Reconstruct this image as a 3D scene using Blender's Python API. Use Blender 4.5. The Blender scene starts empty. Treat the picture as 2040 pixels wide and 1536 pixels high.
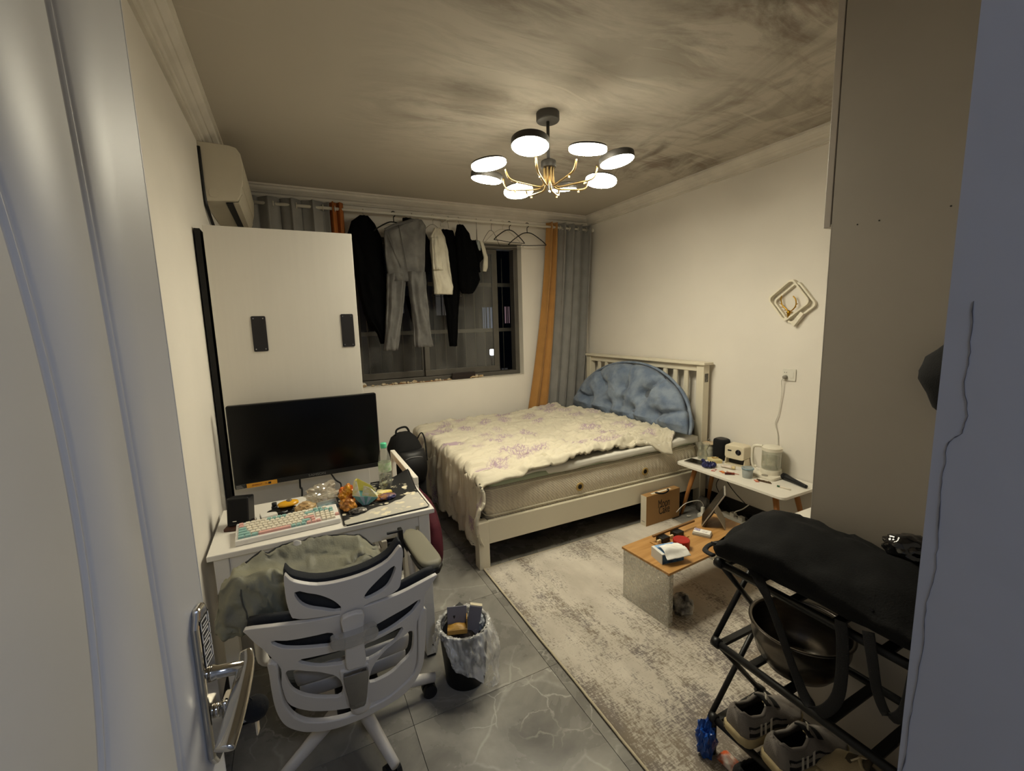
import bpy, bmesh, math, random
import numpy as np
from mathutils import Vector, Matrix, noise
random.seed(7)
C = bpy.context.scene.collection
PI = math.pi
V = Vector

# ---------------------------------------------------------------- camera, exposure, world, lights
sc = bpy.context.scene
cam_d = bpy.data.cameras.new('camera')
cam = bpy.data.objects.new('camera', cam_d)
C.objects.link(cam)
right = V((0.8932349, -0.4487366, -0.0276936))
down = V((-0.0873275, -0.1127463, -0.9897789))
fwd = V((0.4410276, 0.8865234, -0.1398959))
m = Matrix((right, -down, -fwd)).transposed().to_4x4()
m.translation = V((0, 0, 1.58))
cam.matrix_world = m
cam_d.sensor_width = 36.0
cam_d.sensor_fit = 'HORIZONTAL'
cam_d.lens = 875.14 / 2040 * 36
cam_d.clip_start = 0.02
cam_d.clip_end = 200
sc.camera = cam
sc.view_settings.view_transform = 'Standard'
sc.view_settings.look = 'None'
sc.view_settings.gamma = 1
sc.view_settings.use_curve_mapping = False
sc.view_settings.exposure = 0.0
LAMP_POWER = 72.0      # emission of the chandelier diffusers
HALL_POWER = 13.5       # cool lamp in the hallway behind the camera
LAMP_COL = (1.0, 0.93, 0.72)

w = bpy.data.worlds.new('night')
sc.world = w
w.use_nodes = True
w.node_tree.nodes['Background'].inputs[0].default_value = (0.010, 0.013, 0.022, 1)
w.node_tree.nodes['Background'].inputs[1].default_value = 0.35

hl = bpy.data.lights.new('hallway_lamp', 'AREA')
hl.shape = 'DISK'
hl.size = 0.35
hl.energy = HALL_POWER
hl.color = (0.62, 0.74, 1.0)
hlo = bpy.data.objects.new('hallway_lamp', hl)
hlo.location = (0.25, -0.75, 2.36)
C.objects.link(hlo)

# ---------------------------------------------------------------- helpers
def lin(c):
    if isinstance(c, str):
        c = c.lstrip('#')
        c = tuple(int(c[i:i + 2], 16) / 255 for i in (0, 2, 4))
    return tuple((x / 12.92 if x <= 0.04045 else ((x + 0.055) / 1.055) ** 2.4) for x in c)

def nn(t, typ, **kw):
    n = t.nodes.new(typ)
    for k, v in kw.items():
        setattr(n, k, v)
    return n

def M(name, col, rough=0.5, metal=0.0, var=0.0, vscale=6.0, bump=0.0, bscale=60.0, trans=0.0, ior=1.45, alpha=1.0,
      emit=None, estr=0.0, stretch=(1, 1, 1), col2=None, sheen=0.0, spec=0.5, coat=0.0):
    m = bpy.data.materials.new(name)
    m.use_nodes = True
    t = m.node_tree
    b = t.nodes['Principled BSDF']
    c = lin(col)
    b.inputs['Base Color'].default_value = (*c, 1)
    b.inputs['Roughness'].default_value = rough
    b.inputs['Metallic'].default_value = metal
    b.inputs['IOR'].default_value = ior
    b.inputs['Alpha'].default_value = alpha
    b.inputs['Transmission Weight'].default_value = trans
    b.inputs['Sheen Weight'].default_value = sheen
    b.inputs['Specular IOR Level'].default_value = spec
    b.inputs['Coat Weight'].default_value = coat
    if emit is not None:
        b.inputs['Emission Color'].default_value = (*emit, 1)
        b.inputs['Emission Strength'].default_value = estr
    if var > 0 or bump > 0 or col2 is not None:
        tc = nn(t, 'ShaderNodeTexCoord')
        mp = nn(t, 'ShaderNodeMapping')
        mp.inputs['Scale'].default_value = stretch
        t.links.new(tc.outputs['Object'], mp.inputs['Vector'])
        if var > 0 or col2 is not None:
            n = nn(t, 'ShaderNodeTexNoise')
            n.inputs['Scale'].default_value = vscale
            n.inputs['Detail'].default_value = 4
            t.links.new(mp.outputs['Vector'], n.inputs['Vector'])
            r = nn(t, 'ShaderNodeValToRGB')
            r.color_ramp.elements[0].position = 0.36
            r.color_ramp.elements[1].position = 0.64
            c2 = lin(col2) if col2 is not None else tuple(x * (1 - var) for x in c)
            r.color_ramp.elements[0].color = (*c2, 1)
            r.color_ramp.elements[1].color = (*c, 1)
            t.links.new(n.outputs['Fac'], r.inputs['Fac'])
            t.links.new(r.outputs['Color'], b.inputs['Base Color'])
        if bump > 0:
            n2 = nn(t, 'ShaderNodeTexNoise')
            n2.inputs['Scale'].default_value = bscale
            n2.inputs['Detail'].default_value = 3
            t.links.new(mp.outputs['Vector'], n2.inputs['Vector'])
            bp = nn(t, 'ShaderNodeBump')
            bp.inputs['Strength'].default_value = bump
            bp.inputs['Distance'].default_value = 0.01
            t.links.new(n2.outputs['Fac'], bp.inputs['Height'])
            t.links.new(bp.outputs['Normal'], b.inputs['Normal'])
    return m

def Mclear(name, tint=(0.96, 0.97, 0.94), haze=0.05, gloss=0.10, rough=0.04, hcol=(0.75, 0.74, 0.68), bump=None):
    """thin clear material: lets light straight through, with some haze and reflection"""
    m = bpy.data.materials.new(name)
    m.use_nodes = True
    t = m.node_tree
    t.nodes.clear()
    out = nn(t, 'ShaderNodeOutputMaterial')
    tr = nn(t, 'ShaderNodeBsdfTransparent')
    tr.inputs['Color'].default_value = (*tint, 1)
    df = nn(t, 'ShaderNodeBsdfDiffuse')
    df.inputs['Color'].default_value = (*hcol, 1)
    gl = nn(t, 'ShaderNodeBsdfGlossy')
    gl.inputs['Roughness'].default_value = rough
    lw = nn(t, 'ShaderNodeLayerWeight')
    lw.inputs['Blend'].default_value = 0.25
    mm = nn(t, 'ShaderNodeMath', operation='MULTIPLY_ADD')
    t.links.new(lw.outputs['Facing'], mm.inputs[0])
    mm.inputs[1].default_value = 0.45
    mm.inputs[2].default_value = gloss * 0.4
    m1, m2 = nn(t, 'ShaderNodeMixShader'), nn(t, 'ShaderNodeMixShader')
    m1.inputs[0].default_value = haze
    if bump:
        tc0 = nn(t, 'ShaderNodeTexCoord')
        n0 = nn(t, 'ShaderNodeTexNoise')
        n0.inputs['Scale'].default_value = bump[0]
        t.links.new(tc0.outputs['Object'], n0.inputs['Vector'])
        mr = nn(t, 'ShaderNodeMapRange')
        mr.inputs[1].default_value, mr.inputs[2].default_value = 0.35, 0.65
        mr.inputs[3].default_value, mr.inputs[4].default_value = haze * 0.4, haze * 1.9
        t.links.new(n0.outputs['Fac'], mr.inputs[0])
        t.links.new(mr.outputs[0], m1.inputs[0])
    t.links.new(tr.outputs[0], m1.inputs[1])
    t.links.new(df.outputs[0], m1.inputs[2])
    t.links.new(mm.outputs[0], m2.inputs[0])
    t.links.new(m1.outputs[0], m2.inputs[1])
    t.links.new(gl.outputs[0], m2.inputs[2])
    t.links.new(m2.outputs[0], out.inputs['Surface'])
    if bump:
        tc = nn(t, 'ShaderNodeTexCoord')
        vo = nn(t, 'ShaderNodeTexNoise')
        vo.inputs['Scale'].default_value = bump[0]
        vo.inputs['Detail'].default_value = 2
        t.links.new(tc.outputs['Object'], vo.inputs['Vector'])
        bp = nn(t, 'ShaderNodeBump')
        bp.inputs['Strength'].default_value = bump[1]
        bp.inputs['Distance'].default_value = 0.02
        t.links.new(vo.outputs['Fac'], bp.inputs['Height'])
        t.links.new(bp.outputs['Normal'], gl.inputs['Normal'])
        t.links.new(bp.outputs['Normal'], df.inputs['Normal'])
    return m

def obj(name, bm, mat, parent=None, smooth=False, bevel=0.0, solid=0.0, subd=0, seg=2, angle=40):
    me = bpy.data.meshes.new(name)
    if isinstance(bm, bpy.types.Mesh):
        me = bm
    else:
        bmesh.ops.recalc_face_normals(bm, faces=bm.faces)
        bm.to_mesh(me)
        bm.free()
    if mat is not None and len(me.materials) == 0:
        me.materials.append(mat)
    if smooth:
        for p in me.polygons:
            p.use_smooth = True
    o = bpy.data.objects.new(name, me)
    C.objects.link(o)
    if parent is not None:
        o.parent = parent
    if solid:
        s = o.modifiers.new('solid', 'SOLIDIFY')
        s.thickness = solid
        s.offset = 0
    if subd:
        s = o.modifiers.new('sub', 'SUBSURF')
        s.levels = subd
        s.render_levels = subd
    if bevel:
        s = o.modifiers.new('bev', 'BEVEL')
        s.width = bevel
        s.segments = seg
        s.limit_method = 'ANGLE'
        s.angle_limit = math.radians(angle)
    return o

def thing(name, label, cat, loc=(0, 0, 0), rz=0.0, group=None):
    o = bpy.data.objects.new(name, None)
    o.empty_display_size = 0.05
    C.objects.link(o)
    o.location = loc
    o.rotation_euler = (0, 0, rz)
    tag(o, label, cat, group)
    return o

def tag(o, label, cat, group=None):
    o['label'] = label
    o['category'] = cat
    if group:
        o['group'] = group
    return o

def struct(o):
    o['kind'] = 'structure'
    return o

def dup(o, parent=None):
    c = o.copy()
    C.objects.link(c)
    if parent is not None:
        c.parent = parent
    for ch in list(o.children):
        dup(ch, c)
    return c

def B():
    return bmesh.new()

def box(bm, lo, hi, rot=None, at=None):
    """axis box lo..hi; optional matrix rot about point at"""
    vs = [bm.verts.new((x, y, z)) for x in (lo[0], hi[0]) for y in (lo[1], hi[1]) for z in (lo[2], hi[2])]
    for f in ((0, 1, 3, 2), (4, 6, 7, 5), (0, 4, 5, 1), (2, 3, 7, 6), (0, 2, 6, 4), (1, 5, 7, 3)):
        bm.faces.new([vs[i] for i in f])
    if rot is not None:
        bmesh.ops.rotate(bm, cent=at if at is not None else (0, 0, 0), matrix=rot, verts=vs)
    return vs

def bx(lo, hi, **k):
    bm = B()
    box(bm, lo, hi, **k)
    return bm

def frame_of(d):
    d = d.normalized()
    a = V((0, 0, 1)) if abs(d.z) < 0.9 else V((1, 0, 0))
    u = d.cross(a).normalized()
    return u, d.cross(u).normalized()

def tube(bm, pts, r, n=10, closed=False, ry=None, up=None, cap=True):
    """swept tube along pts; r a number or list; ry flattening along second axis"""
    pts = [V(p) for p in pts]
    rs = r if isinstance(r, (list, tuple)) else [r] * len(pts)
    rings = []
    pu = None
    L = len(pts)
    for i, p in enumerate(pts):
        if closed:
            d = pts[(i + 1) % L] - pts[i - 1]
        else:
            d = pts[min(i + 1, L - 1)] - pts[max(i - 1, 0)]
        if d.length < 1e-9:
            d = V((0, 0, 1))
        d.normalize()
        if up is not None:
            u = V(up) - d * d.dot(V(up))
            u.normalize()
        elif pu is None:
            u = frame_of(d)[0]
        else:
            u = pu - d * d.dot(pu)
            u.normalize()
        pu = u
        w = d.cross(u)
        k = 1.0 if ry is None else ry
        rings.append([bm.verts.new(p + (u * math.cos(a) + w * math.sin(a) * k) * rs[i]) for a in
                      [2 * PI * j / n for j in range(n)]])
    for i in range(L if closed else L - 1):
        a, b = rings[i], rings[(i + 1) % L]
        for j in range(n):
            bm.faces.new((a[j], a[(j + 1) % n], b[(j + 1) % n], b[j]))
    if cap and not closed:
        bm.faces.new(rings[0][::-1])
        bm.faces.new(rings[-1])
    return bm

def tb(pts, r, **k):
    return tube(B(), pts, r, **k)

def smoothp(pts, k=6, closed=False):
    """Catmull-Rom through pts"""
    P = [V(p) for p in pts]
    out = []
    n = len(P)
    for i in range(n if closed else n - 1):
        if closed:
            a, b, c, d = P[i - 1], P[i], P[(i + 1) % n], P[(i + 2) % n]
        else:
            a, b, c, d = P[max(i - 1, 0)], P[i], P[i + 1], P[min(i + 2, n - 1)]
        for j in range(k):
            t = j / k
            out.append(0.5 * ((2 * b) + (c - a) * t + (2 * a - 5 * b + 4 * c - d) * t * t + (3 * b - a - 3 * c + d) * t ** 3))
    if not closed:
        out.append(P[-1])
    return out

def loft(bm, rings, closed=True, cap0=True, cap1=True):
    R = [[bm.verts.new(p) for p in r] for r in rings]
    n = len(R[0])
    for i in range(len(R) - 1):
        for j in range(n if closed else n - 1):
            bm.faces.new((R[i][j], R[i][(j + 1) % n], R[i + 1][(j + 1) % n], R[i + 1][j]))
    if closed and cap0:
        bm.faces.new(R[0][::-1])
    if closed and cap1:
        bm.faces.new(R[-1])
    return bm

def lathe(bm, prof, n=24, c=(0, 0, 0), axis=None):
    """prof: list of (r, z). first/last closed if r==0 else capped open"""
    c = V(c)
    rings = []
    if axis is None:
        u, w_, d = V((1, 0, 0)), V((0, 1, 0)), V((0, 0, 1))
    else:
        d = V(axis).normalized()
        u, w_ = frame_of(d)
    for r, z in prof:
        if r < 1e-6:
            rings.append([bm.verts.new(c + d * z)])
        else:
            rings.append([bm.verts.new(c + d * z + (u * math.cos(2 * PI * j / n) + w_ * math.sin(2 * PI * j / n)) * r) for j in range(n)])
    for a, b in zip(rings, rings[1:]):
        for j in range(n):
            k = (j + 1) % n
            if len(a) == 1 and len(b) == 1:
                continue
            if len(a) == 1:
                bm.faces.new((a[0], b[j], b[k]))
            elif len(b) == 1:
                bm.faces.new((a[j], a[k], b[0]))
            else:
                bm.faces.new((a[j], a[k], b[k], b[j]))
    return bm

def lt(prof, **k):
    return lathe(B(), prof, **k)

def poly(bm, pts, vec):
    """extruded polygon"""
    a = [bm.verts.new(p) for p in pts]
    b = [bm.verts.new(V(p) + V(vec)) for p in pts]
    bm.faces.new(a)
    bm.faces.new(b[::-1])
    n = len(a)
    for i in range(n):
        bm.faces.new((a[i], b[i], b[(i + 1) % n], a[(i + 1) % n]))
    return bm

def grid(bm, f, nu, nv, closed_u=False):
    g = [[bm.verts.new(f(i / (nu if closed_u else nu - 1), j / (nv - 1))) for j in range(nv)] for i in range(nu)]
    for i in range(nu if closed_u else nu - 1):
        for j in range(nv - 1):
            bm.faces.new((g[i][j], g[(i + 1) % nu][j], g[(i + 1) % nu][j + 1], g[i][j + 1]))
    return bm

def rrect(x0, y0, x1, y1, r, k=4):
    out = []
    for cx, cy, a0 in ((x1 - r, y1 - r, 0), (x0 + r, y1 - r, PI / 2), (x0 + r, y0 + r, PI), (x1 - r, y0 + r, 1.5 * PI)):
        for i in range(k + 1):
            a = a0 + PI / 2 * i / k
            out.append((cx + r * math.cos(a), cy + r * math.sin(a)))
    return out

def rbox(bm, lo, hi, r, ax=2, k=4):
    """box rounded about axis ax"""
    i, j = [q for q in (0, 1, 2) if q != ax]
    pts = []
    for p in rrect(lo[i], lo[j], hi[i], hi[j], r, k):
        q = [0, 0, 0]
        q[i], q[j], q[ax] = p[0], p[1], lo[ax]
        pts.append(V(q))
    vec = V((0, 0, 0))
    vec[ax] = hi[ax] - lo[ax]
    return poly(bm, pts, vec)

def rb(lo, hi, r, ax=2, k=4):
    return rbox(B(), lo, hi, r, ax, k)

def lerp(a, b, t):
    return a + (b - a) * t

def interp(t, kv):
    """kv: list of (t, value or tuple)"""
    if t <= kv[0][0]:
        return kv[0][1]
    for (a, x), (b, y) in zip(kv, kv[1:]):
        if t <= b:
            s = (t - a) / (b - a)
            s = s * s * (3 - 2 * s)
            if isinstance(x, tuple):
                return tuple(lerp(p, q, s) for p, q in zip(x, y))
            return lerp(x, y, s)
    return kv[-1][1]

def fbm(x, y, z=0.0, o=4):
    return noise.fractal(V((x, y, z)), 1.0, 2.0, o)

def text(name, s, size, mat, mtx, parent, depth=0.0006, shear=0.0, align='CENTER', sx=1.0):
    cu = bpy.data.curves.new(name, 'FONT')
    cu.body = s
    cu.size = size
    cu.extrude = depth
    cu.shear = shear
    cu.align_x = align
    cu.align_y = 'CENTER'
    tmp = bpy.data.objects.new(name, cu)
    C.objects.link(tmp)
    bpy.context.view_layer.update()
    me = bpy.data.meshes.new_from_object(tmp.evaluated_get(bpy.context.evaluated_depsgraph_get()))
    bpy.data.objects.remove(tmp)
    bpy.data.curves.remove(cu)
    me.materials.clear()
    me.materials.append(mat)
    o = bpy.data.objects.new(name, me)
    C.objects.link(o)
    o.parent = parent
    o.matrix_local = mtx @ Matrix.Diagonal((sx, 1, 1, 1))
    return o

def basis(loc, x, y):
    x, y = V(x).normalized(), V(y)
    z = x.cross(y).normalized()
    y = z.cross(x)
    mt = Matrix((x, y, z)).transposed().to_4x4()
    mt.translation = V(loc)
    return mt

# ---------------------------------------------------------------- materials of the shell
wall_m = M('wall_paint', '#e6e0d6', 0.85, var=0.06, vscale=1.6, bump=0.03, bscale=30)
white_m = M('white_paint', '#e8e3d8', 0.45, var=0.03, vscale=3)
cornice_m = M('cornice_plaster', '#ddd6ca', 0.8, var=0.12, vscale=5)
dark_m = M('dark_plastic', '#0d0d0e', 0.45)
black_fab = M('black_fabric', '#08080a', 0.9, var=0.3, vscale=20, bump=0.15, bscale=250)
chrome_m = M('chrome', '#c9c6c0', 0.13, metal=1.0)
brass_m = M('brass', '#b49a6c', 0.3, metal=1.0)

# ceiling: trowelled plaster left bare, brown smears
ceil_m = M('ceiling_plaster', '#c9c1b4', 0.9)
t = ceil_m.node_tree
b = t.nodes['Principled BSDF']
tc = nn(t, 'ShaderNodeTexCoord')
def ramp(t, fac, stops):
    r = nn(t, 'ShaderNodeValToRGB')
    while len(r.color_ramp.elements) < len(stops):
        r.color_ramp.elements.new(0.5)
    for e, (p, c) in zip(r.color_ramp.elements, stops):
        e.position = p
        e.color = (*c, 1) if len(c) == 3 else c
    t.links.new(fac, r.inputs['Fac'])
    return r.outputs['Color']
def noisetex(t, vec, scale, detail=5, rough=0.55, dist=0.0):
    n = nn(t, 'ShaderNodeTexNoise')
    n.inputs['Scale'].default_value = scale
    n.inputs['Detail'].default_value = detail
    n.inputs['Roughness'].default_value = rough
    n.inputs['Distortion'].default_value = dist
    t.links.new(vec, n.inputs['Vector'])
    return n.outputs['Fac']
def mapping(t, vec, rot=(0, 0, 0), scale=(1, 1, 1), loc=(0, 0, 0)):
    mp = nn(t, 'ShaderNodeMapping')
    mp.inputs['Rotation'].default_value = rot
    mp.inputs['Scale'].default_value = scale
    mp.inputs['Location'].default_value = loc
    t.links.new(vec, mp.inputs['Vector'])
    return mp.outputs['Vector']
def mix(t, fac, a, bcol, mode='MIX'):
    n = nn(t, 'ShaderNodeMix', data_type='RGBA', blend_type=mode)
    if isinstance(fac, (int, float)):
        n.inputs['Factor'].default_value = fac
    else:
        t.links.new(fac, n.inputs['Factor'])
    for s, k in ((a, 6), (bcol, 7)):
        if isinstance(s, tuple):
            n.inputs[k].default_value = (*s, 1)
        else:
            t.links.new(s, n.inputs[k])
    return n.outputs[2]
def mth(t, op, a, bb):
    n = nn(t, 'ShaderNodeMath', operation=op)
    for s, k in ((a, 0), (bb, 1)):
        if isinstance(s, (int, float)):
            n.inputs[k].default_value = s
        else:
            t.links.new(s, n.inputs[k])
    return n.outputs[0]
oc = tc.outputs['Object']
# smears run along X over most of the ceiling and along Y near the right wall
warp = nn(t, 'ShaderNodeTexNoise')
warp.inputs['Scale'].default_value = 0.9
t.links.new(oc, warp.inputs['Vector'])
wa = nn(t, 'ShaderNodeVectorMath', operation='MULTIPLY_ADD')
t.links.new(warp.outputs['Color'], wa.inputs[0])
wa.inputs[1].default_value = (0.5, 0.5, 0)
t.links.new(oc, wa.inputs[2])
ow = wa.outputs[0]
sep = nn(t, 'ShaderNodeSeparateXYZ')
t.links.new(oc, sep.inputs[0])
s1 = noisetex(t, mapping(t, ow, scale=(0.8, 2.4, 1)), 1.9, 7, 0.66, 0.5)
s2 = noisetex(t, mapping(t, ow, scale=(2.6, 0.9, 1), loc=(3, 1, 0)), 1.7, 7, 0.66, 0.5)
s3 = noisetex(t, mapping(t, ow, scale=(1.0, 5.0, 1), loc=(7, 2, 0)), 2.6, 6, 0.65, 0.3)
f1 = ramp(t, s1, [(0.44, (0, 0, 0)), (0.60, (1, 1, 1))])
f2 = ramp(t, s2, [(0.44, (0, 0, 0)), (0.60, (1, 1, 1))])
f3 = ramp(t, s3, [(0.50, (0, 0, 0)), (0.66, (1, 1, 1))])
area = ramp(t, noisetex(t, mapping(t, oc, loc=(0.6, 0.2, 0)), 0.75, 2, 0.5), [(0.34, (0.3, 0.3, 0.3)), (0.58, (1, 1, 1))])
ex = ramp(t, mth(t, 'DIVIDE', sep.outputs[0], 3.0), [(0.10, (0, 0, 0)), (0.36, (1, 1, 1))])
ey = ramp(t, mth(t, 'DIVIDE', sep.outputs[1], 4.2), [(0.60, (1, 1, 1)), (0.80, (0, 0, 0))])
rx = ramp(t, mth(t, 'DIVIDE', sep.outputs[0], 3.0), [(0.60, (0, 0, 0)), (0.76, (1, 1, 1))])
msk = mix(t, 1.0, mix(t, 1.0, ex, ey, 'MULTIPLY'), area, 'MULTIPLY')
st12 = mix(t, rx, f1, f2)
base = lin('#b9b1a4')
c1 = mix(t, mix(t, 0.85, (0, 0, 0), mix(t, 1.0, st12, msk, 'MULTIPLY')), base, lin('#645b50'))
c2 = mix(t, mix(t, 0.55, (0, 0, 0), mix(t, 1.0, f3, msk, 'MULTIPLY')), c1, lin('#6b5348'))
lt_ = ramp(t, noisetex(t, mapping(t, ow, scale=(0.5, 7, 1), loc=(2, 5, 0)), 2.2, 3, 0.5, 0.2), [(0.63, (0, 0, 0)), (0.70, (1, 1, 1))])
c3 = mix(t, mix(t, 0.5, (0.0, 0.0, 0.0), mix(t, 1.0, lt_, ey, 'MULTIPLY')), c2, lin('#c6bfb0'))
t.links.new(c3, b.inputs['Base Color'])

# marble floor tile
tile_m = M('grey_marble_tile', '#7c7b77', 0.28)
t = tile_m.node_tree
b = t.nodes['Principled BSDF']
tc = nn(t, 'ShaderNodeTexCoord')
oi = nn(t, 'ShaderNodeObjectInfo')
add = nn(t, 'ShaderNodeVectorMath', operation='ADD')
sc_ = nn(t, 'ShaderNodeVectorMath', operation='SCALE')
cx = nn(t, 'ShaderNodeCombineXYZ')
t.links.new(oi.outputs['Random'], cx.inputs[0])
t.links.new(oi.outputs['Random'], cx.inputs[1])
sc_.inputs['Scale'].default_value = 37.0
t.links.new(cx.outputs[0], sc_.inputs[0])
t.links.new(tc.outputs['Object'], add.inputs[0])
t.links.new(sc_.outputs[0], add.inputs[1])
vv = add.outputs[0]
cloud = noisetex(t, vv, 2.2, 6, 0.6, 0.5)
colr = ramp(t, cloud, [(0.30, lin('#62605c')), (0.5, lin('#807d77')), (0.72, lin('#9a968d'))])
def vein(scale, dist, width, seed):
    nz = nn(t, 'ShaderNodeTexNoise')
    nz.inputs['Scale'].default_value = scale
    nz.inputs['Detail'].default_value = 5
    t.links.new(mapping(t, vv, loc=(seed, seed * 2, 0)), nz.inputs['Vector'])
    ad = nn(t, 'ShaderNodeVectorMath', operation='MULTIPLY_ADD')
    t.links.new(nz.outputs['Color'], ad.inputs[0])
    ad.inputs[1].default_value = (dist, dist, dist)
    t.links.new(mapping(t, vv, loc=(seed, seed, 0)), ad.inputs[2])
    vo = nn(t, 'ShaderNodeTexVoronoi', feature='DISTANCE_TO_EDGE')
    vo.inputs['Scale'].default_value = scale
    t.links.new(ad.outputs[0], vo.inputs['Vector'])
    return ramp(t, vo.outputs['Distance'], [(0.0, (1, 1, 1)), (width, (0, 0, 0))])
big = vein(2.1, 0.30, 0.016, 2.0)
sm = vein(5.5, 0.16, 0.022, 5.0)
zone = ramp(t, noisetex(t, mapping(t, vv, loc=(9, 4, 0)), 2.4, 3), [(0.50, (0, 0, 0)), (0.62, (1, 1, 1))])
vm = mix(t, 1.0, mix(t, 0.85, (0, 0, 0), mix(t, 1.0, sm, zone, 'MULTIPLY')), mix(t, 0.55, (0, 0, 0), mix(t, 1.0, big, ramp(t, cloud, [(0.42, (0, 0, 0)), (0.6, (1, 1, 1))]), 'MULTIPLY')), 'LIGHTEN')
t.links.new(mix(t, vm, colr, lin('#b3b0a8')), b.inputs['Base Color'])
t.links.new(ramp(t, cloud, [(0.3, (0.22, 0.22, 0.22)), (0.7, (0.36, 0.36, 0.36))]), b.inputs['Roughness'])

RX0, RX1, RY0, RY1, RZ = -0.37, 3.09, 0.158, 4.19, 2.72
# ---------------------------------------------------------------- floor
fl = struct(obj('floor', bx((-1.2, -1.6, -0.12), (RX1 + 0.1, RY1 + 0.15, -0.006)), M('grout', '#3a3835', 0.9)))
TS = 0.634
X_s = [0.94 + TS * k for k in range(-4, 5)]
Y_s = [1.58 + TS * k for k in range(-5, 6)]
tile_me = {}
for i in range(len(X_s) - 1):
    for j in range(len(Y_s) - 1):
        x0, x1 = max(X_s[i], -1.2), min(X_s[i + 1], RX1)
        y0, y1 = Y_s[j], min(Y_s[j + 1], RY1)
        if x1 - x0 < 0.02 or y1 - y0 < 0.02:
            continue
        key = (round(x1 - x0, 3), round(y1 - y0, 3))
        if key not in tile_me:
            me = bpy.data.meshes.new('tile')
            bm = bx((-(x1 - x0) / 2 + 0.0011, -(y1 - y0) / 2 + 0.0011, -0.01), ((x1 - x0) / 2 - 0.0011, (y1 - y0) / 2 - 0.0011, 0.0))
            bmesh.ops.recalc_face_normals(bm, faces=bm.faces)
            bm.to_mesh(me)
            bm.free()
            me.materials.append(tile_m)
            tile_me[key] = me
        o = bpy.data.objects.new('tile', tile_me[key])
        C.objects.link(o)
        o.location = ((x0 + x1) / 2, (y0 + y1) / 2, 0)
        o.parent = fl

# ---------------------------------------------------------------- ceiling, walls
struct(obj('ceiling', bx((RX0 - 0.1, RY0 - 0.1, RZ), (RX1 + 0.1, RY1 + 0.25, RZ + 0.1)), ceil_m))
struct(obj('wall_left', bx((RX0 - 0.12, RY0 - 0.2, 0), (RX0, RY1 + 0.25, RZ)), wall_m))
struct(obj('wall_right', bx((RX1, RY0 - 0.2, 0), (RX1 + 0.12, RY1 + 0.25, RZ)), wall_m))
WX0, WX1, WZ0, WZ1 = 0.50, 2.236, 1.02, 2.40
bm = B()
for lo, hi in (((RX0, RY1, 0), (WX0, RY1 + 0.2, RZ)), ((WX1, RY1, 0), (RX1, RY1 + 0.2, RZ)),
               ((WX0, RY1, 0), (WX1, RY1 + 0.2, WZ0)), ((WX0, RY1, WZ1), (WX1, RY1 + 0.2, RZ))):
    box(bm, lo, hi)
struct(obj('wall_back', bm, wall_m))
# front wall with the doorway the camera stands in
DX0, DX1, DZ = -0.31, 0.46, 2.08
jamb_m = M('cool_wall_paint', '#a9a8ab', 0.85, var=0.07, vscale=3, bump=0.05, bscale=25)
bm = B()
box(bm, (DX1, -0.12, 0), (RX1 + 0.12, RY0, RZ))
box(bm, (RX0 - 0.12, -0.12, 0), (DX0, RY0, RZ))
box(bm, (DX0, -0.12, DZ), (DX1, RY0, RZ))
wf = struct(obj('wall_front', bm, jamb_m))
# crack running down the plaster of the reveal (a groove of its own)
crk = M('crack_plaster', '#5a585b', 0.95)
pts = [(0.144, 1.587), (0.1425, 1.549), (0.1435, 1.526), (0.1395, 1.50), (0.141, 1.486), (0.149, 1.477), (0.1495, 1.455), (0.150, 1.435),
       (0.1485, 1.40), (0.1475, 1.37), (0.151, 1.337), (0.150, 1.30), (0.1525, 1.241), (0.153, 1.20), (0.155, 1.15)]
bm = B()
prev = None
random.seed(3)
for k in range(len(pts) - 1):
    for s in range(5):
        a = s / 5
        y = lerp(pts[k][0], pts[k + 1][0], a) + random.uniform(-0.0006, 0.0006)
        z = lerp(pts[k][1], pts[k + 1][1], a)
        wd = random.uniform(0.00005, 0.00025) * (2.6 if random.random() < 0.15 else 1)
        cur = [bm.verts.new((DX1 - 0.0004, y - wd, z)), bm.verts.new((DX1 - 0.0004, y + wd, z)), bm.verts.new((DX1 + 0.002, y, z))]
        if prev:
            for q in range(3):
                bm.faces.new((prev[q], prev[(q + 1) % 3], cur[(q + 1) % 3], cur[q]))
        prev = cur
o = obj('crack', bm, crk, wf)
# hallway behind the camera
hw = M('hallway_paint', '#c9c8c8', 0.85)
struct(obj('wall_hall_left', bx((-1.3, -1.7, 0), (-1.2, -0.12, 2.5)), hw))
struct(obj('wall_hall_right', bx((1.3, -1.7, 0), (1.4, -0.12, 2.5)), hw))
struct(obj('wall_hall_back', bx((-1.3, -1.8, 0), (1.4, -1.7, 2.5)), hw))
struct(obj('ceiling_hall', bx((-1.3, -1.8, 2.5), (1.4, -0.12, 2.6)), hw))
struct(obj('wall_hall_side', bx((-1.2, -0.12, 0), (RX0 - 0.12, -0.06, 2.5)), hw))

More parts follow.
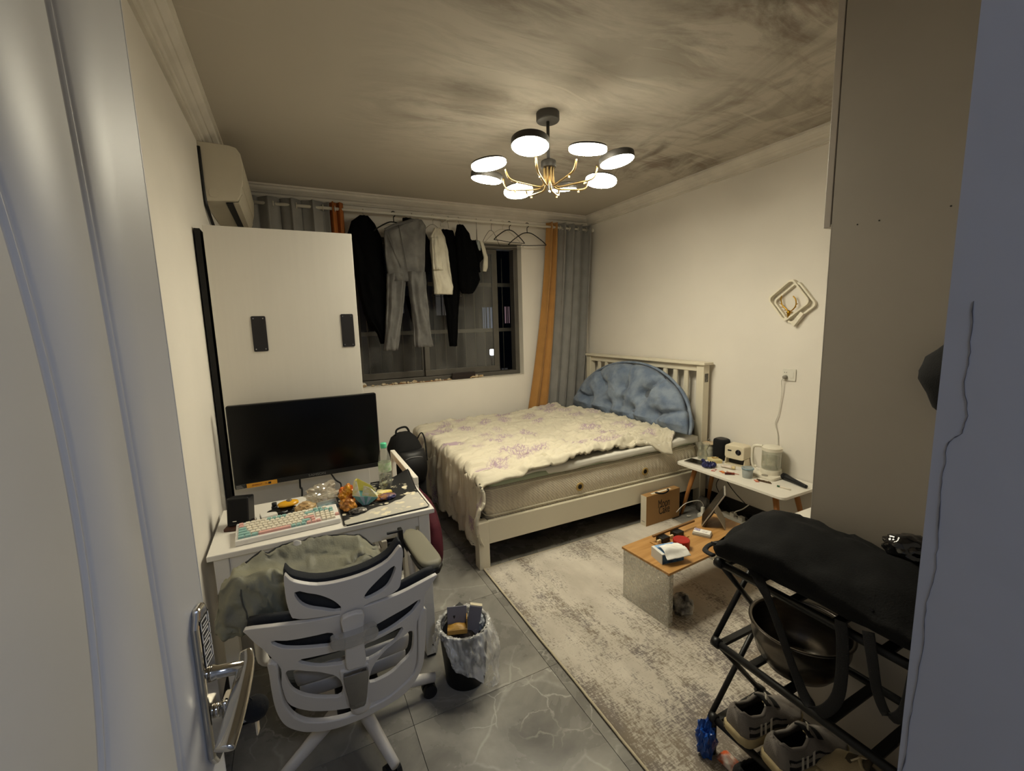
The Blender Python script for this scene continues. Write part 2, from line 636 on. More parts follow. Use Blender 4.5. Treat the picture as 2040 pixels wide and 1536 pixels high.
# cornice: stepped plaster profile (distance from wall, drop from ceiling)
prof = [(0, 0), (0.105, 0), (0.105, -0.014), (0.092, -0.016), (0.086, -0.03), (0.068, -0.044), (0.062, -0.044), (0.05, -0.056),
        (0.034, -0.062), (0.03, -0.078), (0.022, -0.08), (0.022, -0.088), (0.014, -0.09), (0, -0.09)]
bm = B()
poly(bm, [(RX0, RY1 - a, RZ + d) for a, d in prof], (RX1 - RX0, 0, 0))
struct(obj('trim_cornice_1', bm, cornice_m))
bm = B()
poly(bm, [(RX1 - a, RY0, RZ + d) for a, d in prof], (0, RY1 - RY0, 0))
struct(obj('trim_cornice_2', bm, cornice_m))
bm = B()
poly(bm, [(RX0 + a, RY0, RZ + d) for a, d in prof], (0, RY1 - RY0, 0))
struct(obj('trim_cornice_3', bm, cornice_m))
base_m = M('dark_baseboard', '#1c1a19', 0.4)
struct(obj('baseboard_right', bx((RX1 - 0.012, 0.8, 0), (RX1, RY1, 0.125)), base_m, bevel=0.003))
struct(obj('baseboard_back', bx((RX0, RY1 - 0.012, 0), (RX1 - 0.012, RY1, 0.125)), base_m, bevel=0.003))
struct(obj('baseboard_left', bx((RX0, 0.9, 0), (RX0 + 0.012, RY1 - 0.012, 0.125)), base_m, bevel=0.003))

# ---------------------------------------------------------------- window
alu = M('grey_aluminium', '#5f5b55', 0.45, metal=0.3, var=0.15, vscale=8)
glass_m = bpy.data.materials.new('dusty_glass')
glass_m.use_nodes = True
t = glass_m.node_tree
t.nodes.clear()
out = nn(t, 'ShaderNodeOutputMaterial')
tr = nn(t, 'ShaderNodeBsdfTransparent')
gl = nn(t, 'ShaderNodeBsdfGlossy')
gl.inputs['Roughness'].default_value = 0.06
df = nn(t, 'ShaderNodeBsdfDiffuse')
df.inputs['Color'].default_value = (0.42, 0.41, 0.38, 1)
tcg = nn(t, 'ShaderNodeTexCoord')
dust = ramp(t, noisetex(t, mapping(t, tcg.outputs['Object'], scale=(5, 1, 0.7)), 2.0, 4), [(0.35, (0.05, 0.05, 0.05)), (0.7, (0.15, 0.15, 0.15))])
fr = nn(t, 'ShaderNodeFresnel')
fr.inputs['IOR'].default_value = 1.5
m1 = nn(t, 'ShaderNodeMixShader')
m2 = nn(t, 'ShaderNodeMixShader')
t.links.new(fr.outputs[0], m1.inputs[0])
t.links.new(tr.outputs[0], m1.inputs[1])
t.links.new(gl.outputs[0], m1.inputs[2])
t.links.new(dust, m2.inputs[0])
t.links.new(m1.outputs[0], m2.inputs[1])
t.links.new(df.outputs[0], m2.inputs[2])
t.links.new(m2.outputs[0], out.inputs['Surface'])
win = bpy.data.objects.new('window_1', None)
C.objects.link(win)
win.location = (WX0, RY1 + 0.12, WZ0)
struct(win)
wW, wH = WX1 - WX0, WZ1 - WZ0
bm = B()
for lo, hi in (((0, -0.03, 0), (wW, 0.07, 0.055)), ((0, -0.03, wH - 0.05), (wW, 0.07, wH)),
               ((0, -0.03, 0.055), (0.045, 0.07, wH - 0.05)), ((wW - 0.05, -0.03, 0.055), (wW, 0.07, wH - 0.05))):
    box(bm, lo, hi)
obj('window_frame', bm, alu, win, bevel=0.003)
for (x0, x1, y) in ((0.045, 0.72, 0.028), (0.68, 1.50, -0.012)):
    bm = B()
    z0, z1 = 0.058, wH - 0.052
    for lo, hi in (((x0, y, z0), (x1, y + 0.03, z0 + 0.06)), ((x0, y, z1 - 0.05), (x1, y + 0.03, z1)),
                   ((x0, y, z0 + 0.06), (x0 + 0.05, y + 0.03, z1 - 0.05)), ((x1 - 0.06, y, z0 + 0.06), (x1, y + 0.03, z1 - 0.05))):
        box(bm, lo, hi)
    sa = obj('sash', bm, alu, win, bevel=0.003)
    obj('pane', bx((x0 + 0.045, y + 0.012, z0 + 0.055), (x1 - 0.055, y + 0.017, z1 - 0.045)), glass_m, sa)
# lining of the opening: rough plaster
bm = B()
box(bm, (wW - 0.002, -0.12, 0.0), (wW + 0.0005, -0.03, wH))
obj('window_lining', bm, white_m, win)
obj('window_sill', bx((0.0, -0.118, 0.001), (wW, -0.03, 0.012)), cornice_m, win)

# ---------------------------------------------------------------- chandelier
def M_emit(name, col, s):
    m = bpy.data.materials.new(name)
    m.use_nodes = True
    b = m.node_tree.nodes['Principled BSDF']
    b.inputs['Base Color'].default_value = (0.9, 0.9, 0.9, 1)
    b.inputs['Emission Color'].default_value = (*col, 1)
    b.inputs['Emission Strength'].default_value = s
    return m
lamp_glow = M_emit('lamp_diffuser', LAMP_COL, LAMP_POWER)
lamp_grey = M('dark_grey_metal', '#3b3834', 0.5, metal=0.2)
LCX, LCY = 1.37, 2.22
ch = thing('chandelier', 'dark grey and brass chandelier with eight round lit discs hanging from the ceiling', 'lamp', (LCX, LCY, RZ))
obj('canopy', lt([(0, 0), (0.062, 0), (0.064, -0.004), (0.064, -0.04), (0.060, -0.046), (0, -0.046)], n=32), lamp_grey, ch, smooth=True, bevel=0.002)
obj('rod', tb([(0, 0, -0.04), (0, 0, -0.26)], 0.009, n=12), lamp_grey, ch, smooth=True)
obj('hub', lt([(0, -0.245), (0.03, -0.245), (0.042, -0.252), (0.042, -0.285), (0, -0.285)], n=24), lamp_grey, ch, smooth=True, bevel=0.002)
LZ = -0.305
for k in range(8):
    a = k * PI / 4
    ca, sa_ = math.cos(a), math.sin(a)
    kindA = k % 2 == 1
    rr = 0.372 if kindA else 0.365
    lz = LZ + (0.012 if kindA else -0.006)
    inner = 0.026
    P = [(inner, -0.285), (inner, -0.33), (inner + 0.006, -0.372), (inner + 0.03, -0.392), (0.13, -0.388), (0.215, -0.380), (0.248, -0.368),
         (0.262, -0.345), (0.268, lz - 0.016)]
    path = smoothp([(ca * r, sa_ * r, z) for r, z in P], 5)
    obj('arm', tb(path, 0.0062, n=8), brass_m, ch, smooth=True)
    # disc head
    tilt = Matrix.Rotation(math.radians(-9 if kindA else 9), 4, V((-sa_, ca, 0)))
    hd = bpy.data.objects.new('lamp_head', None)
    C.objects.link(hd)
    hd.parent = ch
    hd.matrix_local = Matrix.Translation((ca * rr, sa_ * rr, lz)) @ tilt
    if kindA:
        obj('shade', lt([(0, 0.024), (0.088, 0.024), (0.093, 0.019), (0.093, -0.012), (0.0895, -0.012), (0.0895, 0.0), (0, 0.0)], n=40), lamp_grey, hd, smooth=True, bevel=0.001)
        obj('diffuser', lt([(0, -0.0005), (0.0893, -0.0005), (0.0893, -0.009), (0.086, -0.0135), (0, -0.0135)], n=40), lamp_glow, hd, smooth=False)
    else:
        obj('shade', lt([(0, 0.014), (0.088, 0.014), (0.091, 0.011), (0.091, 0.005), (0, 0.005)], n=40), lamp_grey, hd, smooth=True, bevel=0.001)
        obj('diffuser', lt([(0, 0.0045), (0.091, 0.0045), (0.092, 0.0), (0.092, -0.009), (0.088, -0.0135), (0, -0.0135)], n=40), lamp_glow, hd, smooth=False)
    obj('finial', lt([(0, -0.398), (0.005, -0.396), (0.005, -0.382), (0, -0.38)], n=8, c=(ca * 0.2, sa_ * 0.2, 0.0)), brass_m, ch)

# ---------------------------------------------------------------- air conditioner on the left wall
ac_m = M('aged_white_plastic', '#cfc6b2', 0.5, var=0.06, vscale=4)
ac = thing('air_conditioner', 'yellowed white split air conditioner high on the left wall above the wardrobe', 'air conditioner', (RX0, 3.09, 2.30))
profA = [(0.0, 0.33), (0.15, 0.327), (0.185, 0.318), (0.203, 0.29), (0.21, 0.23), (0.203, 0.14), (0.185, 0.06), (0.165, 0.028), (0.0, 0.01)]
bm = B()
poly(bm, [(x, 0, z) for x, z in profA], (0, 0.88, 0))
obj('body', bm, ac_m, ac, bevel=0.004)
obj('front_panel', poly(B(), [(0.2035, 0.012, 0.292), (0.2125, 0.012, 0.23), (0.2055, 0.012, 0.14), (0.1985, 0.012, 0.11), (0.196, 0.012, 0.11), (0.2, 0.012, 0.16), (0.206, 0.012, 0.23), (0.199, 0.012, 0.288)], (0, 0.856, 0)), ac_m, ac)
obj('louver', poly(B(), [(0.19, 0.03, 0.072), (0.168, 0.03, 0.0255), (0.14, 0.03, 0.021), (0.14, 0.03, 0.019), (0.17, 0.03, 0.0225), (0.193, 0.03, 0.07)], (0, 0.82, 0)), ac_m, ac)
obj('outlet', poly(B(), [(0.105, 0.03, 0.0185), (0.14, 0.03, 0.0218), (0.14, 0.03, 0.017), (0.105, 0.03, 0.013)], (0, 0.82, 0)), dark_m, ac)
bm = B()
poly(bm, [(x, 0, z) for x, z in rrect(0.03, 0.035, 0.075, 0.085, 0.018)], (0, -0.003, 0))
obj('end_clip', bm, ac_m, ac, bevel=0.001)
obj('pipe', tb(smoothp([(0.006, -0.004, 0.30), (0.006, -0.004, 0.12), (0.008, 0.0, 0.02), (0.012, 0.04, -0.03), (0.014, 0.3, -0.12), (0.014, 0.7, -0.2)], 5), 0.009, n=8), dark_m, ac, smooth=True)

# ---------------------------------------------------------------- wardrobe left
ward = thing('wardrobe', 'tall white wardrobe with two dark screwed plates behind the black monitor', 'wardrobe', (-0.327, 2.58, 0))
w_m = M('white_melamine', '#e3ded5', 0.42, var=0.02, vscale=40, stretch=(1, 1, 0.05))
obj('carcass', bx((0.0, 0.022, 0.06), (0.669, 0.57, 2.065)), w_m, ward, bevel=0.002)
obj('plinth', bx((0.01, 0.03, 0.0), (0.659, 0.55, 0.06)), w_m, ward)
obj('front_panel', bx((0.0, 0.0, 0.03), (0.669, 0.018, 2.082)), w_m, ward, bevel=0.0015)
obj('top_board', bx((0.0, 0.018, 2.065), (0.672, 0.57, 2.083)), w_m, ward, bevel=0.0015)
obj('side_edge', bx((0.669, 0.03, 0.06), (0.672, 0.3, 2.0)), M('bare_board_edge', '#b98a4e', 0.7), ward)
plate_m = M('anthracite_plate', '#232124', 0.55)
for x0, z0 in ((0.157, 1.474), (0.580, 1.478)):
    p = obj('plate', rb((x0, -0.004, z0), (x0 + 0.065, 0.0, z0 + 0.178), 0.007, ax=1), plate_m, ward, bevel=0.001)
    for dx in (0.011, 0.054):
        for dz in (0.012, 0.166):
            obj('screw', lt([(0, 0.0), (0.0036, 0.0), (0.003, 0.0016), (0, 0.002)], n=10, c=(x0 + dx, -0.004, z0 + dz), axis=(0, -1, 0)), chrome_m, p)

shade_sheet = thing('gap_shade', 'tall black sheet added as shade in the gap between wardrobe and left wall', 'shade_sheet', (RX0 + 0.006, 2.60, 0))  # added black sheet, stands in for the shade between wardrobe and wall
obj('sheet_face', bx((0.0, 0.0, 0.13), (0.024, 0.62, 2.068)), M('matte_black_shade', '#070707', 0.8, spec=0.2), shade_sheet, bevel=0.002)
obj('sheet_edge', bx((0.0, -0.003, 0.13), (0.024, 0.0, 2.068)), dark_m, shade_sheet)

# ---------------------------------------------------------------- curtain pole and curtains
pole_m = M('white_pole', '#e0dbcf', 0.35)
PY, PZ = 4.05, 2.56
pole = thing('curtain_pole', 'long white pole under the cornice that carries curtains and hanging clothes', 'pole', (0, PY, PZ))
obj('tube', tb([(-0.33, 0, 0), (3.03, 0, 0)], 0.0125, n=14), pole_m, pole, smooth=True)
obj('finial', lt([(0.0, 0), (0.02, 0.002), (0.024, 0.012), (0.02, 0.024), (0.013, 0.03), (0.0, 0.03)], n=18, c=(3.06, 0, 0), axis=(-1, 0, 0)), pole_m, pole, smooth=True)
for x in (1.388, 2.66):
    bm = B()
    box(bm, (x - 0.02, 0.128, -0.045), (x + 0.02, 0.139, 0.03))
    tube(bm, [(x, 0.13, -0.005), (x, 0.0, -0.005)], 0.008, n=8)
    box(bm, (x - 0.012, -0.018, -0.02), (x + 0.012, 0.018, -0.0125))
    obj('bracket', bm, pole_m, pole, bevel=0.002)

def fabric(name, c, c2=None, **k):
    return M(name, c, 0.85, var=0.12, vscale=9, bump=0.12, bscale=400, col2=c2, sheen=0.15, **k)
grey_cur = fabric('grey_curtain', '#8a8885')
orange_cur = fabric('orange_curtain', '#b08045')

def curtain_sheet(x0t, x1t, x0b, x1b, z0, z1, nf, ampt, ampb, yb=0.0, ph=0.0, nu=120, nv=30):
    def f(u, v):
        z = lerp(z1, z0, v)
        x = lerp(lerp(x0t, x1t, u), lerp(x0b, x1b, u), v ** 1.6)
        amp = lerp(ampt, ampb, v)
        a = 2 * PI * nf * u + ph
        y = amp * (math.sin(a) + 0.25 * math.sin(2.3 * a + 1 + 2 * v)) + yb * v
        x += 0.35 * amp * math.sin(2 * a + 0.4)
        return (x, y, z)
    return grid(B(), f, nu, nv)
cur = thing('curtain', 'grey curtain with ochre edge hanging right of the window beside the headboard', 'curtain', (0, PY, 0))
obj('grey_panel', curtain_sheet(2.585, 3.02, 2.46, 2.935, 0.42, 2.605, 4.0, 0.05, 0.030, 0.068), grey_cur, cur, smooth=True, solid=0.003)
o = obj('ochre_panel', curtain_sheet(2.475, 2.60, 2.19, 2.47, 0.42, 2.605, 2.0, 0.035, 0.028, 0.065, 0.8, nu=60), orange_cur, cur, smooth=True, solid=0.003)
o['label'] = 'ochre edge panel'
ring_m = M('eyelet_ring', '#cfc8ba', 0.3, metal=0.4)
for x in (2.53, 2.62, 2.74, 2.85, 2.96):
    bm = B()
    tube(bm, [(x, 0.022 * math.cos(a), PZ + 0.022 * math.sin(a)) for a in [2 * PI * i / 16 for i in range(16)]], 0.0045, n=6, closed=True)
    obj('eyelet', bm, ring_m, cur, smooth=True)
cur2 = thing('curtain', 'dark grey and rust curtain bunched behind the top of the wardrobe', 'curtain', (0, PY, 0))
obj('grey_panel', curtain_sheet(-0.33, 0.375, -0.33, 0.375, 0.15, 2.61, 4.5, 0.03, 0.04, 0.0), grey_cur, cur2, smooth=True, solid=0.003)
o = obj('rust_panel', curtain_sheet(0.37, 0.478, 0.37, 0.485, 0.15, 2.61, 2.0, 0.03, 0.035, 0.0, 0.5, nu=50), M('rust_curtain', '#a5602a', 0.85, var=0.1, vscale=8), cur2, smooth=True, solid=0.003)
o['label'] = 'rust edge panel'
for x in (-0.03, 0.135, 0.25, 0.33, 0.42):
    bm = B()
    tube(bm, [(x, 0.022 * math.cos(a), PZ + 0.022 * math.sin(a)) for a in [2 * PI * i / 16 for i in range(16)]], 0.0045, n=6, closed=True)
    obj('eyelet', bm, ring_m, cur2, smooth=True)

# ---------------------------------------------------------------- bed
bed_m = M('cream_lacquer', '#ddd5c0', 0.4, var=0.03, vscale=4)
bed = thing('bed', 'cream wooden double bed with a slatted headboard against the right wall', 'bed', (0, 0, 0))
BY0, BY1 = 2.478, 4.07
for y in (BY0, BY1 - 0.075):
    obj('leg', bx((0.965, y, 0), (1.04, y + 0.075, 0.318)), bed_m, bed, bevel=0.004)
    obj('side_rail', bx((1.04, y + (0.004 if y < 3 else 0.041), 0.165), (2.975, y + (0.034 if y < 3 else 0.071), 0.318)), bed_m, bed, bevel=0.003)
    obj('headboard_post', bx((2.975, y, 0), (3.045, y + 0.072, 1.20)), bed_m, bed, bevel=0.004)
obj('foot_rail', bx((0.98, BY0 + 0.075, 0.165), (1.015, BY1 - 0.075, 0.318)), bed_m, bed, bevel=0.003)
obj('headboard_cap', bx((2.955, BY0 - 0.02, 1.2), (3.066, BY1 + 0.02, 1.222)), bed_m, bed, bevel=0.005)
obj('headboard_top_rail', bx((2.992, BY0 + 0.072, 1.145), (3.022, BY1 - 0.075, 1.2)), bed_m, bed, bevel=0.003)
obj('headboard_lower_rail', bx((2.992, BY0 + 0.072, 0.66), (3.022, BY1 - 0.075, 0.72)), bed_m, bed, bevel=0.003)
ys = np.linspace(BY0 + 0.2, BY1 - 0.2, 11)
for y in ys:
    obj('headboard_slat', bx((2.998, y - 0.022, 0.72), (3.014, y + 0.022, 1.145)), bed_m, bed, bevel=0.002)
obj('decal', bx((2.99, BY0 - 0.0012, 1.06), (3.03, BY0, 1.13)), M('grey_sticker', '#7c776d', 0.6, var=0.6, vscale=60), bed)
obj('slat_base', bx((1.04, BY0 + 0.04, 0.25), (2.97, BY1 - 0.08, 0.275)), M('dark_wood', '#3a2a1c', 0.7), bed)

# mattress with quilted side border
mat_m = M('quilted_ticking', '#cdc2ab', 0.9, bump=0.0)
t = mat_m.node_tree
b = t.nodes['Principled BSDF']
tc = nn(t, 'ShaderNodeTexCoord')
wv = nn(t, 'ShaderNodeTexWave', wave_type='BANDS', bands_direction='X')
wv.inputs['Scale'].default_value = 8.0
wv.inputs['Distortion'].default_value = 1.0
wv.inputs['Detail Scale'].default_value = 2.0
t.links.new(tc.outputs['Object'], wv.inputs['Vector'])
wv2 = nn(t, 'ShaderNodeTexWave', wave_type='BANDS', bands_direction='DIAGONAL')
wv2.inputs['Scale'].default_value = 30.0
t.links.new(tc.outputs['Object'], wv2.inputs['Vector'])
bp = nn(t, 'ShaderNodeBump')
bp.inputs['Strength'].default_value = 0.5
bp.inputs['Distance'].default_value = 0.012
t.links.new(mix(t, 0.35, wv.outputs['Color'], wv2.outputs['Color']), bp.inputs['Height'])
t.links.new(bp.outputs['Normal'], b.inputs['Normal'])
t.links.new(mix(t, wv2.outputs['Fac'], lin('#e2d8c4'), lin('#d2c8b4')), b.inputs['Base Color'])
matt = thing('mattress', 'thick quilted cream mattress with round side vents in the bed frame', 'mattress', (0, 0, 0))
bm = B()
def mat_ring(z, ins):
    return [(x, y, z + 0.012 * (x - 1.0) / 2.0 * (1 if z > 0.35 else 0)) for x, y in rrect(1.045 + ins, BY0 + 0.038 + ins, 2.968 - ins, BY1 - 0.078 - ins, 0.05, 5)]
zs = [(0.28, 0.012), (0.29, 0.0), (0.335, 0.002)]
for i in range(9):
    s = i / 8
    zs.append((0.345 + 0.15 * s, -0.012 * math.sin(PI * s)))
zs += [(0.505, 0.004), (0.515, 0.0), (0.525, 0.006), (0.528, 0.05)]
loft(bm, [mat_ring(z, i) for z, i in zs])
obj('mattress_body', bm, mat_m, matt, smooth=True)
pip = M('piping', '#d8cfba', 0.8)
for z in (0.338, 0.512):
    r = [V(p) for p in mat_ring(z, -0.003)]
    obj('piping', tb(r, 0.006, n=6, closed=True), pip, matt, smooth=True)
vent_m = M('vent_brass', '#b79c63', 0.4, metal=0.3)
for x in (1.769, 2.388):
    v = obj('vent', lt([(0.0, 0.0), (0.032, 0.0), (0.032, 0.005), (0.025, 0.009), (0.017, 0.005), (0, 0.005)], n=24, c=(x, BY0 + 0.029, 0.402 + 0.004 * (x - 1.7)), axis=(0, -1, 0)), vent_m, matt, smooth=True)
    obj('vent_hole', lt([(0.0, 0.0), (0.017, 0.0), (0.017, 0.0058), (0, 0.0058)], n=20, c=(x, BY0 + 0.029, 0.402 + 0.004 * (x - 1.7)), axis=(0, -1, 0)), dark_m, v)
# foam topper: pale green with a white cover on top
top = thing('mattress_topper', 'thin pale green foam topper with white cover lying on the mattress', 'mattress topper', (0, 0, 0))
def top_ring(z, ins):
    return [(x, y + 0.0, z + 0.018 * (x - 1.0) / 2.0) for x, y in rrect(1.06 + ins, BY0 + 0.03 + ins, 2.95 - ins, BY1 - 0.10 - ins, 0.04, 5)]
obj('foam', loft(B(), [top_ring(0.532, 0.004), top_ring(0.536, 0.0), top_ring(0.575, 0.0), top_ring(0.582, 0.01)]), M('pale_green_foam', '#a9b49a', 0.9), top, smooth=True)
bm = B()
def cov(u, v):
    x = lerp(1.055, 2.955, u)
    y = lerp(BY0 + 0.02, BY1 - 0.09, max(0, (v - 0.08) / 0.92))
    z = 0.592 + 0.018 * (x - 1.0) / 2.0 + 0.004 * fbm(x * 3, y * 3)
    if v < 0.08:
        s = 1 - v / 0.08
        drop = 0.035 + 0.012 * fbm(x * 4, 7) + (0.012 if 1.5 < x else -0.012)
        z -= s * drop
        y -= 0.004 * s
    return (x, y, z)
grid(bm, cov, 90, 40)
obj('cover', bm, M('white_cotton', '#dcd9cf', 0.9, bump=0.1, bscale=40), top, smooth=True, solid=0.004)
# pillow under the cushion edge
# ---------------------------------------------------------------- quilt
q_m = M('floral_cotton', '#ddd6c2', 0.9, bump=0.1, bscale=120, sheen=0.1)
t = q_m.node_tree
b = t.nodes['Principled BSDF']
uv = nn(t, 'ShaderNodeUVMap')
vo = nn(t, 'ShaderNodeTexVoronoi')
vo.inputs['Scale'].default_value = 4.4
vo.inputs['Randomness'].default_value = 0.75
t.links.new(uv.outputs[0], vo.inputs['Vector'])
blob = ramp(t, vo.outputs['Distance'], [(0.0, (1, 1, 1)), (0.36, (0.9, 0.9, 0.9)), (0.48, (0, 0, 0))])
pet = nn(t, 'ShaderNodeTexVoronoi', feature='DISTANCE_TO_EDGE')
pet.inputs['Scale'].default_value = 46
t.links.new(uv.outputs[0], pet.inputs['Vector'])
petr = ramp(t, pet.outputs['Distance'], [(0.06, (1, 1, 1)), (0.16, (0, 0, 0))])
sel = nn(t, 'ShaderNodeSeparateColor')
t.links.new(vo.outputs['Color'], sel.inputs[0])
on = ramp(t, sel.outputs[0], [(0.16, (0, 0, 0)), (0.2, (1, 1, 1))])
flow = mix(t, 1.0, mix(t, 1.0, blob, mix(t, 0.60, (0.22, 0.22, 0.22), petr), 'MULTIPLY'), on, 'MULTIPLY')
stems = ramp(t, noisetex(t, mapping(t, uv.outputs[0], scale=(1, 1, 1)), 16, 3, 0.5, 2.5), [(0.485, (0, 0, 0)), (0.5, (0.55, 0.55, 0.55)), (0.515, (0, 0, 0))])
leaf = ramp(t, noisetex(t, uv.outputs[0], 7, 4), [(0.52, (0, 0, 0)), (0.58, (0.8, 0.8, 0.8))])
cA = mix(t, mix(t, 1.0, stems, leaf, 'MULTIPLY'), lin('#cdc5b1'), lin('#958c78'))
t.links.new(mix(t, flow, cA, lin('#8f6c96')), b.inputs['Base Color'])

def quilt():
    me = bpy.data.meshes.new('quilt')
    NU, NV = 230, 170
    vs, uvs = [], []
    for i in range(NU):
        for j in range(NV):
            u, v = i / (NU - 1), j / (NV - 1)
            # arc length along the bed: hang first, then top
            yb = lerp(2.40, 4.05, v)
            # hang length varies along the foot
            hang = interp(v, [(0.0, 0.25), (0.03, 0.32), (0.07, 0.44), (0.10, 0.46), (0.15, 0.39), (0.3, 0.42), (0.5, 0.45), (0.75, 0.44), (0.9, 0.37), (1.0, 0.3)])
            headx = interp(v, [(0.0, 2.62), (0.12, 2.80), (0.3, 2.72), (0.6, 2.70), (1, 2.55)])
            L = hang + (headx - 1.0)
            s = u * L
            top_s = s - hang
            n1 = fbm(top_s * 1.6 + 3, yb * 2.2, 1.3, 3)
            n2 = fbm(top_s * 3.2, yb * 6.0 + 1.2 * n1, 5.0, 4)
            n3 = fbm(top_s * 8.0, yb * 20 + 2.5 * n1, 8.0, 3)
            # wrinkle field: ridges running along the bed, pulled toward the near foot corner
            rd = 1 - abs(fbm(top_s * 2.2 + 11, yb * 9.0 + 2.0 * n1, 3.0, 3)) * 2.2
            rd2 = 1 - abs(fbm(top_s * 5.5 + 2.0 * n1, yb * 4.0 + 7, 9.0, 3)) * 2.2
            nearb = 0.55 + 0.8 * max(0, 1 - v / 0.5)
            z = 0.634 + 0.018 * max(top_s, 0) / 2 + 0.026 * n1 + 0.018 * n2 + 0.011 * n3 + 0.024 * max(rd, 0) ** 3 * nearb + 0.016 * max(rd2, 0) ** 3
            z += 0.03 * math.exp(-((v - 0.85) / 0.25) ** 2) * math.exp(-((top_s - 1.35) / 0.4) ** 2)
            x = 1.0 + top_s
            y = yb
            r = 0.05
            if top_s < r * 1.57:
                # round over the foot edge
                th = min(max((r * 1.57 - top_s) / r, 0), PI / 2)
                ext = max(-top_s, 0)
                ztop = z
                x = 1.0 + r * 1.2 - r * math.sin(th) - 0.03
                z = ztop - r * (1 - math.cos(th)) - ext
                fold = 0.55 * math.sin(yb * 30 + 3.5 * n1 + 1.5 * fbm(yb * 3, ext * 2, 2)) + 0.45 * math.sin(yb * 75 + 5 * n1 + 2.0 * fbm(yb * 6, ext * 3, 5)) * math.exp(-ext * 4)
                k = min((ext + 0.03) / 0.16, 1)
                x -= 0.012 + k * (0.020 * fold + 0.022 * fbm(yb * 7, ext * 3, 4) + 0.01)
                y += k * 0.008 * math.cos(yb * 24 + 3.5 * n1)
                if v < 0.12:
                    y -= 0.03 * (1 - v / 0.12) * k
                    x += 0.03 * k * (1 - v / 0.12) * math.sin(ext * 18)
            # near side: lies over the mattress edge
            edge = interp(min(max(top_s / 1.75, 0), 1), [(0, 2.44), (0.12, 2.44), (0.3, 2.475), (0.6, 2.515), (0.8, 2.515), (0.92, 2.46), (1, 2.44)])
            edge += 0.012 * fbm(top_s * 6, 3.3)
            if top_s > 0:
                k = max(0.0, 1 - v / 0.25)
                y += (edge - 2.40) * k
                # rolled rim
                m_ = max(0.0, 1 - v / 0.035)
                z -= 0.032 * m_ ** 2
                z += 0.012 * math.exp(-((v - 0.06) / 0.03) ** 2) * (0.5 + fbm(top_s * 5, 1.1))
                # head corner drops over the side
                cfall = math.exp(-((top_s - 1.62) / 0.17) ** 2) * max(0, 1 - v / 0.10)
                z -= 0.085 * cfall
                y -= 0.015 * cfall
            me_u = s
            vs.append((x, y, z))
            uvs.append((s, yb))
    fs = [(i * NV + j, (i + 1) * NV + j, (i + 1) * NV + j + 1, i * NV + j + 1) for i in range(NU - 1) for j in range(NV - 1)]
    me.from_pydata(vs, [], fs)
    ul = me.uv_layers.new(name='UVMap')
    for lp in me.loops:
        ul.data[lp.index].uv = uvs[lp.vertex_index]
    return me
qo = obj('quilt', quilt(), q_m, None, smooth=True, solid=0.018)
tag(qo, 'rumpled cream quilt with lilac flowers spread over the bed and hanging at its foot', 'quilt')

# ---------------------------------------------------------------- half round blue cushion
cu_m = M('blue_plush', '#66748a', 0.95, var=0.0, bump=0.3, bscale=90, sheen=0.1, col2='#828e9e', vscale=11)
def cushion():
    bm = B()
    cy, cz = 3.245, 0.655
    a_, b_ = 0.80, 0.515
    NR, NT = 60, 160
    tufts = [(0.60, math.radians(q)) for q in (20, 55, 90, 125, 160)] + [(0.27, math.radians(q)) for q in (40, 90, 140)]
    def pos(r, th, side):
        scal = 1 - 0.02 * max(math.exp(-((th - math.radians(q_)) / 0.12) ** 2) for q_ in (20, 55, 90, 125, 160))
        py = r * a_ * math.cos(th) * scal
        pz = r * b_ * math.sin(th) * scal
        if math.sin(th) < 0.999:
            pass
        thick = (1 - r ** 3.2)
        thick = max(thick, 0) ** 0.5 * 0.135
        # flat base closes softly
        thick *= min(1.0, 0.35 + pz / 0.10)
        t_ = thick
        if side > 0:
            for tr, tt in tufts:
                dy = py - tr * a_ * math.cos(tt)
                dz = pz - tr * b_ * math.sin(tt)
                d2 = dy * dy + dz * dz
                t_ -= 0.075 * math.exp(-d2 / 0.003) + 0.05 * math.exp(-d2 / 0.014)
            # creases between lobes radiating to the rim
            for tt in [math.radians(q) for q in (20, 55, 90, 125, 160)]:
                d = (th - tt) * r * 0.65
                if r > 0.55:
                    t_ -= 0.055 * math.exp(-(d / 0.028) ** 2) * min(1, (r - 0.55) / 0.2) * (1 - 0.6 * max(0, r - 0.85) / 0.15)
            t_ += 0.010 * fbm(py * 7, pz * 7, 2) + 0.005 * fbm(py * 22, pz * 22, 9)
        x = -t_ * side
        lean = 0.30
        X = 2.80 + pz * lean * 0.9 + x * 1.0 - 0.02 * side
        Z = cz + pz + x * (-0.15)
        return (X, cy + py, Z)
    for side in (1, -1):
        g = []
        for i in range(NR + 1):
            r = i / NR
            row = []
            for j in range(NT + 1):
                row.append(bm.verts.new(pos(r, PI * j / NT, side)))
            g.append(row)
        for i in range(NR):
            for j in range(NT):
                bm.faces.new((g[i][j], g[i + 1][j], g[i + 1][j + 1], g[i][j + 1]))
    # underside strip
    bmesh.ops.remove_doubles(bm, verts=bm.verts, dist=0.0005)
    e = [x for x in bm.edges if x.is_boundary]
    if e:
        bmesh.ops.holes_fill(bm, edges=e, sides=0)
    return bm
cs = thing('cushion', 'large half-round tufted blue plush cushion leaning on the headboard', 'cushion', (0, 0, 0))
obj('cushion_body', cushion(), cu_m, cs, smooth=True)
bm = B()
rim = [(2.80 + 0.27 * 0.53 * math.sin(th) - 0.01, 3.245 + 0.808 * math.cos(th), 0.655 + 0.522 * math.sin(th)) for th in [PI * k / 60 for k in range(61)]]
obj('piping', tb(rim, 0.012, n=8), cu_m, cs, smooth=True)

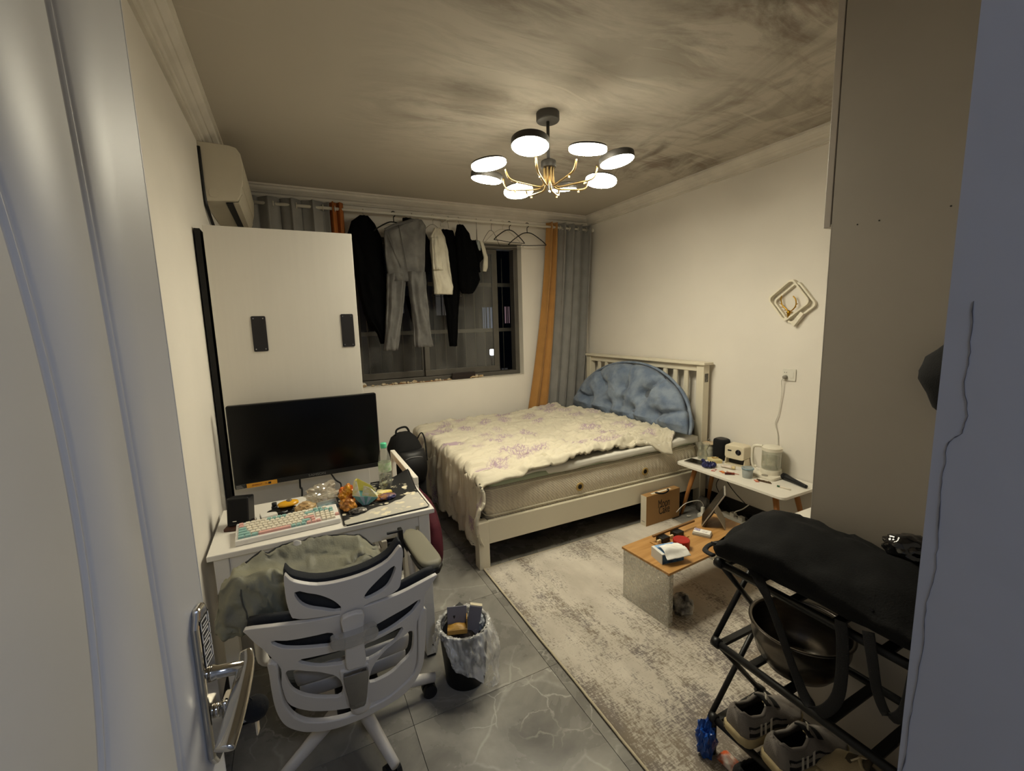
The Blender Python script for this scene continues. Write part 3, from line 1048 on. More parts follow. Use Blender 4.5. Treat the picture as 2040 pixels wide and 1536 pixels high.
# ---------------------------------------------------------------- door leaf, opened into the room
door_m = M('satin_door_film', '#c0bfc0', 0.40, var=0.02, vscale=2)
door = bpy.data.objects.new('door_1', None)
C.objects.link(door)
struct(door)
dh, de = V((-0.30, 0.13, 0)), V((-0.172, 0.85, 0))
du = (de - dh).normalized()
dn = V((du.y, -du.x, 0))
dm = Matrix((du, V((0, 0, 1)), dn)).transposed().to_4x4()   # local x along the leaf, y up, z out of the face
dm.translation = dh
door.matrix_world = dm
LW, LH = 0.733, 2.06
bm = B()
NZ = 90
def g1(z):
    return 0.480 - 0.32 * (z - 1.41) ** 2
def g2(z):
    return 0.600 - 0.045 * (z - 1.15) ** 2
def depth(s, z):
    d = 0.0
    for g in (g1(z), g2(z)):
        for o_ in (-0.0062, 0.0062):
            q = abs(s - g - o_) / 0.0060
            if q < 1:
                d = max(d, 0.0045 * (0.5 + 0.5 * math.cos(PI * q)))
    return d
rows = []
for k in range(NZ + 1):
    z = 0.008 + (LH - 0.008) * k / NZ
    ss = [0.0, 0.1, 0.2]
    for g in (g1(z), g2(z)):
        ss += [g + o_ for o_ in (-0.0125, -0.0092, -0.0062, -0.0034, -0.0004, 0.0004, 0.0034, 0.0062, 0.0092, 0.0125)]
    ss += [0.655, 0.733]
    if ss[2] > ss[3] - 0.01:
        ss[2] = ss[3] - 0.03
        ss[1] = ss[2] * 0.5
    rows.append([bm.verts.new((s, z, -depth(s, z))) for s in ss])
for a, b_ in zip(rows, rows[1:]):
    for j in range(len(a) - 1):
        bm.faces.new((a[j], a[j + 1], b_[j + 1], b_[j]))
lf = obj('leaf', bm, door_m, door, smooth=True)
obj('leaf_core', bx((0.0, 0.008, -0.042), (LW, LH, -0.0045)), door_m, door)
obj('leaf_edge', bx((LW - 0.0005, 0.008, -0.042), (LW + 0.0015, LH, 0.0004)), door_m, door)
hd = bpy.data.objects.new('door_handle', None)
C.objects.link(hd)
hd.parent = door
o = obj('handle_plate', B(), chrome_m, hd)
bm = B()
pl = [(0.672, 0.885), (0.685, 0.862), (0.712, 0.862), (0.722, 0.885), (0.724, 1.115), (0.712, 1.142), (0.688, 1.142), (0.674, 1.115)]
poly(bm, [(x, y, 0.0) for x, y in pl], (0, 0, 0.012))
bmesh.ops.recalc_face_normals(bm, faces=bm.faces)
bm.to_mesh(o.data)
bm.free()
bv = o.modifiers.new('bev', 'BEVEL')
bv.width = 0.005
bv.segments = 3
bv.angle_limit = math.radians(50)
# black and white meander panel
pat = M('white_enamel', '#d8d4cf', 0.35)
obj('pattern_panel', bx((0.681, 1.04, 0.012), (0.716, 1.125, 0.0128)), dark_m, hd)
bm = B()
for r_ in range(4):
    y0 = 1.043 + r_ * 0.0205
    for (x0, yy0, x1, yy1) in ((0.683, 0, 0.714, 0.002), (0.683, 0, 0.685, 0.017), (0.683, 0.015, 0.708, 0.017), (0.706, 0.006, 0.708, 0.017), (0.690, 0.006, 0.708, 0.008), (0.712, 0, 0.714, 0.018)):
        box(bm, (x0, y0 + yy0, 0.0128), (x1, y0 + yy1, 0.0134))
obj('meander', bm, pat, hd)
obj('lever_neck', lt([(0, 0), (0.013, 0), (0.0125, 0.004), (0.0105, 0.01), (0.010, 0.05), (0, 0.05)], n=24, c=(0.698, 1.02, 0.012), axis=(0, 0, 1)), chrome_m, hd, smooth=True)
path = smoothp([(0.716, 1.036, 0.06), (0.700, 1.024, 0.064), (0.668, 1.006, 0.063), (0.63, 0.984, 0.060), (0.596, 0.966, 0.056)], 6)
n_ = len(path)
obj('lever', tb(path, [0.0095 + 0.006 * math.sin(PI * (i / (n_ - 1)) * 0.7) for i in range(n_)], n=14, ry=0.55, up=(0, 0, 1)), chrome_m, hd, smooth=True)
bm = B()
lathe(bm, [(0, 0), (0.012, 0), (0.011, 0.006), (0.0, 0.006)], n=20, c=(0.698, 0.952, 0.012), axis=(0, 0, 1))
tube(bm, [(0.698, 0.965, 0.026), (0.698, 0.939, 0.026)], 0.0055, n=10)
obj('thumb_turn', bm, chrome_m, hd, smooth=True)

kr_ = thing('key_ring', 'bunch of keys with a black ball charm hanging by the door handle', 'keys', (0, 0, 0))
kr_.matrix_world = dm
bm = B()
tube(bm, [(0.715 + 0.012 * math.cos(a), 0.962 + 0.012 * math.sin(a), 0.050) for a in [2 * PI * i / 18 for i in range(18)]], 0.0014, n=6, closed=True)
obj('ring', bm, chrome_m, kr_, smooth=True)
obj('bow_key', rb((0.703, 0.946, 0.020), (0.727, 0.962, 0.052), 0.004, ax=1), chrome_m, kr_, bevel=0.001)
bm = B()
bmesh.ops.create_icosphere(bm, subdivisions=3, radius=1)
for v in bm.verts:
    d_ = 0.021 * (1 + 0.12 * fbm(v.co.x * 4, v.co.y * 4, v.co.z * 4))
    v.co = V((0.722, 0.918, 0.062)) + v.co * d_
obj('ball_charm', bm, black_fab, kr_, smooth=True)
obj('cord', tb([(0.717, 0.951, 0.050), (0.721, 0.935, 0.060)], 0.0015, n=6), dark_m, kr_)
obj('tag', bx((0.716, 0.868, 0.060), (0.730, 0.902, 0.063)), M('cream_tag', '#b3a58c', 0.6), kr_, bevel=0.001)

# ---------------------------------------------------------------- built-in cupboard on the right
cab_m = M('grey_beige_board', '#a59d92', 0.6, var=0.05, vscale=3)
cab = thing('cupboard', 'tall built-in cupboard beside the doorway with an overhanging upper door', 'cupboard', (1.55, RY0, 0))
cy1 = 0.83 - RY0
obj('side_panel', bx((0, 0.003, 0), (0.018, cy1, 2.715)), cab_m, cab)
obj('edge_band', bx((-0.0005, cy1, 0), (0.0185, cy1 + 0.0012, 1.86)), white_m, cab)
obj('shelf', bx((0.018, 0.003, 1.86), (1.535, cy1, 1.878)), cab_m, cab)
obj('back_panel', bx((0.018, 0.003, 0.05), (1.535, 0.012, 1.86)), cab_m, cab)
obj('plinth', bx((0.018, 0.05, 0), (1.535, cy1 - 0.03, 0.05)), cab_m, cab)
for x0, x1 in ((0.0, 0.765), (0.769, 1.535)):
    d = obj('upper_door', bx((x0, cy1 + 0.004, 1.852), (x1, cy1 + 0.024, 2.712)), M('taupe_gloss', '#b3aaa0', 0.4), cab, bevel=0.0015)
for (y, z) in ((0.60, 1.845), (0.545, 1.845), (0.39, 1.848), (0.30, 1.85)):
    obj('peg_hole', lt([(0, 0), (0.0022, 0), (0.0022, 0.0008), (0, 0.0008)], n=8, c=(0.0, y, z), axis=(-1, 0, 0)), dark_m, cab)
wb = thing('low_cabinet', 'low white cabinet at the foot of the right wall behind the black bag', 'cabinet', (2.59, 0.86, 0))
obj('carcass', bx((0, 0.0, 0.0), (0.49, 0.62, 0.385)), white_m, wb, bevel=0.002)
obj('top_board', bx((-0.006, -0.006, 0.385), (0.495, 0.636, 0.402)), white_m, wb, bevel=0.002)
for z0, z1 in ((0.02, 0.195), (0.2, 0.375)):
    obj('drawer_front', bx((0.004, 0.62, z0), (0.486, 0.634, z1)), white_m, wb, bevel=0.002)
# black bag hanging on the panel next to the doorway
hb = thing('hanging_bag', 'black cloth bag corner hanging on the cupboard side next to the doorway', 'bag', (1.549, 0.45, 1.39))
rings = []
for k in range(13):
    t_ = k / 12
    z = lerp(-0.10, 0.13, t_)
    fy = interp(t_, [(0, 0.055), (0.25, 0.085), (0.55, 0.112), (0.72, 0.106), (0.88, 0.075), (1, 0.03)])
    th = 0.045 * math.sin(PI * (0.12 + 0.76 * t_)) + 0.004
    rings.append([( -th + th * math.cos(a), lerp(-0.16, fy, 0.5 + 0.5 * math.sin(a)) + 0.004 * fbm(z * 30, a * 2), z) for a in [2 * PI * q / 20 for q in range(20)]])
obj('bag_body', loft(B(), rings), black_fab, hb, smooth=True)
bm = B()
tube(bm, smoothp([(-0.012, -0.06, 0.12), (-0.008, -0.03, 0.22), (-0.008, -0.05, 0.28), (-0.008, -0.07, 0.22), (-0.012, -0.1, 0.11)], 5), 0.006, n=8)
obj('handle', bm, black_fab, hb, smooth=True)
obj('wall_hook', tb([(0.0, -0.05, 0.285), (-0.016, -0.05, 0.272), (-0.02, -0.05, 0.285)], 0.003, n=6), chrome_m, hb, smooth=True)

# ---------------------------------------------------------------- desk
dsk_m = M('desk_white', '#e5e0d6', 0.4, var=0.02, vscale=4)
desk = thing('desk', 'small white desk with square legs in front of the wardrobe', 'desk', (0, 0, 0))
obj('desktop', bx((-0.352, 1.885, 0.728), (0.522, 2.365, 0.75)), dsk_m, desk, bevel=0.003)
for x in (-0.335, 0.452):
    for y in (1.905, 2.295):
        l_ = obj('leg', bx((x, y, 0.012), (x + 0.05, y + 0.05, 0.728)), dsk_m, desk, bevel=0.003)
        obj('foot', bx((x + 0.004, y + 0.004, 0.0), (x + 0.046, y + 0.046, 0.012)), dark_m, l_)
        obj('bolt', lt([(0, 0), (0.006, 0), (0.005, 0.002), (0, 0.002)], n=10, c=(x + 0.035, y, 0.06), axis=(0, -1, 0)), dark_m, l_)
for (lo, hi) in (((-0.285, 1.912, 0.64), (0.452, 1.928, 0.728)), ((-0.285, 2.325, 0.64), (0.452, 2.341, 0.728)),
                 ((-0.330, 1.955, 0.64), (-0.314, 2.295, 0.728)), ((0.48, 1.955, 0.64), (0.496, 2.295, 0.728))):
    obj('apron', bx(lo, hi), dsk_m, desk, bevel=0.002)
bm = B()
box(bm, (0.436, 1.905, 0.655), (0.451, 1.911, 0.672))
tube(bm, [(0.444, 1.908, 0.656), (0.444, 1.90, 0.645)], 0.004, n=8)
obj('hook', bm, chrome_m, desk)

# ---------------------------------------------------------------- monitor, fixed to the wardrobe on an arm
mon = thing('monitor', 'large black monitor turned off above the cluttered desk', 'monitor', (0, 2.45, 0))
mx0, mx1, mz0, mz1 = -0.307, 0.390, 0.812, 1.225
obj('housing', rb((mx0, 0.004, mz0), (mx1, 0.034, mz1), 0.008, ax=1), M('monitor_black', '#0a0a0b', 0.4), mon, bevel=0.003)
obj('screen', bx((mx0 + 0.006, 0.0015, mz0 + 0.026), (mx1 - 0.006, 0.0045, mz1 - 0.006)), M('screen_black', '#050506', 0.22, spec=0.35), mon)
obj('bezel', bx((mx0 + 0.002, 0.0, mz0 + 0.001), (mx1 - 0.002, 0.0045, mz0 + 0.024)), M('bezel_black', '#0e0e0f', 0.5), mon, bevel=0.001)
text('brand_letters', 'SAMSON', 0.017, M('print_grey', '#777674', 0.6), basis((0.063, -0.0003, mz0 + 0.013), (1, 0, 0), (0, 0, 1)), mon, sx=1.25)
bm = B()
box(bm, (-0.02, 0.034, 0.95), (0.10, 0.05, 1.07))
box(bm, (0.01, 0.05, 0.98), (0.07, 0.128, 1.04))
obj('arm_bracket', bm, dark_m, mon)
st = obj('sticker', bx((-0.256, -0.0008, mz0 - 0.001), (-0.123, 0.0, mz0 + 0.021)), M('yellow_label', '#d79a2e', 0.6), mon)
o = text('sticker_letters', 'ENERGY   75', 0.012, M('label_ink', '#7a2c12', 0.7), basis((-0.20, -0.0012, mz0 + 0.0095), (1, 0, 0), (0, 0, 1)), st, depth=0.0003)
obj('sticker_mark', bx((-0.163, -0.0014, mz0 + 0.005), (-0.15, -0.0008, mz0 + 0.015)), dark_m, st)
st2 = obj('sticker', bx((-0.303, -0.0008, mz0 + 0.001), (-0.262, 0.0, mz0 + 0.022)), M('grey_label', '#2a2a2c', 0.5), mon)
st2['label'] = 'dark label in the corner'
bm = B()
for k in range(3):
    box(bm, (-0.300, -0.0012, mz0 + 0.004 + k * 0.0055), (-0.27 - 0.004 * k, -0.0008, mz0 + 0.0065 + k * 0.0055))
obj('label_lines', bm, M('label_print', '#8d8b88', 0.6), st2)
obj('power_cable', tb(smoothp([(-0.02, 0.02, mz0 + 0.01), (-0.022, 0.022, mz0 - 0.05), (-0.015, 0.0, 0.76), (-0.02, -0.01, 0.70)], 6), 0.0045, n=8), dark_m, mon, smooth=True)
obj('signal_cable', tb(smoothp([(0.125, 0.02, mz0 + 0.01), (0.15, 0.0, mz0 - 0.035), (0.17, -0.03, 0.765), (0.17, -0.06, 0.7545)], 6), 0.004, n=8), dark_m, mon, smooth=True)

# ---------------------------------------------------------------- keyboard with every cap
kb = thing('keyboard', 'white keyboard with cream, mint and pink caps on the desk', 'keyboard', (-0.262, 1.922, 0.7505), math.radians(2.5))
kt = bpy.data.objects.new('key_deck', None)
KW, KD = 0.388, 0.146
bm = B()
poly(bm, [(0, 0, 0.0), (0, 0, 0.022), (0, KD, 0.036), (0, KD, 0.0)], (KW, 0, 0))
obj('case', bm, M('case_white', '#e4e0d8', 0.35), kb, bevel=0.004)
cream, mint, pink = M('key_cream', '#e2d9c4', 0.5), M('key_mint', '#8fb6ae', 0.5), M('key_pink', '#d9a79c', 0.5)
tiltk = Matrix.Rotation(math.atan2(0.014, KD), 4, 'X')
U = 0.0188
key_mesh = {}
def key(x, row, wu, mat):
    k_ = (round(wu, 2), mat.name)
    if k_ not in key_mesh:
        w_ = wu * U - 0.0016
        d_ = U - 0.0016
        bm = B()
        r0 = [(0, 0, 0), (w_, 0, 0), (w_, d_, 0), (0, d_, 0)]
        i_ = 0.0022
        r1 = [(i_, i_, 0.0085), (w_ - i_, i_, 0.0085), (w_ - i_, d_ - i_ * 0.6, 0.0085), (i_, d_ - i_ * 0.6, 0.0085)]
        loft(bm, [r0, r1])
        bmesh.ops.recalc_face_normals(bm, faces=bm.faces)
        me = bpy.data.meshes.new('key')
        bm.to_mesh(me)
        bm.free()
        me.materials.append(mat)
        key_mesh[k_] = me
    o = bpy.data.objects.new('key', key_mesh[k_])
    C.objects.link(o)
    o.parent = kb
    o.matrix_local = Matrix.Translation((0.010 + x * U, 0.011 + row * 0.0208, 0.0225 + row * 0.0020)) @ tiltk
def row_keys(row, spec, x=0.0):
    for wu, mt_ in spec:
        if mt_ is not None:
            key(x, row, wu, mt_)
        x += wu
c_, m_k, p_ = cream, mint, pink
row_keys(0, [(1.25, m_k), (1.25, m_k), (1.25, m_k), (6.25, p_), (1, m_k), (1, m_k), (1, m_k), (.1, None), (1, p_), (1, p_), (1, p_), (.1, None), (1, c_), (1, c_), (1, c_)])
row_keys(1, [(2.25, m_k)] + [(1, c_)] * 10 + [(1.75, m_k), (.1, None), (1, p_), (1.1, None), (1, c_), (1, c_), (1, c_), (1, p_)][:8])
row_keys(2, [(1.75, m_k)] + [(1, c_)] * 11 + [(2.25, p_), (.2, None), (1, c_), (1, c_), (1, c_), (1, c_)])
row_keys(3, [(1.5, m_k)] + [(1, c_)] * 12 + [(1.5, c_), (.2, None), (1, c_), (1, c_), (1, c_), (1, m_k)])
row_keys(4, [(1, p_)] + [(1, c_)] * 12 + [(2, m_k), (.2, None), (1, m_k), (1, m_k), (1, m_k), (1, m_k)])
row_keys(5, [(1, p_), (.25, None)] + [(1, c_)] * 4 + [(.15, None)] + [(1, m_k)] * 4 + [(.15, None)] + [(1, c_)] * 4 + [(.35, None), (1, c_), (1, m_k), (1, m_k), (1, c_)])
# ---------------------------------------------------------------- desk pad with white blossom print
pad_m = M('desk_pad_print', '#cfc9ba', 0.8)
t = pad_m.node_tree
b = t.nodes['Principled BSDF']
tc = nn(t, 'ShaderNodeTexCoord')
ob = tc.outputs['Object']
sep = nn(t, 'ShaderNodeSeparateXYZ')
t.links.new(ob, sep.inputs[0])
wavy = noisetex(t, ob, 7, 2)
lim = mth(t, 'ADD', mth(t, 'MULTIPLY', sep.outputs[0], 0.45), mth(t, 'MULTIPLY', wavy, 0.10))
darkm = ramp(t, mth(t, 'SUBTRACT', sep.outputs[1], lim), [(0.0, (0, 0, 0)), (0.004, (1, 1, 1))])
vo = nn(t, 'ShaderNodeTexVoronoi')
vo.inputs['Scale'].default_value = 34
t.links.new(ob, vo.inputs['Vector'])
fl_ = ramp(t, vo.outputs['Distance'], [(0.42, (1, 1, 1)), (0.5, (0, 0, 0))])
zone = ramp(t, noisetex(t, mapping(t, ob, scale=(1, 1.4, 1), loc=(0.2, 0, 0)), 9, 2), [(0.50, (0, 0, 0)), (0.55, (1, 1, 1))])
bl = mix(t, 1.0, fl_, zone, 'MULTIPLY')
cpad = mix(t, darkm, lin('#b9b4a8'), lin('#171616'))
t.links.new(mix(t, bl, cpad, lin('#ded4b8')), b.inputs['Base Color'])
pad = thing('desk_pad', 'black and grey desk pad with white blossoms, its far corner curled up', 'desk pad', (0.135, 1.893, 0.7506))
def padf(u, v):
    x, y = u * 0.372, v * 0.405 + u * 0.015
    z = 0.0028
    cc = max(0, (x - 0.20) / 0.17) * max(0, (y - 0.25) / 0.155)
    z += 0.055 * cc ** 1.2 + 0.012 * max(0, (y - 0.3) / 0.1) * math.sin(min(x / 0.3, 1) * PI)
    return (x, y, z)
obj('pad_cloth', grid(B(), padf, 40, 40), pad_m, pad, smooth=True, solid=0.003)
edge = [padf(u, 0.0) for u in np.linspace(0.03, 0.97, 30)] + [padf(1.0, v) for v in np.linspace(0.03, 0.97, 30)] + [padf(u, 1.0) for u in np.linspace(0.97, 0.03, 30)] + [padf(0.0, v) for v in np.linspace(0.97, 0.03, 30)]
obj('stitched_edge', tb(edge, 0.0034, n=6, closed=True), dark_m, pad, smooth=True)

# ---------------------------------------------------------------- things on the desk
bt = thing('water_bottle', 'clear plastic water bottle with mint cap standing on the desk pad', 'bottle', (0.375, 2.245, 0.7545))
pet_m = Mclear('clear_plastic', haze=0.14, gloss=0.15)
obj('bottle_body', lt([(0.0, 0.004), (0.026, 0.0), (0.031, 0.006), (0.032, 0.05), (0.0305, 0.056), (0.032, 0.062), (0.032, 0.14), (0.0305, 0.15), (0.026, 0.175), (0.017, 0.205), (0.0125, 0.216), (0.0125, 0.228), (0, 0.228)], n=28), pet_m, bt, smooth=True)
obj('water', lt([(0.0, 0.006), (0.025, 0.004), (0.0298, 0.008), (0.0305, 0.04), (0.0305, 0.074), (0, 0.074)], n=28), Mclear('water', tint=(0.80, 0.84, 0.80), haze=0.06, gloss=0.1), bt, smooth=True)
obj('label_sleeve', lt([(0.0322, 0.095), (0.0326, 0.1), (0.0326, 0.138), (0.0322, 0.142)], n=28), M('green_label', '#b8d8a6', 0.5, alpha=0.75, col2='#e8f0dc', vscale=50), bt, smooth=True)
obj('cap', lt([(0, 0.216), (0.0155, 0.216), (0.0158, 0.22), (0.0158, 0.238), (0.0145, 0.241), (0, 0.241)], n=24), M('mint_cap', '#5fcfa0', 0.4), bt, smooth=True)

boat = thing('paper_bag', 'open striped paper snack bag, teal and blue outside and yellow within', 'snack bag', (0.248, 2.085, 0.7545), math.radians(-8))
sA, sB_, yl = M('teal_paper', '#6fa7a4', 0.7), M('pale_blue_paper', '#a9bccb', 0.7), M('yellow_lining', '#e3d56a', 0.7)
# diamond pouch: narrow foot, wide shoulders, two raised peaks
bot = [(-0.012, -0.01, 0), (0.012, -0.01, 0), (0.012, 0.02, 0), (-0.012, 0.02, 0)]
shl = [(-0.055, -0.012, 0.055), (0.058, -0.012, 0.03), (0.05, 0.045, 0.04), (-0.05, 0.045, 0.06)]
pk = [(-0.032, -0.004, 0.125), (0.026, -0.02, 0.085), (0.03, 0.04, 0.075), (-0.03, 0.05, 0.115)]
for k, mt_ in ((0, sA), (1, sB_), (2, sA), (3, sB_)):
    bm = B()
    a, b2 = k, (k + 1) % 4
    bm.faces.new([bm.verts.new(p) for p in (bot[a], bot[b2], shl[b2], shl[a])])
    obj('side', bm, mt_, boat, solid=0.0012)
bm = B()
for k in range(2):
    x0, x1 = (-0.024, -0.004) if k == 0 else (0.014, 0.03)
    poly(bm, [(lerp(-0.012, 0.012, (x0 + .055) / .113), -0.0115, 0.002), (lerp(-0.012, 0.012, (x1 + .055) / .113), -0.0115, 0.002), (x1, -0.0135, lerp(0.055, 0.03, (x1 + .055) / .113)), (x0, -0.0135, lerp(0.055, 0.03, (x0 + .055) / .113))], (0, -0.0006, 0))
obj('stripe', bm, sB_, boat)
bm = B()
bm.faces.new([bm.verts.new(p) for p in (shl[0], (-0.02, -0.014, 0.045), pk[0], (-0.045, 0.02, 0.112))])
bm.faces.new([bm.verts.new(p) for p in ((-0.012, -0.014, 0.05), shl[1], (0.056, 0.0, 0.045), pk[1], (-0.002, -0.016, 0.098))])
obj('flap', bm, M('white_paper', '#e4e3d6', 0.7, col2='#d9d38c', vscale=60), boat, solid=0.001)
bm = B()
bm.faces.new([bm.verts.new(p) for p in (shl[3], shl[2], pk[2], pk[3])])
bm.faces.new([bm.verts.new(p) for p in (shl[0], shl[3], pk[3], (-0.04, 0.02, 0.118))])
obj('lining', bm, yl, boat, solid=0.001)

def crumple(name, label, cat, loc, size, mat, seed, rz=0, freq=18, amp=0.35, n=3, flat=0.0, parts=None):
    o = thing(name, label, cat, loc, rz)
    bm = B()
    bmesh.ops.create_icosphere(bm, subdivisions=n, radius=1)
    for v in bm.verts:
        p = v.co.copy()
        d = 1 + amp * fbm(p.x * 1.7 + seed, p.y * 1.7, p.z * 1.7 + seed, 3) + 0.28 * abs(fbm(p.x * 4 + seed, p.y * 4, p.z * 4, 3))
        v.co = V((p.x * d * size[0], p.y * d * size[1], max(p.z * d * size[2], -size[2] * 0.85)))
    zmin = min(v.co.z for v in bm.verts)
    for v in bm.verts:
        v.co.z -= zmin
    obj('film' if parts is None else parts, bm, mat, o, smooth=False)
    return o
clear_film = Mclear('clear_film', haze=0.5, gloss=0.35, rough=0.12, hcol=(0.62, 0.54, 0.42))
foil_or = M('amber_film', '#c98a35', 0.3, col2='#7c4a1d', vscale=30)
crumple('plastic_pack', 'crumpled clear plastic pack behind the keyboard', 'packaging', (0.072, 2.235, 0.7508), (0.062, 0.042, 0.045), clear_film, 1.0, n=4, amp=0.5)
crumple('snack_packet', 'crumpled red and yellow snack packet left of the striped paper bag', 'packaging', (0.175, 2.145, 0.7545), (0.034, 0.04, 0.045), M('red_yellow_film', '#b8261c', 0.3, col2='#d39a2c', vscale=13), 4.0, n=4)
crumple('snack_packet', 'amber see-through snack packet right behind the number keys', 'packaging', (0.168, 2.06, 0.7545), (0.035, 0.035, 0.026), foil_or, 7.0)
crumple('snack_packet', 'silver and dark torn packet in front of the striped paper bag', 'packaging', (0.205, 2.005, 0.7545), (0.035, 0.016, 0.012), M('silver_film', '#b9b4ac', 0.25, metal=0.5, col2='#2a2421', vscale=35), 9.0)
crumple('snack_packet', 'beige snack packet in the middle behind the keyboard', 'packaging', (-0.010, 2.135, 0.7508), (0.04, 0.028, 0.026), M('beige_film', '#c9ad7d', 0.4, col2='#a58355', vscale=25), 12.0)
crumple('snack_packet', 'navy and brown packet right of the striped paper bag', 'packaging', (0.345, 2.10, 0.7545), (0.045, 0.028, 0.014), M('navy_brown_film', '#2a376a', 0.35, col2='#a9763c', vscale=26), 15.0)
crumple('snack_packet', 'small yellow wrapper at the foot of the water bottle', 'packaging', (0.345, 2.175, 0.7545), (0.04, 0.022, 0.009), M('yellow_film', '#dfc54a', 0.4, col2='#e9e0b0', vscale=30), 18.0)
crumple('wrapper', 'black wrapper under the yellow pouch behind the keyboard', 'packaging', (-0.105, 2.175, 0.7508), (0.055, 0.03, 0.016), M('black_film', '#0d0c0c', 0.35, bump=0.2, bscale=60), 21.0)
yp = thing('yellow_pouch', 'shiny yellow pouch with a grey lens lying behind the keyboard', 'pouch', (-0.075, 2.185, 0.775), math.radians(10))
bm = B()
rings = []
for k in range(9):
    t_ = k / 8
    hw_ = interp(t_, [(0, 0.02), (0.3, 0.043), (0.7, 0.045), (1, 0.018)])
    hh = 0.003 + 0.013 * math.sin(PI * t_)
    rings.append([(hw_ * math.cos(a), lerp(-0.028, 0.03, t_), 0.016 + hh * math.sin(a)) for a in [2 * PI * q / 16 for q in range(16)]])
obj('pouch_body', loft(bm, rings), M('yellow_gloss', '#dca324', 0.25), yp, smooth=True)
obj('lens', lt([(0, 0), (0.013, 0.0), (0.012, 0.006), (0, 0.008)], n=16, c=(0.004, 0.0, 0.027)), M('grey_lens', '#6f675f', 0.15), yp, smooth=True)
tin = thing('number_card', 'grey-blue printed card box lying between keyboard and clear pack', 'box', (0.088, 2.135, 0.7508), math.radians(12))
obj('box_body', bx((-0.042, -0.02, 0), (0.042, 0.02, 0.02)), M('grey_blue_card', '#8fa0a0', 0.6, col2='#5d6c70', vscale=60, stretch=(1, 3, 1)), tin, bevel=0.001)
obj('lid_flap', bx((-0.042, 0.018, 0.019), (0.042, 0.0195, 0.032)), M('pale_card', '#c5c8bd', 0.6), tin)
spk = thing('speaker', 'small black desktop speaker tilted against the left wall behind the keyboard', 'speaker', (-0.262, 2.115, 0.7508), math.radians(-14))
tm = Matrix.Rotation(math.radians(-10), 4, 'X')
bm = rb((-0.042, -0.02, 0.012), (0.042, 0.05, 0.128), 0.006, ax=1)
bmesh.ops.transform(bm, matrix=tm, verts=bm.verts)
obj('cabinet', bm, M('speaker_black', '#111113', 0.4), spk, bevel=0.003)
bm = bx((-0.037, -0.0215, 0.018), (0.037, -0.019, 0.122))
bmesh.ops.transform(bm, matrix=tm, verts=bm.verts)
obj('grille', bm, M('grille_cloth', '#0c0c0d', 0.9, bump=0.3, bscale=400), spk)
bm = bx((-0.02, -0.0222, 0.03), (-0.005, -0.0212, 0.033))
bmesh.ops.transform(bm, matrix=tm, verts=bm.verts)
obj('badge', bm, chrome_m, spk)
obj('base', bx((-0.05, -0.035, 0.0), (0.045, 0.045, 0.012)), M('brown_board', '#4a2d1e', 0.6), spk, bevel=0.001)
pc = thing('charger_box', 'small white open box pieces next to the black speaker', 'box', (-0.152, 2.15, 0.7508), math.radians(10))
obj('box_body', bx((-0.035, -0.025, 0), (0.03, 0.03, 0.024)), white_m, pc, bevel=0.003)
obj('flap', bx((-0.052, -0.02, 0), (-0.037, 0.02, 0.018)), white_m, pc, bevel=0.002)
jar = thing('small_bottle', 'tiny black bottle standing behind the keyboard next to the yellow pouch', 'bottle', (-0.133, 2.215, 0.7508))
obj('bottle_body', lt([(0, 0), (0.013, 0), (0.013, 0.028), (0.008, 0.032), (0, 0.032)], n=18), dark_m, jar, smooth=True)
obj('cap', lt([(0, 0.03), (0.0105, 0.03), (0.0105, 0.045), (0, 0.046)], n=18), M('soft_black', '#17171a', 0.6), jar, smooth=True)

# ---------------------------------------------------------------- behind the desk
sb = thing('low_rack', 'low white open rack full of dark clothes between wardrobe and bed', 'rack', (0.352, 2.385, 0))
for x, zr in ((0.0, 0.40), (0.196, 0.735)):
    obj('top_rail', bx((x, 0.0, zr - 0.045), (x + 0.03, 0.64, zr)), white_m, sb, bevel=0.004)
    obj('lower_rail', bx((x, 0.0, 0.05), (x + 0.03, 0.64, 0.08)), white_m, sb, bevel=0.003)
    for y in (0.0, 0.61):
        obj('post', bx((x, y, 0.0), (x + 0.03, y + 0.03, zr - 0.045)), white_m, sb, bevel=0.003)
for y in (0.61,):
    obj('cross_rail', bx((0.03, y, 0.355), (0.196, y + 0.03, 0.40)), white_m, sb, bevel=0.003)
obj('cross_rail', bx((0.03, 0.0, 0.05), (0.196, 0.03, 0.08)), white_m, sb, bevel=0.003)
obj('bottom_shelf', bx((0.03, 0.03, 0.06), (0.196, 0.61, 0.075)), white_m, sb)
crumple('clothes_pile', 'dark clothes heaped inside the low white rack', 'clothes', (0.465, 2.70, 0.078), (0.072, 0.22, 0.30), M('navy_cloth', '#14161f', 0.9, col2='#0a0a0d', vscale=12), 31.0, n=4, amp=0.2, parts='cloth')
bp_ = thing('backpack', 'black backpack standing between wardrobe and bed below the window', 'backpack', (0.715, 3.34, 0), math.radians(8))
rings = []
for k in range(21):
    t_ = k / 20
    z = 0.77 * t_
    wx = interp(t_, [(0, 0.10), (0.08, 0.125), (0.5, 0.135), (0.85, 0.12), (0.95, 0.09), (1, 0.05)])
    wy = interp(t_, [(0, 0.12), (0.08, 0.16), (0.6, 0.17), (0.85, 0.14), (0.95, 0.1), (1, 0.04)])
    rings.append([(wx * math.copysign(abs(math.cos(a)) ** 0.7, math.cos(a)), wy * math.copysign(abs(math.sin(a)) ** 0.7, math.sin(a)) + 0.008 * fbm(z * 9, a * 2), z) for a in [2 * PI * q / 32 for q in range(32)]])
obj('bag_body', loft(B(), rings), black_fab, bp_, smooth=True)
rings = []
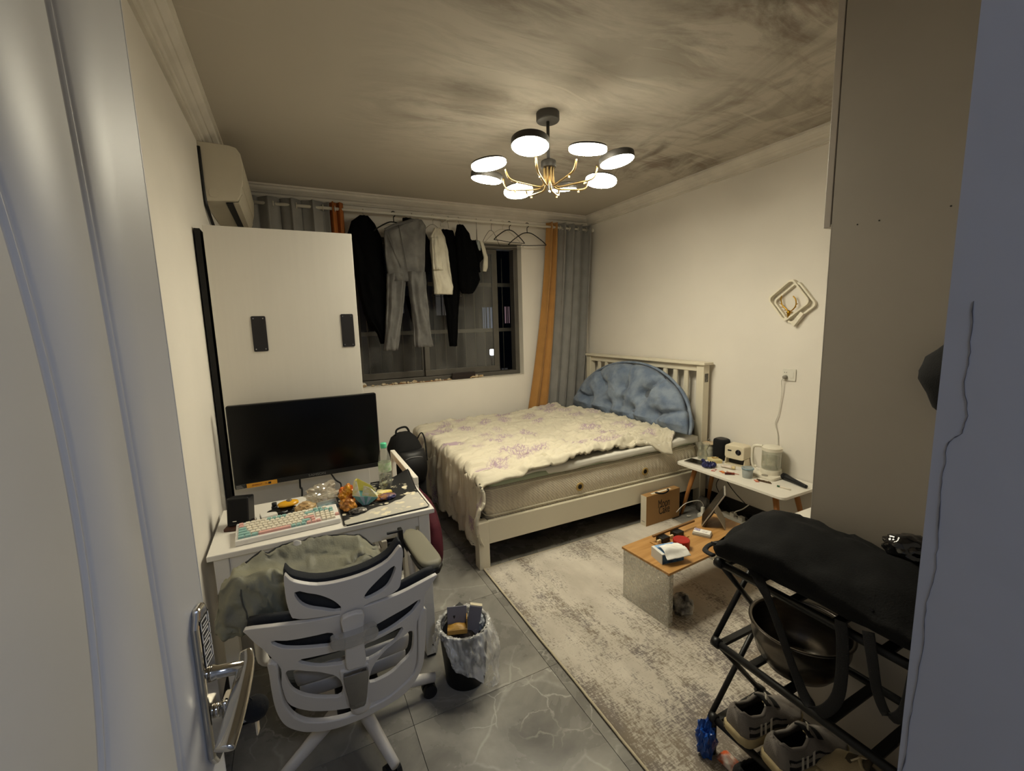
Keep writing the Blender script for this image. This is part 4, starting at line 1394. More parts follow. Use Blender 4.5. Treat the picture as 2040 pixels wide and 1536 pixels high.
for k in range(11):
    t_ = k / 10
    z = lerp(0.42, 0.66, t_)
    s_ = math.sin(PI * (0.08 + 0.84 * t_))
    rings.append([((0.10 + 0.0) * math.cos(a), -0.13 - 0.06 * s_ + 0.05 * math.sin(a), z) for a in [2 * PI * q / 20 for q in range(20)]])
obj('front_pocket', loft(B(), rings), M('dark_grey_nylon', '#121214', 0.5), bp_, smooth=True)
obj('zip', tb(smoothp([(-0.09, -0.19, 0.60), (-0.04, -0.215, 0.625), (0.04, -0.215, 0.62), (0.09, -0.19, 0.59)], 5), 0.004, n=6), M('zip_grey', '#6a6a6c', 0.4), bp_, smooth=True)
obj('handle', tb(smoothp([(-0.06, 0.0, 0.755), (-0.05, 0.0, 0.80), (0.02, 0.0, 0.81), (0.05, 0.0, 0.76)], 6), 0.008, n=8), black_fab, bp_, smooth=True)
obj('strap', tb(smoothp([(0.08, -0.05, 0.70), (0.12, -0.06, 0.76), (0.135, -0.09, 0.70), (0.13, -0.12, 0.55)], 6), 0.010, n=8, ry=0.4), black_fab, bp_, smooth=True)
wine = M('burgundy_cloth', '#4e1220', 0.85, bump=0.15, bscale=60, var=0.3)
db = thing('burgundy_bag', 'burgundy cloth bag on the floor between desk and bed', 'bag', (0.672, 2.70, 0), math.radians(4))
rings = []
for k in range(15):
    t_ = k / 14
    y = lerp(-0.24, 0.26, t_)
    s_ = math.sin(PI * (0.1 + 0.8 * t_)) ** 0.6
    rings.append([(0.072 * s_ * math.copysign(abs(math.cos(a)) ** 0.75, math.cos(a)), y, 0.25 + 0.25 * s_ * math.copysign(abs(math.sin(a)) ** 0.75, math.sin(a)) + 0.008 * fbm(y * 12, a * 2)) for a in [2 * PI * q / 28 for q in range(28)]])
bm = loft(B(), rings)
zm = min(v.co.z for v in bm.verts)
for v in bm.verts:
    v.co.z -= zm
obj('bag_body', bm, wine, db, smooth=True)
obj('handle', tb(smoothp([(-0.01, -0.1, 0.48), (-0.015, -0.06, 0.525), (-0.015, 0.06, 0.53), (-0.01, 0.1, 0.49)], 6), 0.01, n=8), wine, db, smooth=True)

# ---------------------------------------------------------------- rug
rug_m = M('distressed_rug', '#b5aea2', 0.95, bump=0.2, bscale=300)
t = rug_m.node_tree
b = t.nodes['Principled BSDF']
tc = nn(t, 'ShaderNodeTexCoord')
ob = tc.outputs['Object']
fine = noisetex(t, mapping(t, ob, scale=(42, 15, 1)), 2.4, 5, 0.75, 0.4)
weave = noisetex(t, mapping(t, ob, scale=(14, 80, 1)), 2.0, 3, 0.6, 0.2)
stripe = noisetex(t, mapping(t, ob, scale=(11, 1.1, 1)), 1.3, 3, 0.55, 0.3)
patch = noisetex(t, mapping(t, ob, scale=(1.7, 1.3, 1), loc=(0.85, 0.35, 0)), 1.9, 4, 0.6, 0.3)
sep = nn(t, 'ShaderNodeSeparateXYZ')
t.links.new(ob, sep.inputs[0])
near = ramp(t, mth(t, 'DIVIDE', sep.outputs[1], 2.3), [(0.42, (0.20, 0.20, 0.20)), (0.72, (0.0, 0.0, 0.0))])
lim = mth(t, 'ADD', mth(t, 'ADD', mth(t, 'MULTIPLY', patch, 0.75), near), mth(t, 'ADD', mth(t, 'MULTIPLY', fine, 0.75), mth(t, 'ADD', mth(t, 'MULTIPLY', weave, 0.45), mth(t, 'MULTIPLY', stripe, 0.35))))
worn = ramp(t, lim, [(0.605, (0, 0, 0)), (0.70, (1, 1, 1))])
lim2 = mth(t, 'MULTIPLY', lim, 0.5)
worn = ramp(t, lim2, [(0.585, (0, 0, 0)), (0.665, (1, 1, 1))])
base = ramp(t, noisetex(t, mapping(t, ob, scale=(3, 1.6, 1)), 2, 4), [(0.35, lin('#b3ab9e')), (0.65, lin('#cac2b5'))])
dk = ramp(t, noisetex(t, ob, 5, 2), [(0.4, lin('#5d5556')), (0.6, lin('#75695a'))])
t.links.new(mix(t, mix(t, 0.85, (0, 0, 0), worn), base, dk), b.inputs['Base Color'])
rug = thing('rug', 'large beige distressed rug on the grey marble tiles', 'rug', (0, 0, 0.0))
RGX0, RGX1, RGY0, RGY1 = 0.99, 2.58, 0.845, 2.472
def rugf(u, v):
    x, y = lerp(RGX0, RGX1, u), lerp(RGY0, RGY1, v)
    e = max(0, 1 - u / 0.02)
    return (x + 0.004 * fbm(y * 3, 2) * e, y, 0.0062 + 0.003 * e * (0.5 + fbm(y * 2.5, 5)))
obj('pile', grid(B(), rugf, 60, 60), rug_m, rug, smooth=True, solid=0.009)
bind = M('rug_binding', '#bdb29a', 0.9)
for pts in ([rugf(0, v) for v in np.linspace(0, 1, 60)], [(x, RGY1, 0.006) for x in (RGX0, 1.8, RGX1)], [(RGX1, y, 0.006) for y in (RGY0, 1.5, RGY1)], [(x, RGY0, 0.006) for x in (RGX0, 1.8, RGX1)]):
    obj('binding', tb(pts, 0.0058, n=6), bind, rug, smooth=True)

# ---------------------------------------------------------------- coffee table with ribbed acrylic ends
wood_m = M('oak_board', '#b98d55', 0.45, col2='#a3763f', vscale=3.0, stretch=(1.2, 14, 1), bump=0.05, bscale=8)
CT = Matrix.Translation((1.597, 1.497, 0)) @ Matrix.Rotation(math.radians(4.2), 4, 'Z')
ct = thing('coffee_table', 'low coffee table with oak top and clear rippled acrylic ends on the rug', 'table', CT.translation, math.radians(4.2))
Z0 = 0.0108
obj('table_top', bx((-0.004, -0.004, 0.302), (0.80, 0.324, 0.315)), wood_m, ct, bevel=0.0015)
acr = Mclear('rippled_acrylic', tint=(0.93, 0.92, 0.87), haze=0.26, gloss=0.55, rough=0.12, hcol=(0.80, 0.77, 0.68), bump=(75, 1.0))
for x in (0.004, 0.765):
    obj('end_panel', bx((x, 0.0, Z0), (x + 0.012, 0.318, 0.302)), acr, ct)
    obj('end_return', bx((x + 0.012, 0.0, Z0), (x + 0.03, 0.012, 0.302)), acr, ct)
obj('corner_pad', lt([(0, 0.294), (0.008, 0.294), (0.008, 0.302), (0, 0.302)], n=12, c=(0.01, 0.008, 0)), dark_m, ct)
TZ = 0.3153
tb_ = thing('tissue_box', 'blue and white tissue box with a pulled tissue on the coffee table', 'tissue box', (1.697, 1.606, TZ), math.radians(-10))
blue_m = M('blue_print', '#3f6f9f', 0.5, col2='#1d3a66', vscale=30)
obj('box_body', bx((-0.067, -0.048, 0), (0.067, 0.048, 0.056)), M('tissue_white', '#d9d8d2', 0.6), tb_, bevel=0.001)
obj('front_print', bx((-0.064, -0.0486, 0.002), (0.066, -0.048, 0.05)), blue_m, tb_)
obj('top_print', bx((-0.05, -0.045, 0.056), (0.066, 0.0475, 0.0566)), M('sky_print', '#8fb4d8', 0.5, col2='#5c8cc4', vscale=25), tb_)
def tis(u, v):
    x = lerp(-0.05, 0.075, u)
    y = lerp(0.02, -0.075, v)
    z = 0.064 + 0.02 * math.sin(PI * min(1, v * 1.3)) * (0.6 + 0.4 * math.sin(5 * u)) + 0.004 * fbm(u * 4, v * 4, 3)
    if y < -0.045:
        z -= (-0.045 - y) * 0.9
    x += 0.02 * v * (u - 0.2)
    return (x, y, max(z, 0.02))
obj('tissue', grid(B(), tis, 24, 24), M('tissue_paper', '#eceae4', 0.9), tb_, smooth=True, solid=0.0006)
rt = thing('red_tin', 'round red tin behind the tissue box on the coffee table', 'tin', (1.848, 1.650, TZ))
red = M('red_lacquer', '#a31f16', 0.4)
obj('tin_body', lt([(0, 0), (0.043, 0), (0.044, 0.003), (0.044, 0.034), (0, 0.034)], n=36), red, rt, smooth=False)
obj('lid', lt([(0, 0.034), (0.0455, 0.034), (0.0455, 0.046), (0.043, 0.049), (0.03, 0.0495), (0, 0.0475)], n=36), red, rt, smooth=False)
hp = thing('wooden_holder', 'long wooden bar resting on two black blocks on the coffee table', 'holder', (1.748, 1.757, TZ), math.radians(4))
obj('bar', bx((0.0, 0.0, 0.034), (0.36, 0.014, 0.046)), M('dark_oak', '#7d5a33', 0.5), hp, bevel=0.002)
for x in (0.03, 0.15):
    obj('block', bx((x, -0.04, 0.006), (x + 0.06, 0.012, 0.034)), dark_m, hp, bevel=0.003)
obj('tray', bx((-0.01, -0.06, 0.0), (0.23, 0.02, 0.006)), wood_m, hp, bevel=0.001)
for x in (0.005, 0.105):
    obj('peg', bx((x, -0.028, 0.006), (x + 0.03, -0.016, 0.026)), M('pale_wood', '#d9c49a', 0.6), hp, bevel=0.001)
cb = thing('card_box', 'clear box of cards with a printed lid on the coffee table', 'card box', (2.068, 1.695, TZ), math.radians(-60))
obj('tray', bx((-0.05, -0.03, 0), (0.05, 0.03, 0.015)), M('frosted_plastic', '#dcd8cc', 0.3, trans=0.5, ior=1.3), cb, bevel=0.002)
obj('card_stack', bx((-0.046, -0.026, 0.0155), (0.046, 0.026, 0.022)), M('white_cards', '#e6e3dc', 0.6), cb)
obj('lid_print', bx((-0.044, -0.006, 0.022), (-0.012, 0.025, 0.0226)), M('violet_print', '#5b4b86', 0.6, col2='#d8d3dd', vscale=60), cb)
obj('lid_lines', bx((0.0, -0.012, 0.022), (0.03, 0.012, 0.0225)), M('grey_print', '#b9b0b4', 0.6, col2='#e6e3dc', vscale=80), cb)
# tablet on folded stand
tbm = thing('tablet', 'slim tablet propped on a folding stand at the end of the coffee table', 'tablet', (2.145, 1.764, TZ), math.radians(-52))
def slab(p0, p1, y0, wdt, th):
    """slab between two points in local XZ, width along Y"""
    d = (V(p1) - V(p0))
    n = V((-d.z, 0, d.x)).normalized() * th
    bm = B()
    poly(bm, [V(p0), V(p1), V(p1) + n, V(p0) + n], (0, wdt, 0))
    return bm
obj('screen_slab', slab((0.004, 0.0, 0.004), (0.125, 0.0, 0.22), 0, 0.165, 0.007), M('tablet_silver', '#b9b4aa', 0.35, metal=0.5), tbm, bevel=0.002)
obj('glass', slab((-0.0015, 0.004, 0.0135), (0.114, 0.004, 0.219), 0, 0.157, 0.0008), M('tablet_glass', '#101012', 0.15), tbm)
obj('cover_half', slab((0.008, 0.0, 0.002), (0.064, 0.0, 0.104), 0, 0.165, -0.004), M('cover_brown', '#4f4238', 0.7), tbm, bevel=0.001)
obj('stand_flap', slab((0.068, 0.0, 0.112), (0.128, 0.0, 0.003), 0, 0.165, 0.004), M('stand_grey', '#9a9282', 0.6), tbm, bevel=0.001)
# plastic bag on the rug under the table
crumple('plastic_bag', 'crumpled white and black plastic bag on the rug under the coffee table', 'plastic bag', (1.765, 1.555, 0.0115), (0.055, 0.05, 0.05), M('white_black_film', '#d6d3cc', 0.4, col2='#1c1b1f', vscale=14), 41.0)

# ---------------------------------------------------------------- kraft carry box
kr = M('kraft_card', '#a07a4c', 0.75, var=0.06, vscale=5)
mb = thing('carry_box', 'brown mooncake carry box with black handle standing against the bed', 'carry box', (2.305, 2.398, 0.0108), math.radians(2))
BW, BD, BH = 0.362, 0.058, 0.238
obj('box_body', bx((0, 0, 0), (BW, BD, BH)), kr, mb, bevel=0.0015)
obj('side_sleeve', bx((-0.0008, 0.0005, 0.0005), (0.0, BD - 0.0005, BH - 0.0005)), M('white_card', '#d6cdb9', 0.7), mb)
obj('side_print', bx((-0.0014, 0.014, 0.03), (-0.0008, 0.044, 0.036)), M('pale_ink', '#9a9488', 0.7), mb)
ink = M('black_ink', '#1b1512', 0.7)
text('letters', 'Moon', 0.094, ink, basis((0.188, -0.0006, 0.148), (1, 0, 0), (0, 0, 1)), mb, sx=0.58)
text('letters', 'Cake', 0.094, ink, basis((0.192, -0.0006, 0.094), (1, 0, 0), (0, 0, 1)), mb, sx=0.62)
obj('handle', tb(smoothp([(0.115, 0.025, BH - 0.002), (0.118, 0.008, BH + 0.006), (0.135, -0.006, BH + 0.002), (0.18, -0.009, BH - 0.004), (0.225, -0.006, BH + 0.004), (0.242, 0.008, BH + 0.008), (0.245, 0.025, BH - 0.002)], 5), 0.007, n=8, ry=0.6, up=(0, 0, 1)), dark_m, mb, smooth=True)
obj('handle_slot', bx((0.075, 0.016, BH - 0.001), (0.285, 0.036, BH + 0.0012)), M('white_card_b', '#e3dcc9', 0.7), mb)

# ---------------------------------------------------------------- side table
stb = thing('side_table', 'low white side table with round wooden legs along the right wall', 'table', (2.668, 1.592, 0))
SW, SL, SH = 0.41, 0.872, 0.45
obj('table_top', rb((0, 0, SH - 0.02), (SW, SL, SH), 0.035, ax=2, k=5), white_m, stb, bevel=0.003)
leg_m = M('beech_leg', '#a9713c', 0.5, var=0.1, vscale=6, stretch=(8, 8, 1))
for (x0, y0, x1, y1) in ((0.10, SL - 0.12, 0.06, SL - 0.02), (SW - 0.10, SL - 0.12, SW - 0.05, SL - 0.02), (0.10, 0.12, 0.06, 0.03), (SW - 0.10, 0.12, SW - 0.05, 0.03)):
    b0 = 0.0108 if x1 < 0.3 and False else 0.0
    obj('leg', tb([(x0, y0, SH - 0.02), (lerp(x0, x1, .5), lerp(y0, y1, .5), SH / 2), (x1, y1, 0.0)], [0.019, 0.016, 0.012], n=14), leg_m, stb, smooth=True)
obj('apron', bx((0.08, 0.10, SH - 0.045), (SW - 0.08, SL - 0.10, SH - 0.02)), M('batten', '#8f8067', 0.7), stb)
SZ = SH + 0.0003
ph = thing('tablet', 'black tablet lying flat at the bed end of the white side table', 'tablet', (2.785, 2.362, SZ), math.radians(98))
obj('body', rb((-0.075, -0.052, 0), (0.075, 0.052, 0.0075), 0.008, ax=2), M('silver_frame', '#9a9590', 0.3, metal=0.7), ph, bevel=0.001)
obj('screen', bx((-0.071, -0.048, 0.0075), (0.071, 0.048, 0.008)), M('dark_screen', '#14110f', 0.2), ph)
gj = thing('glass_vase', 'clear faceted glass with flared rim on the side table by the bed', 'glass', (2.90, 2.40, SZ))
glass = Mclear('clear_glass', haze=0.09, gloss=0.15)
bm = B()
N_ = 12
pr_ = [(0.0, 0.0), (0.036, 0.0), (0.041, 0.012), (0.044, 0.04), (0.036, 0.062), (0.034, 0.072), (0.044, 0.10), (0.056, 0.128), (0.0535, 0.128), (0.041, 0.10), (0.031, 0.072), (0.033, 0.062), (0.040, 0.04), (0.036, 0.014), (0.0, 0.012)]
lathe(bm, pr_, n=N_)
obj('glass_body', bm, glass, gj)
cf = thing('cafetiere', 'white pour-over cup with a beige lid behind the glass', 'cup', (3.0, 2.425, SZ))
obj('cup', lt([(0, 0), (0.032, 0), (0.035, 0.004), (0.037, 0.045), (0.034, 0.052), (0.037, 0.058), (0.04, 0.105), (0.037, 0.105), (0.034, 0.06), (0, 0.058)], n=28), M('porcelain', '#dcd8cc', 0.25), cf, smooth=True)
obj('lid', lt([(0, 0.106), (0.05, 0.106), (0.052, 0.11), (0.045, 0.117), (0, 0.12)], n=28), M('beige_lid', '#cbb596', 0.5), cf, smooth=True)
obj('lid_loop', tb(smoothp([(-0.011, 0, 0.118), (-0.012, 0, 0.138), (0, 0, 0.147), (0.012, 0, 0.138), (0.011, 0, 0.118)], 5), 0.0022, n=6), chrome_m, cf, smooth=True)
obj('handle', tb(smoothp([(0.02, -0.032, 0.08), (0.04, -0.052, 0.085), (0.045, -0.06, 0.07), (0.025, -0.032, 0.05)], 5), 0.004, n=8), M('porcelain_b', '#dcd8cc', 0.25), cf, smooth=True)
so = thing('smart_speaker', 'black cylindrical cloth speaker against the right wall on the side table', 'speaker', (3.02, 2.32, SZ))
cloth_b = M('speaker_cloth', '#131215', 0.95, bump=0.4, bscale=500)
def sq_ring(z, r):
    return [(r * math.copysign(abs(math.cos(a)) ** 0.62, math.cos(a)), r * math.copysign(abs(math.sin(a)) ** 0.62, math.sin(a)), z) for a in [2 * PI * q / 36 for q in range(36)]]
obj('cloth_body', loft(B(), [sq_ring(0.004, 0.048), sq_ring(0.01, 0.054), sq_ring(0.15, 0.055), sq_ring(0.163, 0.052), sq_ring(0.17, 0.042)]), cloth_b, so, smooth=True)
obj('top_panel', loft(B(), [sq_ring(0.169, 0.043), sq_ring(0.1715, 0.04)]), M('soft_black_top', '#201d1e', 0.5), so, smooth=False)
obj('base_ring', loft(B(), [sq_ring(0.0, 0.046), sq_ring(0.005, 0.048)]), dark_m, so)
pj = thing('projector', 'small cream projector on a cream stand in the middle of the side table', 'projector', (3.005, 2.165, SZ), math.radians(9))
crm = M('cream_plastic', '#ddd2b8', 0.35)
def rot_bm(bm, mx):
    bmesh.ops.transform(bm, matrix=mx, verts=bm.verts)
    return bm
# front faces -X
obj('body', rb((-0.055, -0.075, 0.052), (0.055, 0.075, 0.160), 0.022, ax=0, k=5), crm, pj, bevel=0.008, seg=3)
lens = obj('lens_ring', lt([(0, 0), (0.021, 0), (0.021, 0.003), (0.017, 0.004), (0.0165, 0.001), (0, 0.0)], n=28, c=(-0.055, -0.032, 0.112), axis=(-1, 0, 0)), dark_m, pj, smooth=True)
obj('lens', lt([(0, 0.002), (0.008, 0.003), (0.015, 0.002), (0, 0.0015)], n=24, c=(-0.055, -0.032, 0.112), axis=(-1, 0, 0)), M('lens_glass', '#1a1722', 0.08, coat=1.0), lens, smooth=True)
obj('sensor_window', rb((-0.0565, 0.02, 0.112), (-0.054, 0.05, 0.122), 0.004, ax=0), dark_m, pj)
bm = B()
for y in (-0.075, 0.069):
    poly(bm, [(-0.05, y, 0.0), (-0.035, y, 0.06), (0.035, y, 0.06), (0.05, y, 0.0)], (0, 0.006, 0))
box(bm, (-0.052, -0.075, 0.0), (0.05, 0.075, 0.006))
obj('stand', bm, crm, pj, bevel=0.002)
obj('rear_shade', bx((0.0, -0.065, 0.006), (0.004, 0.065, 0.052)), dark_m, pj)
kt_ = thing('kettle', 'glass electric kettle with white lid and handle on its square base by the wall', 'kettle', (2.985, 1.885, SZ), math.radians(0))
kt_.scale = (1, 1, 1.12)
wpl = M('kettle_white', '#e2dccb', 0.3)
obj('power_base', rb((-0.105, -0.085, 0), (0.075, 0.085, 0.018), 0.02, ax=2), wpl, kt_, bevel=0.004)
obj('dial', lt([(0, 0), (0.021, 0), (0.02, 0.003), (0, 0.003)], n=24, c=(-0.082, -0.01, 0.018)), M('steel_dial', '#a9a49a', 0.3, metal=0.8), kt_, smooth=False)
obj('heater_base', lt([(0, 0.018), (0.066, 0.018), (0.067, 0.03), (0.066, 0.048), (0, 0.048)], n=36), wpl, kt_, smooth=False)
obj('jug', lt([(0, 0.05), (0.060, 0.05), (0.0625, 0.056), (0.0625, 0.175), (0.061, 0.178), (0.0605, 0.176), (0.0605, 0.058), (0, 0.054)], n=40), glass, kt_, smooth=True)
obj('water', lt([(0, 0.0545), (0.0598, 0.0585), (0.0598, 0.122), (0, 0.122)], n=40), Mclear('kettle_water', tint=(0.93, 0.93, 0.88), haze=0.08, gloss=0.08), kt_, smooth=True)
obj('rim_band', lt([(0.0635, 0.166), (0.065, 0.168), (0.065, 0.184), (0.061, 0.184), (0.061, 0.166)], n=40), wpl, kt_, smooth=False)
obj('lid', lt([(0, 0.196), (0.03, 0.197), (0.055, 0.193), (0.066, 0.187), (0.066, 0.184), (0, 0.184)], n=40), wpl, kt_, smooth=False)
obj('handle', tb(smoothp([(-0.03, 0.052, 0.188), (-0.045, 0.085, 0.187), (-0.052, 0.105, 0.175), (-0.054, 0.11, 0.14), (-0.054, 0.108, 0.08), (-0.05, 0.1, 0.052), (-0.04, 0.085, 0.045)], 6), 0.0125, n=12, ry=0.8), wpl, kt_, smooth=True)
obj('scale_strip', bx((0.0, -0.064, 0.07), (0.006, -0.0625, 0.16)), M('pale_scale', '#cfcbbd', 0.5), kt_)
cupm = M('grey_blue_cup', '#aab0ad', 0.4, trans=0.2, ior=1.3)
gc = thing('measuring_cup', 'pale grey-blue cup in front of the kettle', 'cup', (2.815, 1.945, SZ))
obj('cup_body', lt([(0, 0), (0.030, 0), (0.032, 0.004), (0.037, 0.07), (0.036, 0.07), (0.031, 0.006), (0, 0.006)], n=32), cupm, gc, smooth=True)
obj('rim', lt([(0.0375, 0.062), (0.0405, 0.064), (0.0405, 0.071), (0.036, 0.072), (0.036, 0.064)], n=32), M('blue_rim', '#8ba0a8', 0.4), gc, smooth=True)
gc2 = obj('content', lt([(0, 0.05), (0.0345, 0.05), (0, 0.052)], n=24), M('cup_content', '#7f8688', 0.5), gc)
mic = thing('microphone', 'black handheld microphone lying on the near corner of the side table', 'microphone', (2.99, 1.80, SZ + 0.0225), math.radians(-104))
obj('body', lt([(0, 0), (0.0225, 0.0), (0.022, 0.012), (0.017, 0.06), (0.0125, 0.16), (0.012, 0.17), (0, 0.172)], n=22, c=(0.02, 0, 0), axis=(1, 0, -0.06)), M('mic_black', '#0f0f11', 0.4), mic, smooth=True)
obj('head', lt([(0, -0.03), (0.012, -0.029), (0.0215, -0.02), (0.0235, -0.005), (0.0232, 0.004), (0, 0.004)], n=22, c=(0.02, 0, 0), axis=(1, 0, -0.06)), M('mic_mesh', '#1b1b1d', 0.5, metal=0.6, bump=0.5, bscale=500), mic, smooth=True)
scr = thing('scrunchie', 'navy satin scrunchie beside the flat tablet on the side table', 'scrunchie', (2.775, 2.235, SZ))
sat = M('navy_satin', '#2b2f66', 0.3, col2='#16183c', vscale=40)
bm = B()
def scrf(u, v):
    a = 2 * PI * u
    rr_ = 0.03
    r2 = 0.014 * (1 + 0.35 * math.sin(14 * a))
    b_ = 2 * PI * v
    return ((rr_ + r2 * math.cos(b_)) * math.cos(a) * 1.3, (rr_ + r2 * math.cos(b_)) * math.sin(a), 0.019 + r2 * math.sin(b_))
grid(bm, scrf, 84, 13, closed_u=True)
obj('gathers', bm, sat, scr, smooth=True)
scr2 = thing('hair_bow', 'navy ribbon hair bow overlapping the corner of the flat tablet', 'hair bow', (2.80, 2.305, SZ + 0.009), math.radians(50))
bm = B()
for s in (-1, 1):
    rings = []
    for k in range(7):
        t_ = k / 6
        rr_ = interp(t_, [(0, 0.004), (0.5, 0.016), (1, 0.008)])
        rings.append([(s * 0.04 * t_, rr_ * math.cos(a), 0.016 + rr_ * 0.7 * math.sin(a)) for a in [2 * PI * q / 12 for q in range(12)]])
    loft(bm, rings)
obj('loops', bm, sat, scr2, smooth=True)
obj('knot', lt([(0, -0.006), (0.007, -0.005), (0.007, 0.005), (0, 0.006)], n=10, c=(0, 0, 0.016), axis=(1, 0, 0)), sat, scr2, smooth=True)
gb = thing('gift_box', 'pale yellow flat box with a small bow in front of the black speaker', 'box', (2.915, 2.295, SZ), math.radians(-20))
obj('box_body', bx((-0.035, -0.045, 0), (0.035, 0.045, 0.024)), M('pale_yellow_card', '#d9c78d', 0.6), gb, bevel=0.0015)
obj('lid', bx((-0.0365, -0.0465, 0.016), (0.0365, 0.0465, 0.028)), M('pale_yellow_lid', '#dccf9f', 0.6), gb, bevel=0.0015)
obj('ribbon_bow', tb(smoothp([(-0.012, 0.0, 0.03), (-0.02, 0.012, 0.038), (0, 0.0, 0.032), (0.02, -0.01, 0.04), (0.012, 0.004, 0.031)], 5), 0.003, n=6), M('tan_ribbon', '#b08a4a', 0.6), gb, smooth=True)
tu = thing('cream_tube', 'white cosmetic tube lying in front of the projector', 'tube', (2.862, 2.145, SZ), math.radians(-70))
rings = []
for k in range(6):
    t_ = k / 5
    rings.append([(lerp(-0.045, 0.035, t_), (0.016 - 0.002 * (1 - t_)) * math.cos(a), 0.0145 + lerp(0.002, 0.0135, t_) * math.sin(a)) for a in [2 * PI * q / 16 for q in range(16)]])
obj('tube_body', loft(B(), rings), M('pale_pink_tube', '#e0d2c4', 0.4), tu, smooth=True)
obj('cap', lt([(0, 0), (0.0125, 0), (0.0125, 0.022), (0, 0.022)], n=18, c=(0.035, 0, 0.0145), axis=(1, 0, 0)), M('gold_cap', '#cdbb8a', 0.35), tu, smooth=False)
def pack(name, label, loc, rz, sx, sy, col, col2):
    o = thing(name, label, 'sweet', loc, rz)
    def f(u, v):
        z = 0.0095 * math.sin(PI * u) ** 0.6 * math.sin(PI * v) ** 0.4
        return (lerp(-sx, sx, u), lerp(-sy, sy, v) * (1 + 0.12 * math.cos(2 * PI * u)), 0.0008 + z)
    obj('wrapper', grid(B(), f, 12, 10), M(name + '_film_' + col.strip('#'), col, 0.3, col2=col2, vscale=70), o, smooth=True, solid=0.001)
    bm = B()
    for s in (-1, 1):
        poly(bm, [(s * sx, -sy * 0.9, 0.0008), (s * (sx + 0.008), -sy * 1.1, 0.0008), (s * (sx + 0.008), sy * 1.1, 0.0008), (s * sx, sy * 0.9, 0.0008)], (0, 0, 0.001))
    obj('crimp', bm, M(name + '_crimp_' + col.strip('#'), col, 0.35), o)
    return o
pack('wrapped_sweet', 'red wrapped sweet below the navy scrunchie', (2.745, 2.165, SZ), 0.4, 0.02, 0.013, '#b5261e', '#d8c9bd')
pack('wrapped_sweet', 'orange wrapped sweet between red sweet and lipstick', (2.762, 2.105, SZ), 1.2, 0.018, 0.013, '#c9581d', '#d9a56a')
pack('wrapped_sweet', 'orange-red wrapped sweet right of the grey-blue cup', (2.80, 1.865, SZ), 0.9, 0.014, 0.011, '#bb4a30', '#d8a98c')
ls = thing('lipstick', 'dark red lipstick lying left of the grey-blue cup', 'lipstick', (2.757, 2.045, SZ + 0.0085), math.radians(-38))
obj('case', tb([(-0.03, 0, 0), (0.012, 0, 0)], 0.0085, n=14), M('maroon_case', '#4f1a14', 0.3), ls, smooth=False)
obj('cap', tb([(0.012, 0, 0), (0.034, 0, 0)], 0.0082, n=14), M('brown_cap', '#7a3320', 0.3), ls, smooth=False)
st_ = thing('stick', 'thin pink stick between lipstick and cup', 'stick', (2.80, 2.05, SZ + 0.0032), math.radians(-78))
obj('shaft', tb([(-0.045, 0, 0), (0.045, 0, 0)], 0.003, n=8), M('pink_stick', '#c98b7d', 0.5), st_, smooth=True)
obj('tip', tb([(0.045, 0, 0), (0.055, 0, 0)], 0.0024, n=8), white_m, st_)
pn = thing('marker_pen', 'white pen with a dark green cap near the table corner', 'pen', (2.825, 1.705, SZ + 0.0055), math.radians(-82))
obj('barrel', tb([(-0.01, 0, 0), (0.055, 0, 0)], 0.0052, n=12), M('pen_white', '#e6ddcc', 0.4), pn, smooth=True)
obj('cap', tb([(-0.028, 0, 0), (-0.01, 0, 0)], 0.0054, n=12), M('pen_green', '#29512f', 0.4), pn, smooth=True)
cl = thing('hair_clip', 'beaded brown and silver hair clip in front of the kettle base', 'hair clip', (2.825, 1.83, SZ), math.radians(-76))
bm = B()
for k in range(9):
    lathe(bm, [(0, 0), (0.006, 0.003), (0.006, 0.009), (0, 0.012)], n=8, c=(-0.04 + 0.01 * k, 0.004 * math.sin(k * 2), 0.002))
obj('beads', bm, M('bronze_beads', '#6e5a45', 0.3, metal=0.5), cl, smooth=True)['kind'] = 'stuff'
obj('clip_bar', bx((-0.045, -0.005, 0), (0.05, 0.005, 0.003)), M('brown_clip', '#553a28', 0.5), cl)

# ---------------------------------------------------------------- power strip, charger and cables under the side table
wht = M('white_plastic', '#dcd8cd', 0.4)
ps = thing('power_strip', 'white power strip with plugs on the floor under the side table', 'power strip', (2.985, 2.12, 0), math.radians(82))
obj('strip_body', rb((-0.15, -0.026, 0), (0.15, 0.026, 0.028), 0.008, ax=2), wht, ps, bevel=0.003)
for x in (-0.105, -0.03, 0.05):
    p_l = obj('plug', rb((x - 0.02, -0.018, 0.028), (x + 0.02, 0.018, 0.06), 0.006, ax=2), wht if x > -0.05 else dark_m, ps, bevel=0.003)
obj('cable', tb(smoothp([(0.0, 0.0, 0.05), (-0.02, 0.06, 0.10), (-0.10, 0.07, 0.16), (-0.16, 0.075, 0.22)], 6), 0.004, n=8), wht, ps, smooth=True)
pb = thing('charger', 'white charger with a plugged cable on the floor beside the carry box', 'charger', (2.83, 2.33, 0.0), math.radians(10))
obj('charger_body', rb((-0.03, -0.022, 0), (0.022, 0.022, 0.028), 0.006, ax=2), wht, pb, bevel=0.003)
obj('plug', rb((0.0, -0.012, 0.028), (0.026, 0.012, 0.075), 0.005, ax=2), wht, pb, bevel=0.002)
obj('cable', tb(smoothp([(0.014, 0.0, 0.075), (0.014, 0.0, 0.10), (-0.02, 0.01, 0.135), (-0.08, 0.03, 0.142), (-0.17, 0.05, 0.135), (-0.2, 0.1, 0.06)], 6), 0.003, n=8), wht, pb, smooth=True)
ep = thing('earphone', 'tiny white earphone on the floor between box and charger', 'earphone', (2.72, 2.37, 0.0108))
